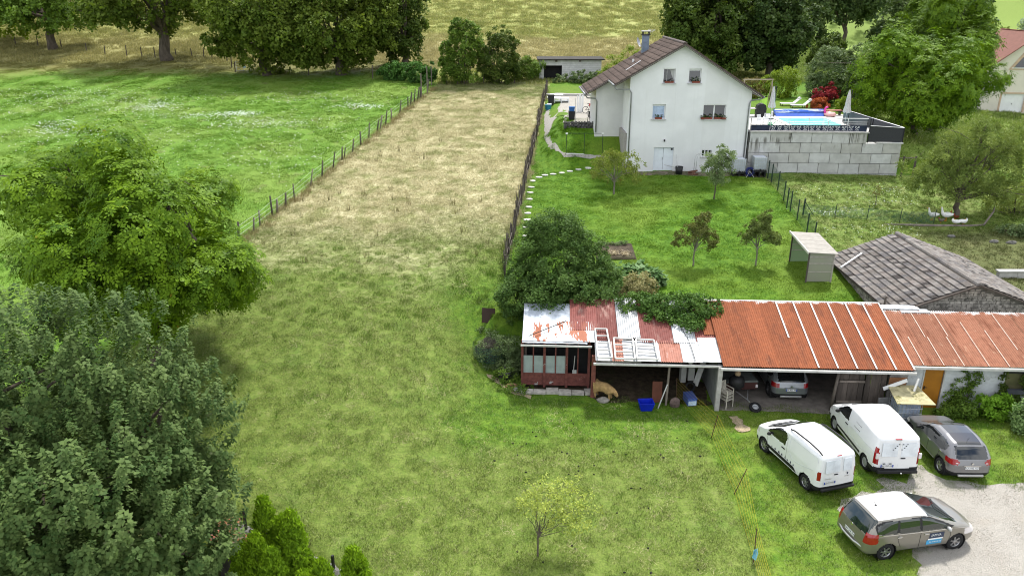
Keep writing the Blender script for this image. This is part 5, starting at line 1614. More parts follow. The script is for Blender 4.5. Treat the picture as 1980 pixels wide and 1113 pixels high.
def seam(par, pts, s, sh, mat=None, off=.003, wd=.012):
    g = MB()
    for a, b in zip(pts[:-1], pts[1:]):
        n = 4
        for k in range(n):
            p = [a[0] + (b[0] - a[0]) * k / n, a[1] + (b[1] - a[1]) * k / n]; q = [a[0] + (b[0] - a[0]) * (k + 1) / n, a[1] + (b[1] - a[1]) * (k + 1) / n]
            g.beam((p[0], s * (sh.side_y(*p) + off), p[1]), (q[0], s * (sh.side_y(*q) + off), q[1]), .006, wd, up=(0, 0, 1) if abs(p[0] - q[0]) > abs(p[1] - q[1]) else (1, 0, 0))
    return g.build('panel_gap', mat or TRIM, par)

def place(name, label, x, y, head, cat):
    return thing(name, label, cat, (x, y, tz(x, y)), R(90 - head))

def van_common(t, sh, mats, wb, rw, track, rim, spokes, style, arch):
    for x in (0, wb): sh.cut(x, {'z': rw, 'r': arch})
    o = sh.build(t, mats, split=('side_window', 'tail_lamp', 'headlamp'))
    add_wheels(t, wb, track, rw, .2, rim, spokes, style)
    g = MB(); g.bb(-.5, wb + .45, -track / 2 + .12, track / 2 - .12, .2, .62); g.build('underbody', TRIM, t)
    return o

# --- compact white van
def compact_van():
    t = place('compact_van', 'compact white delivery van with black roof rails and alloy wheels', 12.33, 25.98, -16.5, 'van')
    sh = Shell(4.40, .72, 1.85, .24,
        [(-.66, 1.76), (-.5, 1.82), (.8, 1.86), (1.5, 1.83), (1.95, 1.7), (2.85, 1.17), (3.1, 1.1), (3.45, 1.0), (3.6, .86)],
        [(.2, -.66), (.45, -.72), (.6, -.7), (1.1, -.68), (1.8, -.6)], [(.2, 3.5), (.4, 3.66), (.62, 3.68), (.85, 3.6), (1.05, 3.5), (1.9, 3.45)], 1.1, .12, .17)
    C, N = sh.C, sh.FN
    sh.part('bumper', (C[:, 2] < .5) & (C[:, 0] < -.28)); sh.part('front_bumper', (C[:, 2] < .5) & (C[:, 0] > 3.25))
    sh.part('sill_cladding', (C[:, 2] < .34) & (C[:, 0] > .3) & (C[:, 0] < 2.5))
    sh.part('side_window', sh.poly([(1.42, 1.14), (2.05, 1.12), (2.52, 1.14), (2.62, 1.2), (2.02, 1.6), (1.85, 1.66), (1.5, 1.66), (1.38, 1.5)]))
    wx = (N[:, 2] > .5) & (C[:, 0] > 1.88) & (C[:, 0] < 2.92) & (np.abs(C[:, 1]) < .74 - .03 * (C[:, 2] - 1.1))
    sh.part('windscreen', wx)
    sh.part('tail_lamp', (C[:, 0] < -.56) & (C[:, 2] > .78) & (C[:, 2] < 1.16) & (np.abs(C[:, 1]) > .76))
    sh.part('headlamp', (C[:, 0] > 3.2) & (C[:, 2] > .72) & (C[:, 2] < .9) & (np.abs(C[:, 1]) > .5))
    sh.part('grille', (C[:, 0] > 3.4) & (C[:, 2] > .5) & (C[:, 2] < .68) & (np.abs(C[:, 1]) < .55))
    van_common(t, sh, dict(body=WPAINT, bumper=TRIM, front_bumper=TRIM, sill_cladding=TRIM, side_window=CGLASS, windscreen=CGLASS, tail_lamp=LAMP, headlamp=LAMPC, grille=TRIM), 2.785, .33, 1.6, RIM, 7, 'spoke', .385)
    for s in (-1, 1):
        handle(t, 1.5, s, .98, sh, TRIM)
        seam(t, [(2.5, .42), (2.6, .9), (2.55, 1.14)], s, sh, SILV); seam(t, [(1.3, .42), (1.28, 1.0), (1.36, 1.66)], s, sh, SILV)
        seam(t, [(1.1, .98), (.9, .82), (.5, .86), (-.35, 1.1)], s, sh, M('white_shade', (.66, .68, .7), .4) if 'white_shade' not in bpy.data.materials else bpy.data.materials['white_shade'], wd=.03)
        seam(t, [(1.15, 1.02), (1.18, 1.62), (-.4, 1.66), (-.5, 1.5)], s, sh, bpy.data.materials['white_shade'], wd=.02)
        g = MB()
        y = lambda x, z: s * (sh.side_y(x, z) + .012)
        g.add([(.55, y(.55, .4), .4), (2.45, y(2.45, .44), .44), (2.6, y(2.6, .52), .52), (2.45, y(2.45, .58), .58), (.75, y(.75, .56), .56)], [(0, 1, 2, 3, 4)]); g.build('door_moulding', TRIM, t)
        mirror(t, 2.42, s * .86, 1.12, s, TRIM)
        g = MB(); g.path([(1.45, s * .72, 1.83), (1.2, s * .72, 1.9), (.3, s * .72, 1.93), (-.25, s * .71, 1.89), (-.5, s * .7, 1.82)], .032, 6); g.build('roof_rail', TRIM, t)
    # mountain outline decal above the moulding
    rr = random.Random(3)
    for s in (-1, 1):
        x = 2.25
        while x > .75:
            hgt = rr.uniform(.04, .16); d = rr.uniform(.07, .15); zb_ = .6
            g = MB(); yy = s * (sh.side_y(x, .66) + .006)
            g.add([(x, yy, zb_), (x - d, yy, zb_), (x - d * .7, yy, zb_ + hgt * .5), (x - d * .5, yy, zb_ + hgt)], [(0, 1, 2, 3)]); g.build('mountain_decal', INKB, t); x -= d + rr.uniform(.03, .14)
    # rear doors
    g = MB(); g.beam((-.68, -.13, .55), (-.625, -.13, 1.68), .012, .012); g.build('door_gap', bpy.data.materials['white_shade'], t)
    for ya, yb in ((-.08, .62), (-.18, -.62)):
        g = MB(); g.box(((-.668), (ya + yb) / 2, 1.34), (.012, abs(ya - yb) - .06, .52), M=Matrix.Rotation(R(6), 3, 'Y')); g.build('rear_door_panel', M('panel_white', (.7, .74, .78), .3, coat=.5) if 'panel_white' not in bpy.data.materials else bpy.data.materials['panel_white'], t, bevel=.01)
    g = MB(); g.beam((-.7, .18, .99), (-.7, .02, .99), .03, .03); g.build('rear_handle', TRIM, t)
    g = MB(); g.beam((-.6, .1, 1.75), (-.6, -.1, 1.75), .03, .02); g.build('brake_light', LAMP, t)
    plate(t, -.715, .67, 'GA 210 LR', .36, 3)
    g = MB(); g.ball((-.7, -.42, .96), (.008, .03, .05)); g.build('badge', INKB, t); inst('lettering', text_mesh('PARTNER', .05, SILV), t, (-.7, -.42, .84), (R(90), 0, R(-90)))
    g = MB(); g.beam((-.712, .6, .84), (-.712, .3, .84), .01, .02); g.build('nameplate', SILV, t)
    g = MB(); g.box((-.76, 0, .4), (.1, 1.5, .1)); g.build('rear_step', TRIM, t, bevel=.02)
    g = MB(); g.beam((2.95, -.5, 1.17), (2.92, .1, 1.18), .02, .02); g.beam((2.98, .0, 1.15), (2.94, .6, 1.17), .02, .02); g.build('wiper', TRIM, t)
compact_van()

# --- bigger panel van
def panel_van():
    t = place('panel_van', 'larger white panel van parked between the compact van and the grey car', 15.31, 27.15, -1.0, 'van')
    sh = Shell(4.81, .83, 1.9, .26,
        [(-.76, 1.86), (-.6, 1.92), (1.2, 1.94), (1.9, 1.9), (2.2, 1.8), (3.05, 1.22), (3.25, 1.16), (3.6, 1.02), (3.75, .85)],
        [(.2, -.76), (.4, -.83), (.6, -.8), (1.2, -.78), (1.9, -.72)], [(.2, 3.8), (.45, 3.97), (.7, 3.95), (.95, 3.8), (1.2, 3.62), (2, 3.6)], 1.15, .13, .15)
    C, N = sh.C, sh.FN
    sh.part('bumper', (C[:, 2] < .56) & (C[:, 0] < -.3)); sh.part('front_bumper', (C[:, 2] < .56) & (C[:, 0] > 3.5))
    sh.part('side_window', sh.poly([(1.75, 1.2), (2.7, 1.18), (2.82, 1.24), (2.2, 1.68), (2.05, 1.72), (1.78, 1.72)]))
    sh.part('windscreen', (N[:, 2] > .5) & (C[:, 0] > 2.1) & (C[:, 0] < 3.1) & (np.abs(C[:, 1]) < .74))
    sh.part('tail_lamp', (C[:, 0] < -.6) & (C[:, 2] > .7) & (C[:, 2] < 1.42) & (np.abs(C[:, 1]) > .78))
    sh.part('headlamp', (C[:, 0] > 3.4) & (C[:, 2] > .8) & (C[:, 2] < 1.0) & (np.abs(C[:, 1]) > .5))
    van_common(t, sh, dict(body=WPAINT, bumper=TRIM, front_bumper=TRIM, side_window=CGLASS, windscreen=CGLASS, tail_lamp=LAMP, headlamp=LAMPC), 3.0, .33, 1.64, CAP, 0, 'cover', .385)
    for s in (-1, 1):
        handle(t, 1.85, s, 1.03, sh, TRIM)
        seam(t, [(1.68, .45), (1.66, 1.1), (1.72, 1.72)], s, sh, bpy.data.materials['white_shade']); seam(t, [(2.75, .45), (2.85, .9), (2.8, 1.2)], s, sh, bpy.data.materials['white_shade'])
        seam(t, [(1.5, 1.15), (-.5, 1.18)], s, sh, bpy.data.materials['white_shade'], wd=.02); seam(t, [(1.55, .72), (.4, .72), (-.4, .95)], s, sh, bpy.data.materials['white_shade'], wd=.025)
        seam(t, [(2.65, .52), (.45, .52)], s, sh, TRIM, off=.012, wd=.09)
        mirror(t, 2.68, s * .9, 1.18, s, TRIM)
        for zq, xo in ((1.52, .0), (1.3, .05)):
            for k in range(6):
                x = 1.15 - k * .09 + xo; g = MB(); g.ball((x, s * (sh.side_y(x, zq) + .003), zq), (.022, .006, .022), 7, 4); g.build('vent_hole', TRIM, t)
    WS = bpy.data.materials['white_shade']; PW = bpy.data.materials['panel_white']
    g = MB(); g.beam((-.8, 0, .5), (-.735, 0, 1.82), .014, .014); g.build('door_gap', WS, t)
    for sg in (-1, 1):
        g = MB(); g.box((-.768, sg * .38, 1.36), (.014, .62, .58), M=Matrix.Rotation(R(4), 3, 'Y')); g.build('rear_door_panel', PW, t, bevel=.012)
    for (y, z) in ((.06, 1.62), (.13, 1.54), (.2, 1.46), (.27, 1.38), (-.1, 1.62), (-.27, 1.62), (-.22, 1.54), (-.17, 1.46), (-.08, 1.38)):
        g = MB(); g.box((-.778, y, z), (.012, .04, .03)); g.build('vent_hole', TRIM, t)
    g = MB(); g.box((-.74, .1, 1.83), (.05, .24, .035)); g.build('brake_light', LAMP, t)
    g = MB(); g.beam((-.805, -.08, 1.0), (-.805, -.26, 1.0), .03, .035); g.build('rear_handle', TRIM, t)
    for sg in (-1, 1):
        for z0, z1 in ((.98, 1.2),):
            g = MB(); g.box((-.77, sg * .85, (z0 + z1) / 2), (.07, .1, z1 - z0)); g.build('reversing_lamp', LAMPC, t)
    plate(t, -.81, .66, 'BN 707 NL', .42, 2, blue=True)
    for y in (.3, .55):
        g = MB(); g.box((-.81, y, .76), (.03, .1, .02)); g.build('plate_light', TRIM, t)
    g = MB(); g.box((-.86, 0, .42), (.12, 1.6, .12)); g.build('rear_step', TRIM, t, bevel=.02)
    g = MB(); g.ball((-.98, -.1, .42), .04); g.tube((-.98, -.1, .42), (-.85, -.1, .34), .02); g.build('tow_ball', CHROME, t, smooth=True)
    g = MB(); g.beam((3.12, -.6, 1.22), (3.1, .1, 1.23), .02, .02); g.beam((3.15, .0, 1.2), (3.12, .65, 1.22), .02, .02); g.build('wiper', TRIM, t)
    g = MB(); g.tube((2.0, 0, 1.93), (1.85, 0, 2.0), .008); g.build('roof_antenna', TRIM, t)
panel_van()

# --- grey crossover
def crossover(name, label, x, y, head, pt, rimm, glassroof, txt, txt_blue, style):
    t = place(name, label, x, y, head, 'car')
    sh = Shell(4.12, .72, 1.78, .26,
        [(-.42, 1.42), (-.2, 1.5), (.5, 1.565), (1.15, 1.55), (1.5, 1.45), (2.3, 1.05), (2.5, 1.0), (3.0, .93), (3.25, .8)],
        [(.2, -.64), (.45, -.72), (.75, -.7), (1.0, -.62), (1.15, -.52), (1.42, -.3), (1.6, -.25)], [(.2, 3.25), (.45, 3.4), (.7, 3.38), (.9, 3.2), (1.6, 3.1)], .98, .2, .2, taperr=.1)
    C, N = sh.C, sh.FN
    sh.part('cladding', ((C[:, 2] < .46) & ((C[:, 0] < -.2) | (C[:, 0] > 2.95))) | ((C[:, 2] < .38)))
    for xx in (0, 2.606): sh.part('cladding', ((C[:, 0] - xx) ** 2 + (C[:, 2] - .34) ** 2 < .44 ** 2) & (np.abs(N[:, 1]) > .5) & (C[:, 2] < .75))
    sh.part('side_window', sh.poly([(-.1, 1.12), (.2, 1.02), (1.9, 1.0), (2.05, 1.03), (1.45, 1.36), (1.2, 1.44), (.2, 1.44), (-.15, 1.34)]))
    sh.part('windscreen', (N[:, 2] > .5) & (C[:, 0] > 1.38) & (C[:, 0] < 2.32) & (np.abs(C[:, 1]) < .66))
    if glassroof: sh.part('glass_roof', (N[:, 2] > .5) & (C[:, 0] > -.3) & (C[:, 0] < 1.25) & (np.abs(C[:, 1]) < .48))
    sh.part('rear_window', (N[:, 0] < -.5) & (C[:, 2] > 1.02) & (C[:, 2] < 1.4) & (np.abs(C[:, 1]) < .62))
    if style == 'wide': sh.part('tail_lamp', (C[:, 0] < -.25) & (C[:, 2] > .78 ) & (C[:, 2] < 1.0) & (np.abs(C[:, 1]) > .48 + .9 * np.abs(C[:, 2] - .88)))
    else: sh.part('tail_lamp', (C[:, 0] < -.3) & (C[:, 2] > .76) & (C[:, 2] < .98) & (np.abs(C[:, 1]) > .55))
    sh.part('headlamp', (C[:, 0] > 2.8) & (C[:, 2] > .7) & (C[:, 2] < .84) & (np.abs(C[:, 1]) > .45))
    for xx in (0, 2.606): sh.cut(xx, {'z': .34, 'r': .385})
    sh.build(t, dict(body=pt, cladding=TRIM, side_window=CGLASS, windscreen=CGLASS, glass_roof=CGLASS, rear_window=CGLASS, tail_lamp=LAMP, headlamp=LAMPC), split=('side_window', 'tail_lamp', 'headlamp'))
    add_wheels(t, 2.606, 1.56, .335, .21, rimm, 5)
    g = MB(); g.bb(-.5, 3.0, -.64, .64, .2, .6); g.build('underbody', TRIM, t)
    for s in (-1, 1):
        handle(t, 1.05, s, .93, sh, CHROME); handle(t, .12, s, .97, sh, CHROME)
        seam(t, [(1.1, .4), (1.08, .98)], s, sh); seam(t, [(2.1, .4), (2.15, .8), (2.05, 1.02)], s, sh); seam(t, [(.25, .7), (.2, 1.0)], s, sh)
        seam(t, [(.5, .4), (2.0, .38)], s, sh, SILV, wd=.03, off=.008)
        mirror(t, 1.86, s * .83, 1.04, s, TRIM)
        if style == 'wide':
            g = MB(); g.ball((-.6, s * .56, .84), (.05, .13, .045), 10, 6); g.build('reversing_lamp', LAMPC, t, smooth=True)
    plate(t, -.712, .68, txt, 0, 4, blue=txt_blue)
    g = MB(); g.beam((-.71, -.33, .77), (-.71, .33, .77), .02, .035); g.build('tailgate_bar', CHROME if style == 'wide' else pt, t)
    g = MB()
    if style == 'wide': g.add([(-.70, 0, .92), (-.70, -.05, .86), (-.70, 0, .8), (-.70, .05, .86)], [(0, 1, 2, 3)])
    else:
        g.beam((-.70, -.06, .84), (-.70, 0, .89), .012, .02); g.beam((-.70, 0, .89), (-.70, .06, .84), .012, .02); g.beam((-.70, -.06, .79), (-.70, 0, .84), .012, .02); g.beam((-.70, 0, .84), (-.70, .06, .79), .012, .02)
    g.build('badge', CHROME, t)
    g = MB(); g.box((-.7, 0, .34), (.1, 1.0, .09)); g.build('rear_skid_plate', SILV, t, bevel=.02)
    g = MB(); g.tube((.0, 0, 1.53), (-.1, 0, 1.68), .007); g.build('roof_antenna', TRIM, t)
    g = MB(); g.beam((-.58, .05, 1.06), (-.5, .32, 1.12), .015, .015); g.build('rear_wiper', TRIM, t)
    return t
crossover('crossover_car', 'dark grey crossover car with glass roof parked right of the vans', 18.2, 26.85, 1.0, GPAINT, RIM, True, 'CX 032 XD', False, 'wide')
crossover('crossover_car', 'silver grey crossover car parked inside the open garage', 13.25, 33.3, 2.0, SPAINT, RIMD, False, 'FX 423 ML', True, 'round')

# --- taupe people carrier
def mpv():
    t = place('people_carrier', 'taupe people carrier with sky glare coloured into its roof and blue door sticker in front', 12.62, 22.5, 78.5, 'car')
    sh = Shell(4.53, .86, 1.84, .24,
        [(-.5, 1.56), (-.3, 1.61), (.5, 1.645), (1.2, 1.62), (1.6, 1.53), (2.72, 1.05), (2.95, 1.0), (3.35, .9), (3.5, .78)],
        [(.2, -.78), (.42, -.86), (.8, -.83), (1.0, -.78), (1.2, -.66), (1.55, -.42), (1.7, -.38)], [(.2, 3.5), (.42, 3.67), (.65, 3.66), (.85, 3.5), (1.05, 3.4), (1.7, 3.3)], 1.0, .2, .2, taperf=.14)
    C, N = sh.C, sh.FN
    sh.part('roof', (N[:, 2] > .5) & (C[:, 0] > -.44) & (C[:, 0] < 1.52) & (C[:, 2] > 1.42))
    sh.part('windscreen', (N[:, 2] > .5) & (C[:, 0] > 1.52) & (C[:, 0] < 2.78) & (np.abs(C[:, 1]) < .72))
    sh.part('bumper', (C[:, 2] < .34))
    for a in ([(-.42, 1.12), (.28, 1.06), (.34, 1.48), (-.1, 1.48), (-.42, 1.36)], [(.4, 1.05), (1.18, 1.04), (1.16, 1.49), (.42, 1.49)], [(1.28, 1.04), (2.3, 1.02), (2.4, 1.06), (1.7, 1.36), (1.45, 1.46), (1.26, 1.48)]):
        sh.part('side_window', sh.poly(a))
    sh.part('window_pillar', sh.poly([(-.44, 1.1), (2.4, 1.02), (2.5, 1.06), (1.7, 1.42), (1.4, 1.5), (-.2, 1.5), (-.5, 1.4)]) & (sh.cls == 0))
    sh.part('rear_window', (N[:, 0] < -.5) & (C[:, 2] > 1.0 + .1 * np.clip(np.abs(C[:, 1]) - .2, 0, 1)) & (C[:, 2] < 1.5) & (np.abs(C[:, 1]) < .7))
    sh.part('tail_lamp', (C[:, 0] < -.4) & (C[:, 2] > .74) & (C[:, 2] < 1.1) & (np.abs(C[:, 1]) > .66) & (C[:, 0] < -.4 - .5 * (1.02 - C[:, 2]) + .1))
    sh.part('headlamp', (C[:, 0] > 3.0) & (C[:, 2] > .62) & (C[:, 2] < .86) & (np.abs(C[:, 1]) > .5))
    for xx in (0, 2.727): sh.cut(xx, {'z': .335, 'r': .38})
    sh.build(t, dict(body=TPAINT, roof=paint('roof_glare_paint', (.62, .62, .61), .2), bumper=TRIM, windscreen=TGLASS, side_window=TGLASS, window_pillar=TRIM, rear_window=TGLASS, tail_lamp=LAMP, headlamp=LAMPC), split=('side_window', 'tail_lamp', 'headlamp', 'window_pillar'))  # roof coloured paler than the body: bright sky reflection put into its paint
    add_wheels(t, 2.727, 1.58, .335, .21, RIM, 6)
    g = MB(); g.bb(-.55, 3.2, -.66, .66, .2, .6); g.build('underbody', TRIM, t)
    for s in (-1, 1):
        handle(t, 1.45, s, .9, sh, CHROME, .17); handle(t, .4, s, .92, sh, CHROME, .17)
        seam(t, [(1.22, .36), (1.22, 1.02)], s, sh); seam(t, [(2.35, .36), (2.42, .7), (2.35, 1.0)], s, sh); seam(t, [(.5, .5), (.36, .8), (.36, 1.04)], s, sh)
        seam(t, [(-.4, 1.06), (1.2, 1.01), (2.45, .99)], s, sh, CHROME, wd=.03, off=.008); seam(t, [(2.5, .985), (3.2, .87)], s, sh, CHROME, wd=.03, off=.004)
        mirror(t, 2.25, s * .87, 1.03, s, SILV)
        # magnetic sign on the front door
        y = lambda x, z: s * (sh.side_y(x, z) + .008)
        def pan(x0, x1, z0, z1, mat, nm, o=.0):
            g = MB(); yy = lambda x, z: y(x, z) + s * o
            g.add([(x0, yy(x0, z0), z0), (x1, yy(x1, z0), z0), (x1, yy(x1, z1), z1), (x0, yy(x0, z1), z1)], [(0, 1, 2, 3)]); return g.build(nm, mat, t)
        k1 = pan(1.58, 2.15, .68, .9, M('sign_navy', (.03, .045, .09), .4) if 'sign_navy' not in bpy.data.materials else bpy.data.materials['sign_navy'], 'door_sign')
        pan(1.54, 2.13, .625, .68, PLATEW, 'door_sign'); pan(1.5, 2.1, .44, .625, M('sign_blue', (.06, .33, .6), .4) if 'sign_blue' not in bpy.data.materials else bpy.data.materials['sign_blue'], 'door_sign')
        for txt, zz, sz in (('(AMVA', .8, .13), ('04 47 81 20 12', .53, .075)):
            inst('lettering', text_mesh(txt, sz, PLATEW), t, (1.84, y(1.84, zz) + s * .004, zz), (R(90), 0, 0 if s < 0 else pi))
    plate(t, -.85, .7, 'DM 218 TN', .0, 8, blue=False)
    g = MB(); g.ball((-.8, 0, .98), (.02, .05, .06)); g.build('badge', CHROME, t)
    g = MB(); g.path([(-.55, -.85, .5), (-.78, -.7, .52), (-.89, -.3, .52), (-.9, 0, .52), (-.89, .3, .52), (-.78, .7, .52), (-.55, .85, .5)], .035, 8); g.build('bumper_strip', SILV, t, smooth=True)
    g = MB(); g.tube((-.0, 0, 1.62), (-.12, 0, 1.85), .008); g.ball((0, 0, 1.635), (.05, .03, .02)); g.build('roof_antenna', TRIM, t)
    g = MB(); g.beam((2.75, -.6, 1.07), (2.4, .0, 1.22), .02, .02); g.beam((2.75, .6, 1.07), (2.45, .05, 1.2), .02, .02); g.build('wiper', TRIM, t)
mpv()
# ------------------------------------------------------------------ fences
def fence(name, label, cat='fence'):
    return thing(name, label, cat)
rr = random.Random(21)
pf_ = fence('pasture_fence', 'old wooden post and wire fence between pasture and straw field')
PF = [(-17.9, 45.6), (-17.55, 47.6), (-17.13, 49.39), (-16.95, 50.3), (-16.68, 52.3), (-16.45, 52.7), (-16.2, 53.9), (-15.9, 55.3), (-15.48, 58.4), (-15.1, 60.7), (-14.7, 62.9), (-14.36, 65.0), (-14.3, 65.5), (-13.96, 67.6), (-13.58, 69.7), (-13.26, 72.0), (-12.9, 74.6), (-12.7, 75.1), (-12.4, 76.6), (-12.1, 78.9), (-11.6, 81.2), (-11.05, 83.9), (-10.9, 84.6), (-10.65, 86.0), (-10.4, 87.0), (-10.2, 87.9), (-9.7, 91.4)]
for (x, y) in PF:
    h = rr.uniform(.95, 1.45); g = MB(); r0 = rr.uniform(.05, .085)
    g.tube((0, 0, -.2), (rr.uniform(-.02, .3), rr.uniform(-.12, .1), h), r0, r0 * .8, 7); g.build('post', WOOD_DK if rr.random() < .7 else WOOD_GREY, pf_, loc=(x, y, tz(x, y)), smooth=True)
for hz in (.35, .65, .95):
    g = MB(); g.path([(x, y, tz(x, y) + hz + rr.uniform(-.05, .05)) for x, y in PF], .008, 4); g.build('wire', STEEL, pf_)
for (x, y, h) in ((-10.05, 88.1, 2.6), (-9.6, 90.2, 3.0), (-9.55, 94.7, 2.2)):
    g = MB(); g.tube((0, 0, -.2), (.02, 0, h), .07, .06, 7); g.build('tall_post', WOOD_GREY, pf_, loc=(x, y, tz(x, y)))
# garden paling of split pales
gp = fence('paling_fence', 'dark weathered paling fence between straw field and garden lawn')
y = 42.4; k = 0; pal = []
for i in range(4):
    g = MB(); hh = 1.15 + .08 * i; wd = .1 + .02 * (i % 3)
    g.add([(-wd / 2, -.012, -.1), (wd / 2, -.012, -.1), (wd / 2 * .9, -.012, hh - .06), (0, -.012, hh), (-wd / 2, -.012, hh - .1), (-wd / 2, .012, -.1), (wd / 2, .012, -.1), (wd / 2 * .9, .012, hh - .06), (0, .012, hh), (-wd / 2, .012, hh - .1)],
          [(0, 1, 2, 3, 4), (9, 8, 7, 6, 5), (0, 5, 6, 1), (1, 6, 7, 2), (2, 7, 8, 3), (3, 8, 9, 4), (4, 9, 5, 0)])
    pal.append(g.mesh('pale', WOOD_GREY if i == 1 else WOOD_DK))
while y < 92:
    x = paling_x(y) + .08 * sin(y * .8)
    inst('pale', pal[rr.randrange(4)], gp, (x, y, tz(x, y)), (rr.uniform(-.09, .09), rr.uniform(-.14, .1), pi / 2 + rr.uniform(-.3, .3)), (1, 1, rr.uniform(.85, 1.15)))
    y += rr.uniform(.14, .24)
for y in np.arange(42.4, 92, 2.4):
    x = paling_x(y) + .08; g = MB(); g.tube((0, 0, -.2), (rr.uniform(-.1, .06), 0, 1.4), .06, .05, 7); g.build('post', WOOD_DK, gp, loc=(x, float(y), tz(x, y)))
for hz in (.35, .85):
    g = MB(); g.path([(paling_x(y) + .05, float(y), tz(paling_x(y), y) + hz) for y in np.arange(42.4, 92, 1.2)], .03, 5); g.build('rail', WOOD_DK, gp)
# green wire fence of the paddock
MESHM, mt_, mb_ = nodes('green_wire_mesh')
_p = nn(mt_, 'ShaderNodeNewGeometry').outputs['Position']; _s = nn(mt_, 'ShaderNodeSeparateXYZ'); mt_.links.new(_p, _s.inputs[0])
_a = mth(mt_, 'ADD', mth(mt_, 'MULTIPLY', _s.outputs[0], 3.1), mth(mt_, 'MULTIPLY', _s.outputs[1], 9)); 
_f1 = mth(mt_, 'LESS_THAN', mth(mt_, 'FRACT', mth(mt_, 'ADD', _a, mth(mt_, 'MULTIPLY', _s.outputs[2], 12))), .17)
_f2 = mth(mt_, 'LESS_THAN', mth(mt_, 'FRACT', mth(mt_, 'SUBTRACT', _a, mth(mt_, 'MULTIPLY', _s.outputs[2], 12))), .17)
_tr = nn(mt_, 'ShaderNodeBsdfTransparent'); _ms = nn(mt_, 'ShaderNodeMixShader')
mb_.inputs['Base Color'].default_value = (.03, .1, .07, 1)
mt_.links.new(mth(mt_, 'MAXIMUM', _f1, _f2), _ms.inputs[0]); mt_.links.new(_tr.outputs[0], _ms.inputs[1]); mt_.links.new(mb_.outputs[0], _ms.inputs[2])
mt_.links.new(_ms.outputs[0], mt_.nodes['Material Output'].inputs['Surface'])
GPOST = M('green_post', (.02, .035, .03), .5, .2, 5)
gf = fence('green_wire_fence', 'green wire mesh fence running down from the block wall to the lean-to')
GF = [(20.16, 61.3), (20.2, 60.4), (20.22, 59.5), (20.1, 57.5), (19.85, 55.3), (19.6, 53.8), (19.62, 53.1), (19.5, 51.3), (19.3, 48.8), (19.2, 47.2)]
for x, y in GF:
    g = MB(); g.tube((0, 0, -.1), (.02, 0, 1.45), .045, .045, 7); g.build('post', GPOST, gf, loc=(x, y, tz(x, y)))
for a, b in zip(GF[:-1], GF[1:]):
    g = MB(); g.quad((a[0], a[1], tz(*a) + .03), (b[0], b[1], tz(*b) + .03), (b[0], b[1], tz(*b) + 1.35), (a[0], a[1], tz(*a) + 1.35)); g.build('mesh_panel', MESHM, gf)
cf = fence('cross_fence', 'low thin wire fence crossing the paddock towards the geese')
CF = [(20.25, 52.3), (22.33, 51.92), (24.39, 51.53), (26.37, 50.96), (28.6, 50.77)]
for i, (x, y) in enumerate(CF):
    g = MB(); g.tube((0, 0, -.1), (.03, 0, 1.15 if i == 0 else 1.0), .06 if i == 0 else .022, n=6); g.build('post', GPOST, cf, loc=(x, y, tz(x, y)))
g = MB(); g.tube((0, 0, 1.0), (.7, -.1, .0), .025, n=6); g.build('brace', GPOST, cf, loc=(*CF[0], tz(*CF[0])))
for a, b in zip(CF[:-1], CF[1:]):
    g = MB(); g.quad((a[0], a[1], tz(*a) + .02), (b[0], b[1], tz(*b) + .02), (b[0], b[1], tz(*b) + .8), (a[0], a[1], tz(*a) + .8)); g.build('mesh_panel', MESHM, cf)
lgp = thing('log', 'long weathered log lying behind the geese', 'log', (28.2, 50.3, tz(28.2, 50.3)))
g = MB(); g.path([(-3, .3, .06), (-.5, .1, .07), (2.5, -.1, .07), (3.6, .1, .1), (4.7, 1.1, .75), (4.9, 1.4, 1.0)], [.06, .09, .09, .07, .06, .03], 7); g.build('log', WOOD_GREY, lgp, smooth=True)
po = thing('gate_post', 'dark wooden gate with posts at the right end of the block wall', 'gate', (31.3, 61.0, tz(31.3, 61)))
for a in (-.3, .65):
    g = MB(); g.tube((a, 0, -.2), (a + .02, 0, 1.65), .09, .08, 7); g.build('post', WOOD_DK, po)
g = MB(); g.tube((-.7, 0, 1.5), (.7, 0, 1.52), .035, n=6); g.build('rail', WOOD_GREY, po)
# posts behind the pasture
lf = fence('hill_fence', 'row of thin dark posts along the foot of the hillside')
for (x, y) in [(-74, 121), (-70, 119.8), (-65.8, 118.4), (-61, 116), (-57.5, 114.2), (-54, 113.2), (-51.5, 112.4), (-49.6, 112.2), (-47, 113), (-44.6, 112.6), (-43, 112.6), (-41.7, 112.2), (-40.1, 111.5), (-38.9, 110.1), (-36.8, 105.5), (-35.4, 102.6), (-25.6, 100.8), (-17.2, 98.6), (-7.8, 95.2), (-6.5, 95.4), (-3.4, 95.4), (.3, 96)]:
    g = MB(); h = rr.uniform(1.0, 1.7); g.tube((0, 0, -.2), (rr.uniform(-.1, .1), 0, h), .07, .06, 6); g.build('post', WOOD_DK, lf, loc=(x, y, tz(x, y)))
gt = thing('field_gate', 'small grey metal gate under the big trees with a pale blue sign', 'gate', (-35.0, 102.0, tz(-35, 102)))
g = MB()
for z in (.3, .7, 1.1, 1.4): g.tube((0, 0, z), (1.7, .3, z), .025, n=6)
for x in (0, .85, 1.7): g.tube((x, x * .18, .2), (x, x * .18, 1.5), .03, n=6)
g.build('bars', STEEL, gt); g = MB(); g.box((1.0, .12, .75), (.35, .03, .22)); g.build('sign', M('pale_blue_sign', (.4, .6, .65), .6), gt)
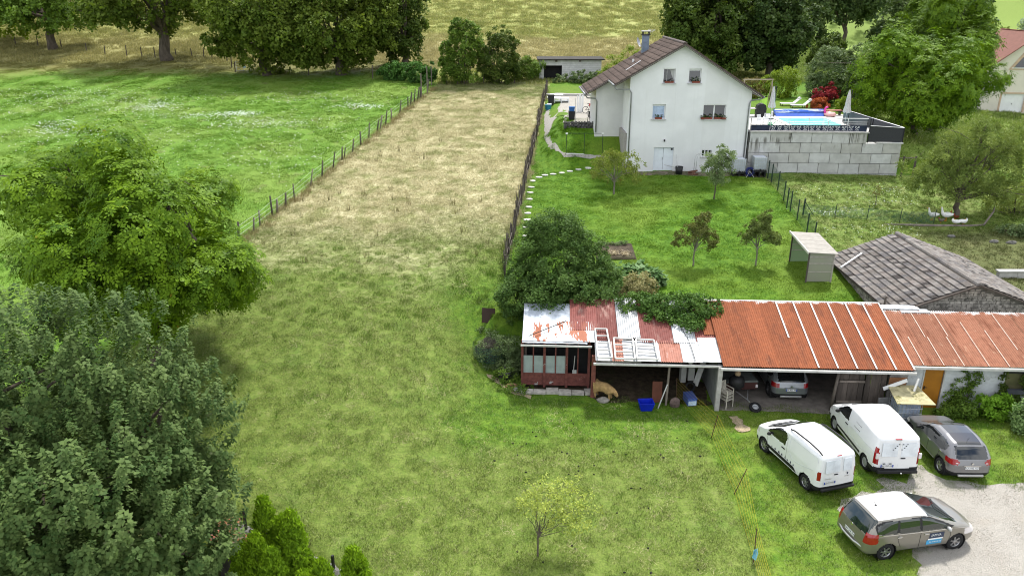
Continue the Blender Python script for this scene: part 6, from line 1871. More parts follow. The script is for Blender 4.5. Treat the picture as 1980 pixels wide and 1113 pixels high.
# string fence
YEL = M('yellow_string', (.42, .33, .02), .7); 
sf_ = fence('string_fence', 'yellow string electric fence on thin leaning stakes across the grass')
YF = [(7.9, 33.0), (8.73, 29.5), (8.62, 25.4), (8.27, 21.5), (8.1, 19)]
YT = [(-.05, .0), (.22, .05), (.42, .05), (.1, .4), (0, 0)]
for (x, y), (dx, dy) in zip(YF[:-1], YT):
    g = MB(); g.tube((0, 0, -.1), (dx, dy, 1.12), .018, n=6); g.build('stake', M('rusty_rod', (.09, .05, .03), .8) if 'rusty_rod' not in bpy.data.materials else bpy.data.materials['rusty_rod'], sf_, loc=(x, y, 0))
for k in range(7):
    f = .1 + .145 * k; g = MB(); pts = []
    for i in range(len(YF) - 1):
        for q in np.linspace(0, 1, 6)[:-1 if i < len(YF) - 2 else None]:
            dx = YT[i][0] * (1 - q) + YT[i + 1][0] * q
            pts.append((YF[i][0] * (1 - q) + YF[i + 1][0] * q + dx * f, YF[i][1] * (1 - q) + YF[i + 1][1] * q, 1.1 * f + .02 - .05 * 4 * q * (1 - q)))
    g.path(pts, .0042, 4); g.build('string', YEL, sf_)
rg_ = thing('cloth_rag', 'pale blue rag tied to the nearest stake of the string fence', 'rag', (8.3, 21.5, .35))
g = MB(); q = random.Random(1); g.add([(-.08, 0, .2), (.06, .02, .25), (.1, .03, .0), (.02, -.04, -.22), (-.1, .02, -.15)], [(0, 1, 2, 3, 4)]); g.add([(-.06, -.06, .15), (.08, .06, .2), (.03, .08, -.1), (-.05, -.02, -.2)], [(0, 1, 2, 3)]); g.build('cloth', M('rag_blue', (.2, .5, .65), .9), rg_)

# ------------------------------------------------------------------ things of the garden
SLAB = M('stepping_slab', (.55, .54, .5), .9, .12, 6, .3, rnd=.1)
for i, (x, y) in enumerate([(.93, 48.6), (.97, 50.0), (1.03, 51.4), (1.12, 52.7), (1.22, 53.9), (1.29, 55.4), (1.35, 56.8), (1.46, 58.1), (1.62, 59.6), (2.13, 60.4), (2.63, 60.9), (3.27, 61.2), (3.99, 61.6), (4.69, 62.1), (5.38, 62.4), (6.21, 62.6)]):
    g = MB(); a = .26
    pts = [(a * rr.uniform(.85, 1.1) * cos(2 * pi * k / 8), .6 * a * rr.uniform(.85, 1.1) * sin(2 * pi * k / 8)) for k in range(8)]
    g.prism(pts, 'z', -.05, .06)
    ORD = ['nearest', 'second', 'third', 'fourth', 'fifth', 'sixth', 'seventh', 'eighth', 'ninth', 'tenth', 'eleventh', 'twelfth', 'thirteenth', 'fourteenth', 'fifteenth', 'sixteenth']
    lab = ('nearest pale stepping stone of the path beside the paling fence' if i == 0 else ORD[i] + ' pale stepping stone along the path, counted from the big shrub')
    g.build('stepping_stone', SLAB, None, loc=(x, y, tz(x, y)), rot=(R(5), 0, rr.uniform(-.2, .2)), label=lab, cat='stepping stone', group='stepping stones along the fence' if i < 9 else 'stepping stones across the lawn')
go_ = thing('goal_frame', 'thin green metal frame with white corners standing on the lawn', 'frame', (5.95, 63.9, tz(5.95, 63.9)))
for x in (-1.48, 0, 1.5):
    g = MB(); g.tube((x, 0, 0), (x, 0, 1.75), .022, n=6); g.build('post', GPOST, go_)
g = MB(); g.tube((-1.48, 0, 1.75), (1.5, 0, 1.75), .02, n=6); g.build('crossbar', GPOST, go_)
for x in (-1.46, 1.48):
    g = MB(); g.bb(x - .09, x + .09, -.03, .03, 1.68, 1.79); g.build('corner', PVC, go_)
g = MB(); g.tube((-1.48, 0, .05), (0, 0, .05), .03, n=6); g.build('base_bar', PVC, go_)
dw = thing('drystone_wall', 'low dark drystone wall below the gravel terrace', 'wall', (5.75, 66.9, tz(5.75, 66.9) - .15))
DST = M('dark_stone', (.09, .088, .085), .95, .4, 4, .6, 12, rnd=.35)
for r_ in range(3):
    x = -1.35
    while x < 1.35:
        ww = rr.uniform(.2, .45); g = MB(); g.ball((0, 0, 0), (ww * .55, .2, .14), 7, 5, .12, rr); g.build('stone', DST, dw, loc=(x + ww / 2, rr.uniform(-.05, .05), .12 + r_ * .2 + rr.uniform(-.02, .02))); x += ww
# clutter on the gravel terrace
bn = thing('dustbin', 'dark square bin with a blue crate on top on the gravel terrace', 'bin', (5.37, 70.8, tz(5.37, 70.8)))
g = MB(); g.prism([(-.25, 0), (.25, 0), (.29, .75), (-.29, .75)], 'y', -.27, .27); g.build('bin', BLACKP, bn)
g = MB(); g.prism([(-.22, .76), (.22, .76), (.26, 1.15), (-.26, 1.15)], 'y', -.22, .22); g.build('crate', M('blue_plastic', (.03, .12, .35), .4), bn)
bb_ = thing('bucket', 'teal and white bucket beside the paling fence', 'bucket', (3.7, 80.6, tz(3.7, 80.6)))
g = MB(); g.lathe([(0, 0), (.28, 0), (.34, .5), (.3, .5), (0, .45)], 12); g.build('bucket', M('teal_plastic', (.03, .2, .3), .4), bb_); g = MB(); g.box((.1, 0, .55), (.45, .3, .1)); g.build('lid', PVC, bb_)
wbn = thing('waste_bin', 'black wheeled waste bin by the white pallets', 'bin', (4.05, 82.2, tz(4.05, 82.2)))
g = MB(); g.prism([(-.26, 0), (.26, 0), (.32, 1.0), (-.32, 1.0)], 'y', -.3, .3); g.build('bin', BLACKP, wbn); g = MB(); g.box((0, 0, 1.05), (.7, .7, .08)); g.build('lid', BLACKP, wbn, bevel=.02)
pb = thing('pallet_bench', 'white painted pallet bench and table on the gravel terrace', 'bench', (5.1, 83.0, tz(5.1, 83)))
for z in (.15, .42):
    g = MB()
    for k in range(4): g.bb(-.75, .85, -.5 + k * .27, -.3 + k * .27, z, z + .04)
    g.build('pallet', PVC, pb, kind='stuff')
for x in (-.7, 0, .75):
    g = MB(); g.bb(x, x + .1, -.5, .5, 0, .42); g.build('bearer', PVC, pb)
g = MB(); g.bb(-1.1, .3, .7, 1.3, .65, .7); g.build('table_top', PVC, pb)
for k, (x, y) in enumerate(((4.2, 87.2), (5.0, 86.9))):
    g = MB(); g.bb(-.35, .35, -.35, .35, 0, .12); g.build('paving_slab', PVC, None, loc=(x, y, tz(x, y) + .01), label='white slab lying on the far gravel, ' + ('nearer the fence' if k == 0 else 'nearer the house'), cat='slab')
ct = thing('concrete_kerb', 'long pale concrete kerb along the back of the gravel terrace', 'kerb', (6.4, 88.4, tz(6.4, 88.4)))
g = MB(); g.box((0, 0, .12), (5.4, .35, .3)); g.build('kerb', CONC, ct, bevel=.02)
pn = thing('board_stack', 'white frames and boards leaning together near the house wing', 'boards', (6.5, 75.5, tz(6.5, 75.5)))
for k in range(5):
    g = MB(); g.box((-.25 + k * .13, .1 * (k % 2), .8), (.1, .05, 1.5 + .15 * (k % 3))); g.build('board', PVC, pn, rot=(R(4 * (k % 3) - 4), R(3 * (k % 2)), 0))
pl2 = thing('thin_pole', 'thin grey pole standing at the terrace edge', 'pole', (5.6, 69.0, tz(5.6, 69))); g = MB(); g.tube((0, 0, 0), (-.1, 0, 2.2), .025, n=6); g.build('pole', STEEL, pl2)
bk = thing('bicycle', 'dark bicycle leaning among the clutter by the house wing', 'bicycle', (7.45, 75.0, tz(7.45, 75)), .3)
for x in (-.5, .5):
    g = MB(); g.lathe([(.31 + .025 * cos(a), .025 * sin(a)) for a in [2 * pi * k / 6 for k in range(7)]], 16, Matrix.Rotation(R(90), 3, 'X'), (x, 0, .33)); g.build('wheel', TYRE, bk)
g = MB()
for a, b in (((-.5, .33), (-.15, .8)), ((-.15, .8), (.4, .85)), ((.4, .85), (0, .35)), ((0, .35), (-.15, .8)), ((0, .35), (-.5, .33)), ((.5, .33), (.4, .95))): g.tube((a[0], 0, a[1]), (b[0], 0, b[1]), .02, n=6)
g.tube((.4, -.25, 1.0), (.4, .25, 1.0), .015, n=6); g.build('frame', BLACKP, bk); g = MB(); g.box((-.18, 0, .9), (.24, .12, .05)); g.build('saddle', BLACKP, bk)
sc_ = thing('scooter', 'black scooter with a red top box beside the wing wall', 'scooter', (8.0, 73.6, tz(8, 73.6)), -.2)
for x in (-.55, .6):
    g = MB(); g.lathe([(.2 + .06 * cos(a), .06 * sin(a)) for a in [2 * pi * k / 7 for k in range(8)]], 14, Matrix.Rotation(R(90), 3, 'X'), (x, 0, .26)); g.build('wheel', TYRE, sc_)
g = MB(); g.prism([(-.7, .3), (.1, .3), (.35, .45), (.5, 1.0), (.42, 1.05), (.25, .6), (-.05, .5), (-.1, .75), (-.75, .8)], 'y', -.14, .14); g.build('body', BLACKP, sc_, bevel=.03)
g = MB(); g.tube((.42, -.32, 1.1), (.42, .32, 1.1), .02, n=6); g.build('handlebar', BLACKP, sc_); g = MB(); g.ball((-.6, 0, 1.0), (.22, .2, .18)); g.build('top_box', M('red_plastic', (.5, .02, .03), .35), sc_, smooth=True)
gc = thing('garden_chair', 'dark garden chair on the gravel beside the wing corner', 'chair', (7.0, 69.7, tz(7.0, 69.7)), .2); plastic_chair(gc, BLACKP)

# back shed
bs = thing('block_shed', 'small white block shed with a dark doorway at the foot of the hillside', 'shed', (3.35, 98.0, tz(6, 98) - .25))
WB = M('white_blocks', (.52, .52, .52), .95, .12, 2, .5, 14)
g = MB(); wall_panel(g, 0, 7.55, -.4, lambda x: 2.55, [(.55, 2.75, -.4, 1.95)], 0, .2); g.bb(0, .2, .01, 4, -.4, 2.5); g.bb(7.35, 7.55, .01, 4, -.4, 2.5); g.bb(.2, 7.35, 3.8, 4, -.4, 2.5); g.build('wall', WB, bs)
JNT = M('joint_grey', (.33, .33, .33), .95)
for r_ in range(11):
    g = MB(); z = .05 + r_ * .235; g.bb(2.8, 7.5, -.006, 0, z, z + .02); g.build('joint_line', JNT, bs)
g = MB(); g.bb(.3, 7.2, .8, .9, -.4, 2.4); g.build('inside', DARK, bs)
g = MB(); g.bb(-.25, 7.9, -.35, 4.2, 2.58, 2.72); g.build('roof', M('dark_roof_felt', (.04, .037, .033), .9, .3, 2), bs)
for x in (1.9, 4.8):
    g = MB(); g.bb(x, x + .25, -.3, 0, 2.4, 2.57); g.build('beam_end', WOOD_DK, bs)
# neighbouring house
nh = thing('neighbour_house', 'cream house with red tiled roof and white garage door at the right edge', 'house', (56.5, 91.0, tz(56.5, 91) + .05), R(-6))
CRM = M('cream_render', (.66, .62, .54), .9, .05, 1, .2, 50); SAND = M('sand_trim', (.52, .38, .28), .9)
ridge = lambda x: 8.6 - .78 * abs(x - 2.2)
g = MB(); wall_panel(g, -3.2, 7.4, -1, ridge, [(-.3, 2.2, 0, 2.05)], 0, .2, breaks=(2.2,)); g.bb(-3.2, -3.0, .01, 9, -1, ridge(-3.1)); g.bb(7.2, 7.4, .01, 9, -1, ridge(7.3)); g.build('wall', CRM, nh)
g = MB(); g.bb(-.3, 2.2, .14, .18, 0, 2.05); gd = g.build('garage_door', PVC, nh); g = MB(); g.box((1.0, .12, .9), (.06, .04, .12)); g.build('handle', BLACKP, gd)
for a in ((-.5, -.3, 0, 2.2), (2.2, 2.4, 0, 2.2), (-.3, 2.2, 2.05, 2.2)):
    g = MB(); g.bb(a[0], a[1], -.04, .02, a[2], a[3]); g.build('door_trim', SAND, nh)
g = MB(); g.prism([(-.2, 4.7), (2.9, 4.7), (1.15, 6.7)], 'y', -.05, -.002); wtr = g.build('triangular_window', SAND, nh)
g = MB(); g.prism([(.3, 4.95), (2.2, 4.95), (1.15, 6.15)], 'y', -.07, -.052); g.build('pane', GLASS, wtr); g = MB(); g.bb(.1, 2.4, -.12, -.055, 4.85, 4.94); g.build('sill', PVC, wtr)
g = MB(); slab(g, 2.2, ridge(2.2), 8.2, ridge(8.2), -.6, 9, .12); slab(g, -4.0, ridge(-4), 2.2, ridge(2.2), -.6, 9, .12); nr = g.build('roof', M('red_roof_deck', (.2, .09, .07), .9), nh)
RT = M('red_tile', (.26, .105, .08), .85, .2, 4, .4, rnd=.15); an = math.atan(.78)
for i in range(18):
    xx = 2.35 + i * .33; g = MB(); g.box((0, 4.2, 0), (.46, 9.5, .05), M=Matrix.Rotation(.1, 3, 'Y')); g.build('tile_course', RT, nr, loc=(xx, 0, ridge(xx) + .17), rot=(0, an, 0))
g = MB(); g.path([(6.9, -.1, 4.6), (6.6, -.08, 3.2), (6.5, -.08, 0)], .05, 6); g.build('downpipe', ZINC, nh)
g = MB(); g.bb(7.4, 12, 1, 8, -1, 2.6); g.build('annex', WHITE_R, nh)
# lean-to greenhouse by the barn
gh = thing('plastic_greenhouse', 'open sided lean-to greenhouse of milky panels beside the barn', 'greenhouse', (16.85, 41.75, tz(17.5, 42.5) - .08))
GHM = glass_mat('milky_panel', (.34, .34, .27), .5, .25); GHR = M('greenhouse_roof', (.29, .27, .24), .6, .12, 4); PAL = M('pale_timber', (.36, .33, .29), .85, .2, 3)
for (x, y, h) in ((0, 0, 1.8), (0, 2.9, 2.05), (1.42, 0, 1.7), (1.42, 2.9, 1.95)):
    g = MB(); g.bb(x - .035, x + .035, y - .035, y + .035, 0, h); g.build('post', PAL if x else WOOD_DK, gh)
for z in (.62, 1.12, 1.5):
    g = MB(); g.bb(.035, 1.385, -.03, .03, z, z + .05); g.build('rail', PAL, gh)
for z0, z1 in ((.05, .62), (.67, 1.12), (1.17, 1.5), (1.55, 1.75)):
    g = MB(); g.bb(.04, 1.38, -.01, .005, z0, z1); g.build('panel', GHM, gh)
g = MB(); g.bb(.04, 1.38, 2.89, 2.905, .1, 1.9); g.build('panel', glass_mat('green_panel', (.3, .42, .25), .5, .2), gh)
for z in (1.0, 1.35):
    g = MB(); g.bb(.035, 1.385, 2.86, 2.885, z, z + .05); g.build('rail', PAL, gh)
for k in range(5):
    g = MB(); g.add([(-.12, -.15 + k * .65, 1.82 + k * .055), (1.6, -.15 + k * .65, 1.72 + k * .055), (1.6, .49 + k * .65, 1.77 + k * .055), (-.12, .49 + k * .65, 1.87 + k * .055), (-.12, -.15 + k * .65, 1.85 + k * .055), (1.6, -.15 + k * .65, 1.75 + k * .055), (1.6, .49 + k * .65, 1.8 + k * .055), (-.12, .49 + k * .65, 1.9 + k * .055)], [(0, 3, 2, 1), (4, 5, 6, 7), (0, 1, 5, 4), (2, 3, 7, 6), (1, 2, 6, 5), (0, 4, 7, 3)]); g.build('roof_panel', GHR, gh)
g = MB(); g.beam((-.13, -.15, 1.83), (-.13, 3.1, 2.11), .06, .13); g.build('fascia', M('cream_trim', (.6, .58, .52), .7), gh)
# tank with a sheet on top in front of the grey wall
ti = ibc('caged_tank', 'caged water tank with a mossy board lid beside the orange door', 17.75, 30.85, 0, -.05, stand=.16, fill=M('blue_grey_plastic', (.32, .38, .48), .45, .25, 2.5))
g = MB(); g.add([(-.75, -.75, 1.3), (.95, -.7, 1.26), (.75, .8, 1.42), (-.6, .75, 1.45), (-.75, -.75, 1.34), (.95, -.7, 1.3), (.75, .8, 1.46), (-.6, .75, 1.49)], [(0, 3, 2, 1), (4, 5, 6, 7), (0, 1, 5, 4), (2, 3, 7, 6), (1, 2, 6, 5), (0, 4, 7, 3)])
g.build('board_lid', M('mossy_board', (.42, .38, .22), .9, .2, 3, .4, dirt=((.16, .15, .06), .5, .65, 2)), ti)
g = MB(); g.tube((.3, .1, 1.5), (.6, .5, 1.95), .05, n=7); g.build('downpipe', WTRIM, ti)
# things inside and before the sheds
def loc_s(x, y):       # shed coordinates to world
    c, s = cos(SRZ), sin(SRZ); return (SX + c * x - s * y, SY + s * x + c * y)
x, y = loc_s(-3.35, .05)
tub = thing('blue_tub', 'bright blue plastic tub on the grass before the patchwork shed', 'tub', (x, y, .02), .05); BLU = M('bright_blue_plastic', (.005, .02, .42), .35)
g = MB(); g.add([(-.26, -.2, 0), (.26, -.2, 0), (.26, .2, 0), (-.26, .2, 0), (-.36, -.29, .42), (.36, -.29, .42), (.36, .29, .42), (-.36, .29, .42), (-.32, -.25, .42), (.32, -.25, .42), (.32, .25, .42), (-.32, .25, .42), (-.24, -.18, .05), (.24, -.18, .05), (.24, .18, .05), (-.24, .18, .05)],
    [(3, 2, 1, 0), (0, 1, 5, 4), (1, 2, 6, 5), (2, 3, 7, 6), (3, 0, 4, 7), (4, 5, 9, 8), (5, 6, 10, 9), (6, 7, 11, 10), (7, 4, 8, 11), (8, 9, 13, 12), (9, 10, 14, 13), (10, 11, 15, 14), (11, 8, 12, 15), (12, 13, 14, 15)]); g.build('tub', BLU, tub, bevel=.012)
x, y = loc_s(-1.2, .75)
cb_ = thing('cool_box', 'blue cool box with white front standing in the shed', 'cool box', (x, y, .05), .12)
g = MB(); g.bb(-.22, .22, -.36, .36, 0, .34); g.build('body', M('cool_blue', (.03, .1, .38), .4), cb_, bevel=.02); g = MB(); g.bb(-.19, .19, -.375, -.362, .04, .26); g.build('front_panel', M('pale_blue_panel', (.5, .62, .75), .5), cb_); g = MB(); g.bb(-.235, .235, -.375, .375, .342, .4); g.build('lid', M('cool_lid', (.025, .07, .3), .4), cb_, bevel=.02)
x, y = loc_s(-2.75, .75); bd = thing('brown_board', 'reddish brown board leaning beside the shed post', 'board', (x, y, 0)); g = MB(); g.box((0, 0, .5), (.5, .04, 1.0)); g.build('board', M('red_brown_board', (.13, .045, .025), .7), bd, rot=(R(-22), R(8), .2))
x, y = loc_s(-1.95, .35); st_ = thing('stone_slab', 'rough brown stone slab at the foot of the shed post', 'stone', (x, y, 0)); g = MB(); g.ball((0, 0, .22), (.24, .16, .3), 8, 6, .1, rr); g.build('slab', M('brown_stone', (.14, .1, .09), .9, .3, 4, .5), st_)
x, y = loc_s(-1.15, 2.1); jk = thing('white_machine', 'pale machine and pipes stacked in the back of the shed', 'machine', (x, y, 0))
g = MB(); g.bb(-.35, -.1, -.2, .2, .5, 1.5); g.bb(0, .3, -.2, .2, .6, 1.4); g.build('cabinet', M('dirty_white', (.3, .3, .29), .7), jk); g = MB(); g.beam((.35, -.3, .4), (.9, .2, 1.9), .28, .05); g.build('white_panel', WTRIM, jk); g = MB(); g.lathe([(0, 0), (.12, 0), (.12, .3), (0, .3)], 10, off=(.1, 0, 1.45)); g.build('drum', PVC, jk)
g = MB(); g.lathe([(.2 + .05 * cos(a), .05 * sin(a)) for a in [2 * pi * k / 7 for k in range(8)]], 14, Matrix.Rotation(R(80), 3, 'X'), (.1, -.4, .4)); g.build('tyre', TYRE, jk)
x, y = loc_s(.45, .55)
cs = thing('chair_stack', 'stack of pale plastic garden chairs at the garage corner', 'chairs', (x, y, 0), .6)
CHC = M('ivory_plastic', (.5, .47, .4), .5, .1, 4)
for k in range(3):
    e = thing('plastic_chair', ['lowest', 'middle', 'topmost'][k] + ' chair of the pale plastic stack in the garage', 'chair', (x, y, .16 * k), .6, 'stacked pale chairs'); plastic_chair(e, CHC)
bpy.data.objects.remove(cs)
x, y = loc_s(1.3, 1.5); tr_ = thing('box_trailer', 'small covered grey trailer with drawbar in the garage', 'trailer', (x, y, 0), .08)
g = MB(); g.bb(-.75, .75, -.2, 1.6, .5, .9); g.build('box', M('dark_red_box', (.06, .022, .02), .7), tr_, bevel=.02); g = MB(); g.prism([(-.78, .9), (.78, .9), (.7, 1.0), (-.7, 1.0)], 'y', -.25, 1.65); g.build('cover', M('grey_tarpaulin', (.13, .145, .14), .8, .15, 3), tr_)
g = MB(); g.tube((-.3, -.2, .45), (0, -1.0, .4), .03, n=6); g.tube((.3, -.2, .45), (0, -1.0, .4), .03, n=6); g.tube((0, -1.0, .4), (0, -1.25, .42), .035, n=6); g.build('drawbar', STEEL, tr_)
for s in (-1, 1):
    g = MB(); g.lathe([(0, -.08), (.2, -.08), (.28, -.07), (.29, 0), (.28, .07), (.2, .08), (0, .08)], 16, Matrix.Rotation(R(90), 3, 'Y'), (s * .85, .7, .29)); g.build('wheel', TYRE, tr_, smooth=True)
g = MB(); g.bb(.66, .77, -.22, -.2, .6, .75); g.build('lamp', LAMPC, tr_)
x, y = loc_s(1.75, .25); jw = thing('jockey_wheel', 'spare wheel with pale rim lying at the garage entrance', 'wheel', (x, y, .14)); Mx = Matrix.Rotation(R(28), 3, 'X')
g = MB(); g.lathe([(.15, -.07), (.26, -.07), (.29, 0), (.26, .07), (.15, .07)], 18, Mx); g.build('tyre', TYRE, jw, smooth=True); g = MB(); g.lathe([(.15, .05), (.1, .03), (.04, .06), (0, .06)], 12, Mx); g.build('rim', CAP, jw)
x, y = loc_s(1.0, 1.1); jc = thing('black_bundle', 'black tarpaulin bundle with a tan cap on top of the chairs', 'bundle', (x, y, .55)); g = MB(); g.ball((0, 0, .45), (.38, .34, .4), 12, 8, .07, rr); g.build('tarpaulin', BLACKP, jc, smooth=True); g = MB(); g.ball((0, 0, .9), (.14, .14, .16), 9, 6, .05, rr); g.build('cap', M('tan_cloth', (.36, .26, .16), .9), jc, smooth=True)
x, y = loc_s(3.75, 3.7); bx2 = thing('roof_box', 'pale roof box hanging under the garage roof above the car', 'roof box', (x, y, 2.05)); g = MB(); g.prism([(-.75, .1), (-.6, 0), (.6, 0), (.75, .1), (.68, .26), (-.68, .26)], 'y', -2.6, .2); g.build('shell', M('pale_grey_shell', (.32, .33, .34), .4), bx2, bevel=.04)
# near corner: bin, compost, stones left of the booth
nb = thing('black_bucket', 'black bucket standing under the brush at the left end of the sheds', 'bucket', (-.35, 34.9, tz(-.35, 34.9))); g = MB(); g.lathe([(0, .02), (.3, .02), (.36, .55), (.33, .55), (.28, .1), (0, .1)], 14); g.build('bucket', BLACKP, nb, smooth=True)
cp = thing('compost_enclosure', 'compost heap wrapped in green mesh beside the paling end', 'compost', (-1.1, 36.6, tz(-1.1, 36.6))); g = MB(); g.ball((0, 0, .3), (.8, .8, .7), 12, 8, .12, rr); g.build('heap', M('compost', (.055, .05, .035), .95, .5, 5, 1, 9), cp)
g = MB(); g.lathe([(.93, 0), (.97, .5), (.92, .85)], 14); g.build('mesh', MESHM, cp)
bb2 = thing('rusty_board', 'dark rusty sheet leaning at the end of the paling fence', 'board', (-1.25, 38.0, tz(-1.25, 38.0))); g = MB(); g.box((0, 0, .32), (.75, .03, .8)); g.build('sheet', M('dark_rust', (.035, .02, .015), .8), bb2, rot=(R(-30), R(12), R(20)))
for k, (x, y, lab, cl) in enumerate(((.0, 34.1, 'reddish stone beside the black bucket', (.27, .14, .09)), (.35, 33.75, 'grey stone at the left foot of the booth', (.3, .28, .26)), (4.35, 32.7, 'broken slab before the shed corner post', (.28, .26, .23)))):
    g = MB(); g.ball((0, 0, .08), (.32, .22, .16), 8, 5, .14, rr); g.build('stone', M('stone_%d' % k, cl, .95, .3, 4, .5), None, loc=(x, y, tz(x, y)), label=lab, cat='stone')
# stone wall and little tiled roof at the near corner
lw = thing('boundary_wall', 'low rough stone wall with an iron post at the bottom edge', 'wall', (-7.4, 21.95, -1.5), math.atan2(-3.7, 6.4))
g = MB(); g.bb(-3.6, 4.6, -.16, .16, 0, 1.45); g.build('wall', M('rough_render', (.2, .19, .18), .95, .3, 3, .8, 10), lw)
for k in range(14):
    g = MB(); g.ball((0, 0, 0), (.36, .24, .09), 8, 5, .14, rr); g.build('coping_stone', M('pale_coping', (.15, .145, .135), .95, .3, 4, .6, 14) if 'pale_coping' not in bpy.data.materials else bpy.data.materials['pale_coping'], lw, loc=(-3.4 + k * .6, 0, 1.47))
g = MB(); g.bb(1.55, 1.62, -.04, .04, 1.4, 2.1); g.build('iron_post', BLACKP, lw)
g = MB(); g.bb(-2.65, -2.58, -.04, .04, 1.4, 2.3); g.build('iron_post', BLACKP, lw)
hr_ = thing('tile_roofed_hut', 'dark little hut with orange roof tiles under the big tree', 'hut', (-9.95, 23.35, -1.7), .35)
g = MB(); g.bb(-.8, .85, -.7, .6, 0, 1.5); g.build('wall', M('hut_wall', (.07, .065, .06), .95, .3, 3), hr_)
g = MB(); slab(g, -.95, 1.85, 1.0, 1.4, -.85, .75, .06); hrf = g.build('roof', WOOD_DK, hr_)
OT = M('orange_tile', (.3, .115, .06), .85, .2, 5, rnd=.2)
for i in range(5):
    for j in range(6):
        g = MB() if (i, j) == (0, 0) else g
        if (i, j) == (0, 0): g.prism([(-.13, 0), (-.07, .05), (0, .06), (.07, .05), (.13, 0)], 'x', -.22, .22); otm = g.mesh('tile', OT)
        inst('tile', otm, hrf, (-.75 + i * .39, -.7 + j * .265, 1.88 - (-.75 + i * .39 + .95) * .23), (0, .23, 0))

# ------------------------------------------------------------------ animals
FEATH = M('white_feathers', (.75, .75, .73), .85, .06, 10, .3, 40); BEAK = M('orange_beak', (.5, .2, .02), .6)
def goose(label, x, y, rz, up=True, sc=1.):
    t = thing('goose', label, 'goose', (x, y, tz(x, y)), rz, 'white geese by the tree'); t.scale = (sc,) * 3
    me = bpy.data.meshes.new('body')
    pts = [(-.42, 0, .4), (-.25, 0, .38), (0, 0, .34), (.2, 0, .38), (.3, 0, .5), (.34, 0, .66), (.37, 0, .8), (.44, 0, .83)] if up else [(-.3, 0, .36), (-.18, 0, .32), (0, 0, .28), (.16, 0, .32), (.24, 0, .4), (.25, 0, .46), (.22, 0, .5), (.16, 0, .48)]
    rad = [.03, .11, .17, .15, .085, .05, .055, .035] if up else [.03, .12, .17, .14, .08, .06, .055, .04]
    g = MB(); g.path(pts, rad, 12); body = g.build('body', FEATH, t, smooth=True); md = body.modifiers.new('s', 'SUBSURF'); md.levels = 1; md.render_levels = 2
    g = MB(); e = pts[-1]; d = 1 if up else -1; g.path([(e[0], 0, e[2]), (e[0] + d * .1, 0, e[2] - .02)], [.025, .008], 7); g.build('beak', BEAK, t)
    for s in (-1, 1):
        g = MB(); g.ball((-.06, s * .13, .4 if up else .33), (.26, .05, .1), 10, 6); g.build('wing', FEATH, t, smooth=True)
        g = MB(); g.tube((.02, s * .07, .22), (.03, s * .07, .02), .016, n=6); g.box((.06, s * .07, .012), (.12, .08, .02)); g.build('leg', BEAK, t)
goose('white goose with raised neck, leftmost of the birds by the paddock fence', 28.85, 51.4, pi, sc=1.05)
goose('white goose standing second from the left, body to the right', 29.65, 51.2, pi, sc=1.15)
goose('small white bird with its tail up, third of the row', 29.85, 50.35, 2.6, False, .9)
goose('small white bird at the right end of the row by the log', 30.35, 50.35, .1, False, .95)
def hen(label, x, y, rz, col, nm):
    t = thing('hen', label, 'hen', (x, y, tz(x, y)), rz, 'hens under the tree'); m = M(nm, col, .9, .3, 10)
    g = MB(); g.path([(-.22, 0, .34), (-.14, 0, .26), (0, 0, .2), (.11, 0, .24), (.15, 0, .34), (.19, 0, .36)], [.03, .09, .12, .09, .045, .03], 10); b = g.build('body', m, t, smooth=True); b.modifiers.new('s', 'SUBSURF').render_levels = 2
    g = MB(); g.prism([(.12, .37), (.2, .37), (.18, .42), (.14, .41)], 'y', -.01, .01); g.build('comb', M('comb_red', (.45, .02, .02), .6) if 'comb_red' not in bpy.data.materials else bpy.data.materials['comb_red'], t)
    for s in (-1, 1):
        g = MB(); g.tube((0, s * .04, .12), (0, s * .04, 0), .01, n=5); g.build('leg', BEAK, t)
hen('rust red hen beside the tree trunk, the nearer one', 30.35, 51.3, 2.0, (.2, .05, .02), 'rust_feathers')
hen('rust red hen pecking behind the second goose', 30.2, 51.9, .4, (.2, .05, .02), 'rust_feathers_b')
hen('grey brown hen beneath the leftmost goose', 29.1, 50.8, 3.0, (.13, .11, .09), 'grey_feathers')
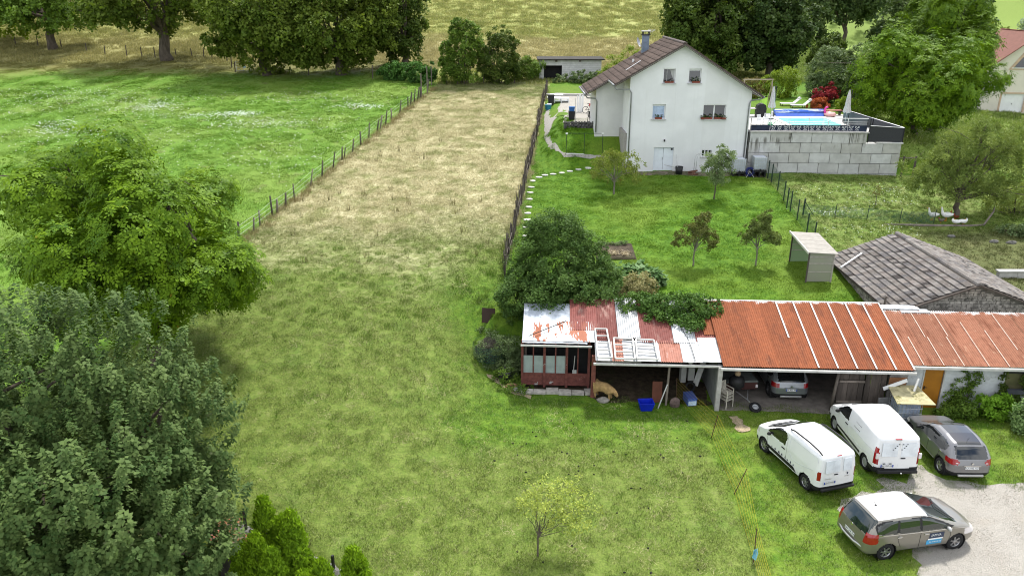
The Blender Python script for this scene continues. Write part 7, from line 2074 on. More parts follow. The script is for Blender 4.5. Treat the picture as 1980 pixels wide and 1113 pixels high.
def sheep():
    x, y = loc_s(-5.25, 1.0); t = thing('sheep', 'tan woolly sheep grazing at the left of the open shed', 'sheep', (x, y, .02), -.5)
    W_ = M('tan_wool', (.36, .235, .1), .95, .25, 6, .8, 18); sk = M('tan_face', (.3, .19, .1), .9)
    me = bpy.data.meshes.new('body'); E_ = []; Rd = []
    V_ = [(-.42, 0, .58), (-.2, 0, .6), (.1, 0, .6), (.36, 0, .58), (.52, 0, .5), (.64, 0, .36), (.7, 0, .24), (-.36, .13, .42), (-.4, .14, .24), (-.37, .14, .02), (-.36, -.13, .42), (-.4, -.14, .24), (-.37, -.14, .02), (.33, .13, .4), (.33, .13, .22), (.34, .13, .02), (.33, -.13, .4), (.33, -.13, .22), (.34, -.13, .02), (-.5, 0, .5)]
    Rd = [.2, .26, .27, .23, .14, .1, .06, .11, .06, .04, .11, .06, .04, .1, .055, .04, .1, .055, .04, .06]
    E_ = [(0, 1), (1, 2), (2, 3), (3, 4), (4, 5), (5, 6), (0, 7), (7, 8), (8, 9), (0, 10), (10, 11), (11, 12), (3, 13), (13, 14), (14, 15), (3, 16), (16, 17), (17, 18), (0, 19)]
    me.from_pydata(V_, E_, []); o = bpy.data.objects.new('body', me); COL.objects.link(o); o.parent = t
    o.modifiers.new('skin', 'SKIN')
    me.skin_vertices.new() if not me.skin_vertices else None
    for i, q in enumerate(Rd): me.skin_vertices[0].data[i].radius = (q, q)
    me.skin_vertices[0].data[1].use_root = True
    s = o.modifiers.new('sub', 'SUBSURF'); s.levels = 1; s.render_levels = 2
    me.materials.append(W_)
    for sg in (-1, 1):
        g = MB(); g.ball((.58, sg * .12, .46), (.03, .08, .035), 8, 5); g.build('ear', sk, t, smooth=True)
sheep()
# ------------------------------------------------------------------ trees and shrubs
L_WAL = leaf_mat('walnut_leaf', (.022, .065, .004), (.13, .21, .01), .3, accent=(.25, .23, .015), amt=.9)
L_MAP = leaf_mat('maple_leaf', (.022, .052, .012), (.095, .135, .042), .28, .6, accent=(.16, .2, .09), amt=.88)
L_DRK = leaf_mat('dark_leaf', (.032, .062, .012), (.08, .112, .02), .32)
L_OAK = leaf_mat('oak_leaf', (.045, .08, .012), (.115, .15, .022), .34)
L_MID = leaf_mat('mid_leaf', (.04, .085, .012), (.11, .17, .025), .3)
L_YEL = leaf_mat('yellow_green_leaf', (.07, .12, .01), (.19, .25, .025), .35)
L_GRY = leaf_mat('grey_green_leaf', (.05, .085, .03), (.13, .17, .075), .25)
L_SPR = leaf_mat('spruce_leaf', (.024, .05, .014), (.06, .088, .024), .25)
L_RED = leaf_mat('red_leaf', (.1, .01, .015), (.26, .03, .04), .3)
L_ORA = leaf_mat('orange_leaf', (.22, .05, .02), (.42, .13, .05), .3)
L_BRN = leaf_mat('bronze_leaf', (.075, .06, .02), (.15, .14, .035), .25, accent=(.17, .2, .04), amt=.75)
L_THU = leaf_mat('thuja_leaf', (.055, .12, .006), (.19, .3, .014), .34)
L_BEI = leaf_mat('beige_leaf', (.13, .12, .05), (.27, .25, .12), .25)
L_FRE = leaf_mat('fresh_leaf', (.07, .16, .01), (.17, .3, .03), .35)
L_PUM = leaf_mat('pumpkin_leaf', (.04, .1, .02), (.13, .2, .09), .25)
def B(seed, n, rx, ry, rz, cz, spread=.6, size=.45): return blob(np.random.default_rng(seed), n, rx, ry, rz, cz, spread, size)

shoot_tree('walnut_tree', 'big yellow green walnut tree at the left of the meadow', (-16.8, 33.4), B(1, 40, 5.8, 5.5, 5.7, 5.9, .78, .25), L_WAL, 3500, shoot_walnut, 1, 8, .34, .75, 1.5, fork=3.2, low=-.85, up=.2, inner=.6, tips=24, jit=.12)
shoot_tree('maple_tree', 'huge dark grey green maple filling the lower left corner', (-14.3, 19.6), B(2, 36, 6.0, 5.5, 6.6, 5.8, .72, .34), L_MAP, 5200, shoot_maple, 2, 8, .4, .65, 1.35, fork=3.0, low=-.95, up=1.0)
bush('low_shrub', 'bright light green shrub in the bottom left corner', 'shrub', (-14.9, 16.9), B(3, 6, 1.7, 1.6, 1.3, 1.4), L_FRE, 110, 60, .32, (.2, .06), 3)
tree('hill_tree', 'broad oak with a clear trunk at the foot of the hill', 'tree', (-47.2, 110.5), B(4, 18, 10.5, 8.5, 5.6, 7.6, .75, .32), L_OAK, 480, 46, 1.0, (.46, .34), 4, 12, .75, tips=16, fork=4.5, low=-.7)
tree('hill_tree', 'tree with leaning ivy clad trunk near the top left corner', 'tree', (-66.5, 117.5), B(5, 16, 10, 8, 6.2, 7.0, .72, .34), L_MID, 420, 46, 1.05, (.48, .34), 5, 12, .6, tips=12, fork=5)
tree('hill_tree', 'light green tree cut off by the left edge of the picture', 'tree', (-79, 121), B(6, 12, 8, 8, 6.5, 6.5, .7, .36), L_YEL, 300, 44, 1.0, (.46, .34), 6, 12, .5, tips=10, fork=4)
tree('great_oak', 'massive dark oak over the far end of the pasture, left half', 'tree', (-31.0, 101.0), B(7, 26, 8.0, 7.0, 7.6, 6.2, .74, .3), L_OAK, 760, 52, .8, (.4, .3), 7, 10, .6, tips=12, fork=3.0, low=-.85)
tree('great_oak', 'massive dark oak over the far end of the pasture, right half', 'tree', (-21.6, 101.0), B(8, 26, 7.6, 7.0, 7.8, 5.9, .74, .3), L_OAK, 760, 52, .8, (.4, .3), 8, 10, .6, tips=12, fork=2.4, low=-.85)
tree('tall_tree', 'narrow dark tree on the right flank of the great oaks', 'tree', (-14.0, 106.0), B(9, 14, 4.2, 4.0, 7.5, 6.6, .7, .36), L_DRK, 300, 50, .75, (.38, .28), 9, 10, .4, tips=9, fork=4)
bush('ivy_hedge', 'ivy covered hedge end beside the tall fence posts', 'hedge', (-12.6, 97.4), [(-2.4, .8, .9, 1.6, .9, 1.0), (-.8, .2, 1.1, 1.7, .9, 1.1), (1.2, -.9, 1.1, 1.8, .9, 1.1), (2.6, -2.0, 1.2, 1.0, .8, 1.2)], leaf_mat('ivy_leaf', (.02, .06, .012), (.07, .15, .03), .2), 150, 70, .4, (.22, .2), 10)
bush('hazel_bush', 'lighter green tall bush at the head of the straw field', 'bush', (-5.8, 95.6), [(0, 0, 3.2, 2.5, 2.2, 3.2), (-1.0, 0, 2.2, 1.8, 1.6, 2.2), (.9, 0, 4.8, 1.4, 1.3, 2.2), (-.3, 0, 5.8, 1.2, 1.1, 2.0)], L_MID, 260, 56, .5, (.3, .16), 11, upb=.9, stems=10)
bush('dark_bush', 'darker tall bush at the head of the straw field', 'bush', (-1.6, 95.8), [(0, 0, 3.0, 2.3, 2.0, 3.0), (.5, 0, 4.6, 1.5, 1.4, 2.2), (-.8, 0, 2, 1.6, 1.4, 2.0), (1.2, 0, 1.8, 1.5, 1.2, 1.7)], L_DRK, 240, 56, .48, (.28, .15), 12, upb=.9, stems=10)
bush('wild_bush', 'rank green growth left of the block shed', 'bush', (1.6, 97.2), [(0, 0, 1.2, 1.9, 1.2, 1.5), (1.0, .6, 1.6, 1.4, 1, 1.3)], L_MID, 90, 50, .45, (.3, .12), 13, upb=1.1)
bush('wild_bush', 'fresh green willow growth right of the block shed', 'bush', (12.6, 95.5), [(0, 0, 1.6, 2.2, 1.4, 1.8), (1.8, .6, 2.2, 1.9, 1.3, 2.2), (3.4, 0, 1.6, 1.6, 1.2, 1.7)], L_YEL, 140, 50, .5, (.36, .1), 14, upb=1.3, stems=10)
bush('bramble', 'low dark brambles in front of the block shed', 'brambles', (8.2, 96.0), [(0, 0, .6, 1.8, .8, .9), (-2.4, .3, .35, 1.5, .6, .6), (2, .3, .5, 1.3, .7, .7)], L_GRY, 80, 40, .3, (.25, .12), 15)
# behind and beside the house
for i, (x, y, r_, h_, lab, mt_x, sd) in enumerate([(24.3, 97.5, 6.6, 10.5, 'deep green tree rising right behind the house ridge', L_DRK, 20), (31.6, 98.5, 6.0, 10.0, 'very dark broad tree behind the pool terrace', L_SPR, 21), (27.5, 108, 5.5, 12, 'dark tree top between the two trees behind the house', L_SPR, 22)]):
    tree('garden_tree', lab, 'tree', (x, y), B(sd, 20, r_, r_ * .9, r_ * 1.1, h_ - 4.0, .72, .32), mt_x, 600, 52, .78, (.4, .3), sd, 10, .45, tips=9, fork=4, low=-.85)
shoot_tree('walnut_tree', 'bright yellow green walnut to the right of the block wall', (35.3, 68.5), B(23, 28, 6.0, 5.0, 5.4, 4.9, .74, .28), L_WAL, 2100, shoot_walnut, 23, 6, .3, .9, 1.8, fork=2.2, tips=14, up=.25, inner=.62, jit=.14)
shoot_tree('walnut_tree', 'taller green walnut behind the bright one', (41.3, 77.5), B(24, 28, 5.3, 5.3, 7.4, 8.2, .74, .28), leaf_mat('walnut_leaf_b', (.026, .066, .006), (.11, .175, .012), .28), 2100, shoot_walnut, 24, 9, .35, 1.1, 2.0, fork=4, tips=12, up=.25, inner=.6, jit=.14)
bush('willow_bush', 'grey green willow bush behind the red maple', 'bush', (34.0, 82.5), [(0, 0, 2.8, 3.2, 2.6, 2.9), (-1.6, 0, 3.8, 2, 1.8, 2.2), (2.2, 0, 3.6, 2.4, 2, 2.6)], L_GRY, 300, 56, .55, (.36, .1), 25, upb=.9, stems=8)
bush('round_bush', 'round dark bush alone on the green slope', 'bush', (43.5, 112.0), [(0, 0, 2.1, 2.5, 2.3, 2.3), (.6, 0, 3, 1.6, 1.5, 1.5)], L_DRK, 130, 50, .5, (.32, .2), 26)
bush('red_maple', 'dark red leaved maple bush by the pool', 'bush', (30.0, 76.0, TWZ), [(0, 0, 1.3, 1.1, .9, .8), (.5, .1, 1.6, .8, .6, .6), (-.6, 0, .9, .7, .6, .6)], L_RED, 60, 56, .26, (.18, .12), 27)
bush('orange_bush', 'low orange leaved bush in front of the red maple', 'bush', (28.9, 74.9, TWZ), [(0, 0, .55, 1.0, .7, .6), (.6, 0, .4, .7, .5, .5)], L_ORA, 45, 56, .22, (.15, .09), 28)
bush('hedge_shrub', 'olive yellow shrub behind the sun loungers', 'shrub', (27.2, 81.5, 8.0), [(0, 0, 1.3, 1.9, 1.2, 1.4), (.6, 0, 2.2, 1.3, 1, 1.0)], L_YEL, 110, 50, .36, (.2, .1), 29)
bush('hedge_shrub', 'brown hedge shrub behind the swing frame', 'shrub', (24.4, 81.5, 8.0), [(0, 0, 1.1, 1.8, 1.1, 1.3), (-2, 0, .9, 1.6, 1.0, 1.1)], L_BRN, 100, 50, .36, (.2, .1), 30)
bush('hedge_shrub', 'small yellow green shrub left of the corner parasol', 'shrub', (30.6, 73.2, TWZ), [(0, 0, .7, .8, .6, .7), (.7, .3, .5, .7, .6, .6)], L_YEL, 50, 50, .26, (.18, .1), 31)
bush('dark_shrub', 'dark shrubbery between red maple and willow bush', 'shrub', (31.8, 77.5, TWZ), [(0, 0, 1.6, 1.7, 1.3, 1.7), (1.6, 0, 1.4, 1.4, 1.1, 1.4), (-1.2, .6, 1.0, 1.2, 1, 1.0)], L_SPR, 130, 50, .38, (.22, .13), 32)
# paddock
tree('willow_tree', 'feathery green tree above the geese', 'tree', (30.7, 52.1), [(0, 0, 3.1, 2.9, 2.3, 2.2), (-2.1, 0, 2.7, 1.9, 1.5, 1.5), (2.4, 0, 3.0, 2.2, 1.6, 1.8), (.6, 0, 4.6, 1.9, 1.4, 1.7), (-1.2, 0, 4.3, 1.4, 1.1, 1.5), (3.0, 0, 4.5, 1.3, 1, 1.7), (1.0, 0, 1.9, 2.9, 1.6, 1.0), (.9, 0, 5.6, 1.1, 1.0, 1.4)], leaf_mat('willow_leaf', (.06, .1, .02), (.18, .22, .06), .34), 620, 50, .4, (.24, .05), 33, 3, .2, tips=22, fork=1.5, upb=.2, inner=.25, spread=1.0, droop=-.6, jit=.22)
bush('pale_shrub', 'pale yellow green shrub at the right edge of the paddock', 'shrub', (35.5, 53.0), [(0, 0, 1.5, 2.0, 1.5, 1.5), (1.3, 0, 2.1, 1.6, 1.3, 1.5), (-1.3, 0, 1.2, 1.3, 1, 1.1)], leaf_mat('pale_shrub_leaf', (.1, .14, .03), (.24, .28, .07), .3), 150, 46, .4, (.2, .06), 34, upb=.8, inner=.2, stems=14)
bush('bramble', 'dark tangled brambles over stones behind the barn', 'brambles', (34.6, 48.4), [(0, 0, .5, 1.9, .9, .7), (2.0, .3, .6, 1.6, .9, .8), (-1.6, .4, .3, 1.2, .6, .45)], L_GRY, 110, 44, .3, (.16, .09), 35, stems=16)
for i, (x, y) in enumerate(((28.6, 48.4), (30.9, 47.6), (32.0, 47.5), (33.1, 47.0), (32.6, 46.2))):
    g = MB(); g.ball((0, 0, .05), (.28 + .06 * (i % 3), .16, .13), 8, 5, .15, rr)
    g.build('stone', bpy.data.materials['pale_coping'], None, loc=(x, y, tz(x, y)), label=['white stone on the mud nearest the geese', 'slim pale stone in the grass behind the barn', 'upright pale stone before the brambles', 'large grey stone at the bramble edge', 'flat pale stone below the bramble edge'][i], cat='stone')
tree('sapling', 'tiny brown sapling in the paddock grass', 'tree', (26.0, 54.0), [(0, 0, 1.0, .3, .3, .5), (.1, 0, 1.5, .2, .2, .4)], L_BRN, 24, 14, .12, (.09, .04), 36, 1.2, .02, tips=5, fork=.6)
# fruit trees on the lawn
tree('fruit_tree', 'weeping yellow green fruit tree near the left corner of the house', 'tree', (7.61, 56.67), [(0, 0, 2.2, 1.7, 1.5, .9), (-1.2, 0, 1.5, .9, .9, .9), (1.2, 0, 1.5, .9, .9, .9), (.5, 0, 3.0, .8, .6, .6), (-.4, .2, 2.6, .9, .8, .6)], leaf_mat('yellow_fruit_leaf', (.075, .105, .018), (.18, .21, .05), .3, accent=(.22, .13, .04), amt=.92), 170, 26, .3, (.16, .065), 37, 2, .07, tips=14, fork=1.1, bark=BARK_L, droop=.9, inner=.3, jit=.2)
tree('fruit_tree', 'upright grey green young tree in front of the house wall', 'tree', (14.84, 55.55), [(0, 0, 2.3, .9, .8, 1.0), (.3, 0, 3.2, .65, .6, .9), (-.7, 0, 2.4, .6, .5, .9), (.9, 0, 2.7, .5, .5, .9), (0, 0, 1.5, .9, .8, .5)], leaf_mat('silver_leaf', (.06, .1, .03), (.19, .24, .12), .3), 140, 40, .26, (.15, .06), 38, 2, .055, tips=16, fork=1.2, upb=.2, inner=.2, droop=-.8, jit=.2)
tree('fruit_tree', 'bronze leaved fruit tree on the lawn, the left of the two', 'tree', (10.87, 44.03), [(0, 0, 2.3, .75, .7, .8), (-.75, 0, 1.7, .55, .5, .5), (.75, 0, 1.75, .55, .5, .6), (.4, 0, 2.9, .5, .45, .55), (-1.15, 0, 1.3, .3, .3, .3), (.95, 0, 1.2, .3, .3, .35)], leaf_mat('bronze_leaf_b', (.06, .065, .02), (.12, .135, .035), .25, accent=(.15, .1, .03), amt=.88), 140, 36, .2, (.13, .06), 39, 2, .05, tips=14, fork=1.1, bark=BARK_L, droop=.6, inner=.25, jit=.2)
tree('fruit_tree', 'bronze leaved fruit tree on the lawn, the right of the two', 'tree', (14.63, 44.03), [(0, 0, 2.2, .7, .65, .7), (-.7, 0, 1.8, .45, .45, .45), (.75, 0, 1.7, .5, .5, .6), (.35, 0, 3.0, .4, .4, .65)], leaf_mat('bronze_green_leaf', (.055, .075, .02), (.12, .155, .04), .25), 130, 36, .2, (.14, .07), 40, 2, .05, tips=13, fork=1.2, bark=BARK_L, droop=.6, inner=.25, jit=.2)
tree('young_tree', 'small sparse yellow leaved tree standing in the near meadow', 'tree', (.9, 21.85), [(.55, .3, 2.3, 1.1, .9, .55), (1.3, .2, 1.8, .8, .7, .5), (-.2, .2, 2.0, .6, .6, .4), (.9, -.1, 1.4, .7, .5, .35)], leaf_mat('yellow_sparse_leaf', (.14, .19, .03), (.3, .34, .08), .4), 130, 14, .24, (.1, .07), 41, 1.4, .032, tips=18, fork=1.0, inner=.2, upb=1.2, jit=.2)
# along the sheds
tree('shed_shrub', 'large dark green shrub overhanging the patchwork shed', 'shrub', (2.4, 39.3), [(0, 0, 2.6, 2.1, 1.9, 2.2), (-.2, .2, 3.9, 1.5, 1.4, 1.3), (1.4, 0, 2.2, 1.4, 1.4, 1.7), (-1.5, -.4, 1.7, 1.1, 1.1, 1.5), (-2.2, -1.4, .9, 1.0, 1.0, 1.1), (0, -2.0, 1.7, 1.6, 1.1, .9), (-1.0, -2.4, 1.3, 1.0, .9, .7), (1.7, -1.5, 1.6, 1.3, .9, .8), (2.5, -.4, 1.3, 1.0, .9, 1.2), (-.6, -2.7, .9, 1.1, .6, .4), (1.7, -2.3, 1.1, 1.1, .7, .5)], leaf_mat('shed_shrub_leaf', (.028, .065, .014), (.085, .14, .034), .3, .5), 1000, 60, .33, (.15, .075), 42, 2, .1, tips=14, fork=.7, inner=.5, low=-.9, upb=.7)
bush('dry_shrub', 'beige drying shrub beside the roof creeper', 'shrub', (6.7, 39.2), [(0, 0, .9, .95, .8, .9), (.5, .2, 1.0, .7, .6, .7), (-.4, -.4, .7, .6, .6, .6)], L_BEI, 110, 46, .24, (.13, .05), 43, stems=12)
bush('roof_creeper', 'dark green creeper spread over the back of the patchwork roof', 'creeper', (8.0, 36.2, 3.2), [(0, 0, .35, 1.5, 1.0, .55), (-1.5, .2, .35, 1.1, .8, .5), (1.4, -.1, .3, 1.2, .9, .55), (2.1, -.5, .2, .7, .8, .4), (.4, -1.0, .0, .9, .7, .35), (-.6, -.8, .05, .9, .6, .35), (.9, -1.7, -.2, .45, .5, .25)], leaf_mat('creeper_leaf', (.022, .055, .012), (.075, .135, .025), .2, .4), 300, 50, .26, (.13, .09), 44, stems=0, low=-.6)
bush('pumpkin_patch', 'mound of big pumpkin leaves at the edge of the lawn', 'vegetables', (7.4, 42.1), [(0, 0, .35, 1.0, 1.1, .5), (.6, -.5, .35, .8, .8, .5), (-.5, .5, .3, .9, .8, .45)], L_PUM, 60, 16, .35, (.34, .3), 45, stems=6, upb=1.4, spread=.5)
fl_ = thing('pumpkin_flower', 'single orange flower among the big pumpkin leaves', 'flower', (7.2, 42.3, tz(7.2, 42.3) + .75)); g = MB(); g.lathe([(.01, -.06), (.06, 0), (.13, .04)], 8); g.build('petals', M('orange_petal', (.7, .25, .02), .6), fl_)
vb = thing('vegetable_bed', 'vegetable bed with bare soil, dry stalks and a row of herbs', 'bed', (6.4, 46.0, tz(6.4, 46.0)))
g = MB(); g.add([(-1.2, -1.1, -.08), (1.2, -1.2, -.08), (1.25, 1.2, .14), (-1.2, 1.3, .16), (-1.1, -1.0, .02), (1.1, -1.1, .02), (1.15, 1.1, .24), (-1.1, 1.2, .26)], [(4, 5, 6, 7), (0, 1, 5, 4), (1, 2, 6, 5), (2, 3, 7, 6), (3, 0, 4, 7)]); g.build('soil', GM['soil'], vb)
rg0 = np.random.default_rng(46); C_ = np.stack([rg0.uniform(-1, 1, 30), rg0.uniform(.75, 1.1, 30), rg0.uniform(.2, .42, 30)], 1); leaves('herbs', vb, L_GRY, C_, np.tile([0, 0, 1.], (30, 1)), 30, .16, (.12, .04), rg0)
C_ = np.stack([rg0.uniform(-1, 1, 26), rg0.uniform(-.9, .0, 26), rg0.uniform(.03, .16, 26)], 1); leaves('dry_stalks', vb, leaf_mat('straw_stalk', (.2, .16, .1), (.42, .36, .26), .1), C_, np.tile([0, 0, 1.], (26, 1)), 16, .22, (.35, .035), rg0)
# before the right hand building
bush('wall_bush', 'bright green bush at the foot of the lime washed wall', 'bush', (22.0, 31.15), [(0, 0, .5, .75, .6, .55), (.4, .1, .6, .6, .5, .5)], L_FRE, 60, 50, .24, (.15, .1), 47)
bush('wall_bush', 'darker low bush left of the bright one by the wall', 'bush', (20.8, 31.3), [(0, 0, .4, .8, .5, .42), (-.7, .1, .25, .6, .4, .3)], L_MID, 60, 46, .22, (.12, .08), 48)
bush('wall_creeper', 'thin green creeper climbing the lime washed wall', 'creeper', (20.95, 31.95, 0), [(0, 0, .9, .65, .07, .9), (.35, 0, 1.5, .35, .06, .6), (-.45, 0, .6, .4, .06, .6), (-.1, 0, 1.9, .2, .05, .35)], L_MID, 85, 22, .2, (.1, .07), 49, stems=10, inner=.1)
bush('window_creeper', 'dark creeper framing the little window of the wall', 'creeper', (22.9, 31.85, 0), [(-.3, 0, 1.1, .25, .08, 1.0), (.75, 0, 1.3, .2, .08, .9), (.2, 0, .45, .6, .15, .5), (1.3, 0, .9, .4, .1, .8)], L_DRK, 90, 28, .2, (.11, .08), 50, stems=8, inner=.1)
bush('pale_bush', 'pale green leafy bush cut by the right edge of the yard', 'bush', (23.0, 29.9), [(0, 0, .9, .7, .7, .9), (.2, 0, 1.5, .6, .6, .6), (-.2, .1, .4, .6, .6, .4)], leaf_mat('pale_bush_leaf', (.06, .12, .03), (.2, .28, .11), .3), 120, 46, .26, (.14, .1), 51)
bush('leafy_weed', 'light green leafy weed beside the caged tank', 'weed', (16.75, 30.9), [(0, 0, .4, .35, .3, .35)], L_FRE, 16, 14, .2, (.34, .1), 52, stems=3, droop=.6)
bush('corner_weeds', 'weeds growing around the left corner of the booth', 'weeds', (.0, 34.0), [(0, 0, .15, .7, .5, .2), (.5, -.3, .15, .5, .35, .2), (-.3, .8, .3, .6, .6, .4)], L_MID, 70, 40, .2, (.1, .05), 53)
bush('brush_pile', 'tangle of dark brush beside the booth wall', 'brush', (-.2, 36.0), [(0, 0, .9, .9, .9, 1.0), (-.9, .6, .8, 1.0, 1.0, .9), (.3, -.6, .5, .5, .5, .6), (-1.0, 2.0, .8, .8, .9, .9)], L_GRY, 260, 46, .26, (.11, .05), 54, stems=24)
# thuja row at the bottom edge
for i, (x, y, top, lab) in enumerate([(-7.75, 20.95, 2.95, 'tall thuja, leftmost at the back of the group'), (-6.75, 20.45, 2.85, 'tall thuja, rightmost at the back of the group'), (-7.25, 20.95, 2.3, 'slim thuja between the two tall ones'), (-7.85, 20.15, 2.2, 'broad thuja in front of the leftmost tall one'), (-8.35, 20.25, 1.8, 'dark thuja on the left flank of the group'), (-7.25, 19.8, 1.9, 'middle thuja at the front of the group'), (-6.3, 19.75, 1.1, 'low thuja at the right front of the group'), (-5.8, 19.95, 1.3, 'short thuja at the right end of the group'), (-4.75, 20.05, 1.75, 'single thuja standing apart by the iron post')]):
    x -= .3; h = top + 1.5; rg0 = np.random.default_rng(60 + i); t = thing('thuja', lab, 'thuja', (x, y, -1.5), 0, 'thujas at the bottom edge')
    k = 280; f = rg0.uniform(0, 1, k) ** .8; a = rg0.uniform(0, 2 * pi, k); rad = .85 * (1 - f) ** .7 * (.75 + .3 * rg0.uniform(0, 1, k)) + .03
    C_ = np.stack([rad * np.cos(a), rad * np.sin(a), .1 + f * (h - .1)], 1); N_ = unit(np.stack([np.cos(a), np.sin(a), np.full(k, .9)], 1))
    leaves('foliage', t, L_THU, C_, N_, 46, .17, (.15, .045), rg0, droop=-1.2, flat=.9, upb=.2, spread=.6)
    g = MB(); g.tube((0, 0, -.1), (0, 0, h * .9), .05, .01, 6); g.build('trunk', BARK, t)
# far wooded hill on the right
rg0 = np.random.default_rng(90); nF = 70; P_ = []; 
for i in range(nF):
    x = rg0.uniform(95, 330); y = rg0.uniform(225, 330); r_ = rg0.uniform(5, 9); P_.append((x, y, float(terr(x, y)) + r_ * 1.1, r_, r_, r_ * 1.3))
C_, N_ = clumps(P_, 2600, rg0, .6, -.4)
leaves('far_forest', None, leaf_mat('forest_leaf', (.02, .045, .025), (.06, .085, .04), .15), C_, N_, 16, 1.5, (1.3, 1.0), rg0, label='far wooded hillside in the top right corner', cat='forest', kind='stuff')
tree('far_willow', 'pale grey green tree behind the neighbouring house roof', 'tree', (83, 128), B(91, 8, 5, 4.5, 5, 6), leaf_mat('pale_willow', (.12, .16, .1), (.26, .32, .22), .25), 170, 40, .8, (.5, .3), 91, 6, .3, tips=6)
tree('far_tree', 'dark tree at the top edge between slope and walnut', 'tree', (58, 142), B(92, 8, 7, 6, 7, 8), L_SPR, 240, 40, 1.0, (.6, .4), 92, 8, .4, tips=6)
tree('far_tree', 'second dark tree at the top edge right of the slope', 'tree', (72, 150), B(93, 8, 8, 6, 7, 8), L_SPR, 240, 40, 1.0, (.6, .4), 93, 8, .4, tips=6)
tree('far_tree', 'olive tree beyond the walnut crown at the top edge', 'tree', (68, 118), B(94, 8, 5, 5, 5, 6), L_OAK, 200, 40, .9, (.5, .35), 94, 8, .4, tips=6)

# ------------------------------------------------------------------ wild growth nobody could count
DRYM = leaf_mat('dry_fence_grass', (.12, .1, .045), (.22, .185, .1), .2)
rg0 = np.random.default_rng(70); yy = rg0.uniform(45, 93, 260)
fp = np.stack([fence_x(yy) + rg0.normal(.18, .2, 260), yy], 1)
scatter('fence_grass', 'tall dead grass along the pasture fence', 'grass', None, fp, .6, dict(n=46, h=.34, wd=.02, lean=.7), 71, .4, 1.1, DRYM)
yy = rg0.uniform(42, 92, 200); fp = np.stack([paling_x(yy) + rg0.normal(-.12, .15, 200), yy], 1)
scatter('paling_grass', 'rank grass at the foot of the paling fence', 'grass', 'meadow', fp, .6, dict(n=50, h=.3, wd=.022, lean=.6), 72, .5, 1.3)
wx_ = rg0.uniform(-16, 0, 70); wy_ = 44 + 30 * rg0.uniform(0, 1, 70) ** 1.6; k_ = (wx_ > fence_x(wy_) + .8) & (wx_ < paling_x(wy_) - .5)
scatter('field_weeds', 'dark dry weed stalks standing in the straw field', 'weeds', None, np.stack([wx_[k_], wy_[k_]], 1), .28, dict(n=16, h=.5, wd=.022, lean=.3), 73, .3, 1.3, leaf_mat('weed_stalk', (.05, .06, .025), (.16, .13, .06), .1))
wy_ = rg0.uniform(36, 47, 220); wx_ = rg0.uniform(-14, -1, 220); k_ = (wx_ > fence_x(wy_) + .8) & (wx_ < paling_x(wy_) - .5) & (rg0.uniform(0, 1, 220) < .35)
scatter('green_tufts', 'dark green tufts in the meadow', 'grass', 'pasture', np.stack([wx_[k_], wy_[k_]], 1), .5, dict(n=70, h=.16, wd=.02, lean=.7), 74, .5, 1.3)
dx_ = rg0.uniform(-1, 8, 45); dy_ = rg0.uniform(20.5, 31, 45); V_ = []; 
dg = MB()
for x, y in zip(dx_, dy_): dg.ball((x, y, tz(x, y) + .02), (rg0.uniform(.025, .07), rg0.uniform(.025, .06), .03), 6, 4)
dg.build('droppings', M('dung', (.012, .011, .01), .9), None, label='small dark droppings scattered over the near meadow', cat='droppings', kind='stuff')
def flowers(name, label, centres, n, seed, size=.05, h=.09, want=None):
    rg = np.random.default_rng(seed); c = np.array(centres, float); ci = rg.integers(0, len(c), n)
    p = c[ci, :2] + rg.normal(0, 1, (n, 2)) * c[ci, 2:4]; p = p[(p[:, 0] < fence_x(p[:, 1]) - .4) | (want == 'paddock')]
    n = len(p); z = terr(p[:, 0], p[:, 1]) + h; s = size * rg.uniform(.6, 1.4, n); V = np.empty((n * 4, 3))
    for q, (a, b) in enumerate(((-1, -1), (1, -1), (1, 1), (-1, 1))): V[q::4] = np.stack([p[:, 0] + a * s, p[:, 1] + b * s, z + .01 * b], 1)
    link_mesh(name, raw_mesh(name, V, np.arange(n * 4).reshape(-1, 4), M(name + '_petal', (.5, .56, .48), .8)), label=label, cat='flowers', kind='stuff')
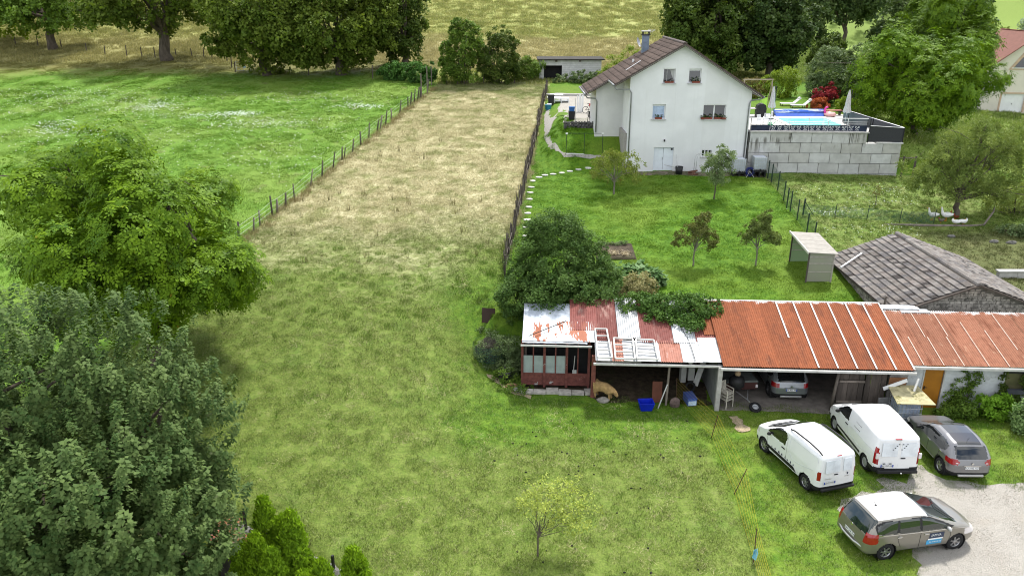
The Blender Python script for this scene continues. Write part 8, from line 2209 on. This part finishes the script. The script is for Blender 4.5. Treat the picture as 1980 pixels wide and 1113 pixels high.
flowers('pasture_daisies', 'drifts of tiny white flowers in the pasture', [(-38.5, 83, 2.6, 1.6), (-38, 84, 1.2, .8), (-42, 87, 5, 2), (-49, 90, 4, 1.6), (-52, 82, 5, 2.5), (-44, 76, 2, 1.5), (-42, 74, 3, 2), (-31, 80, 2.5, .8), (-28, 81, 1.0, .5), (-25, 77, 3, 1), (-16, 84, 1.5, .6), (-22, 76, 4, 3), (-20, 66, 4, 4), (-33, 72, 6, 4), (-56, 86, 5, 4), (-37, 66, 6, 5), (-23, 88, 5, 2)], 3200, 80, .04)
flowers('paddock_clover', 'pale patches of white clover in the paddock', [(23.6, 53, 1.2, .5), (24.6, 49.5, 1.8, .6), (27.5, 55, 1.5, .6), (29, 57.5, 1.5, .6), (25, 57, 2, 1), (22.2, 52.9, 1.2, .4)], 420, 81, .02, .07, 'paddock')

e_ = []
for i in range(1, len(DRIVE) - 2):
    a, b = np.array(DRIVE[i]), np.array(DRIVE[i + 1]); n = max(2, int(np.hypot(*(b - a)) / .16))
    for q in range(n): e_.append(a + (b - a) * q / n + rg0.normal(0, .22, 2))
scatter('drive_edge_grass', 'ragged grass creeping over the edge of the gravel', 'grass', 'lawn', np.array(e_), .4, dict(n=70, h=.06, wd=.016, lean=1.0), 75, .4, 1.2)

wy_ = 20 + 26 * rg0.uniform(0, 1, 520); wx_ = rg0.uniform(-13, 8, 520); k_ = (wx_ > -12 + (46 - wy_) * .1) & ~lowyard(np.stack([wx_, wy_], 1)) & ~in_poly(wx_, wy_, [(-1.5, 33), (10, 32), (10, 38), (-1.5, 38)])
wp = np.stack([wx_[k_], wy_[k_]], 1)
scatter('meadow_tufts', 'small darker green tufts dotted over the mown meadow', 'grass', 'lawn', wp[: len(wp) // 2], .3, dict(n=50, h=.075, wd=.015, lean=.9), 76, .4, 1.5)
scatter('hay_wisps', 'wisps of pale dry clippings left on the mown meadow', 'hay', None, wp[len(wp) // 2:], .6, dict(n=46, h=.045, wd=.014, lean=3.2), 77, .5, 1.6, leaf_mat('hay_wisp', (.24, .2, .11), (.36, .32, .19), .1))
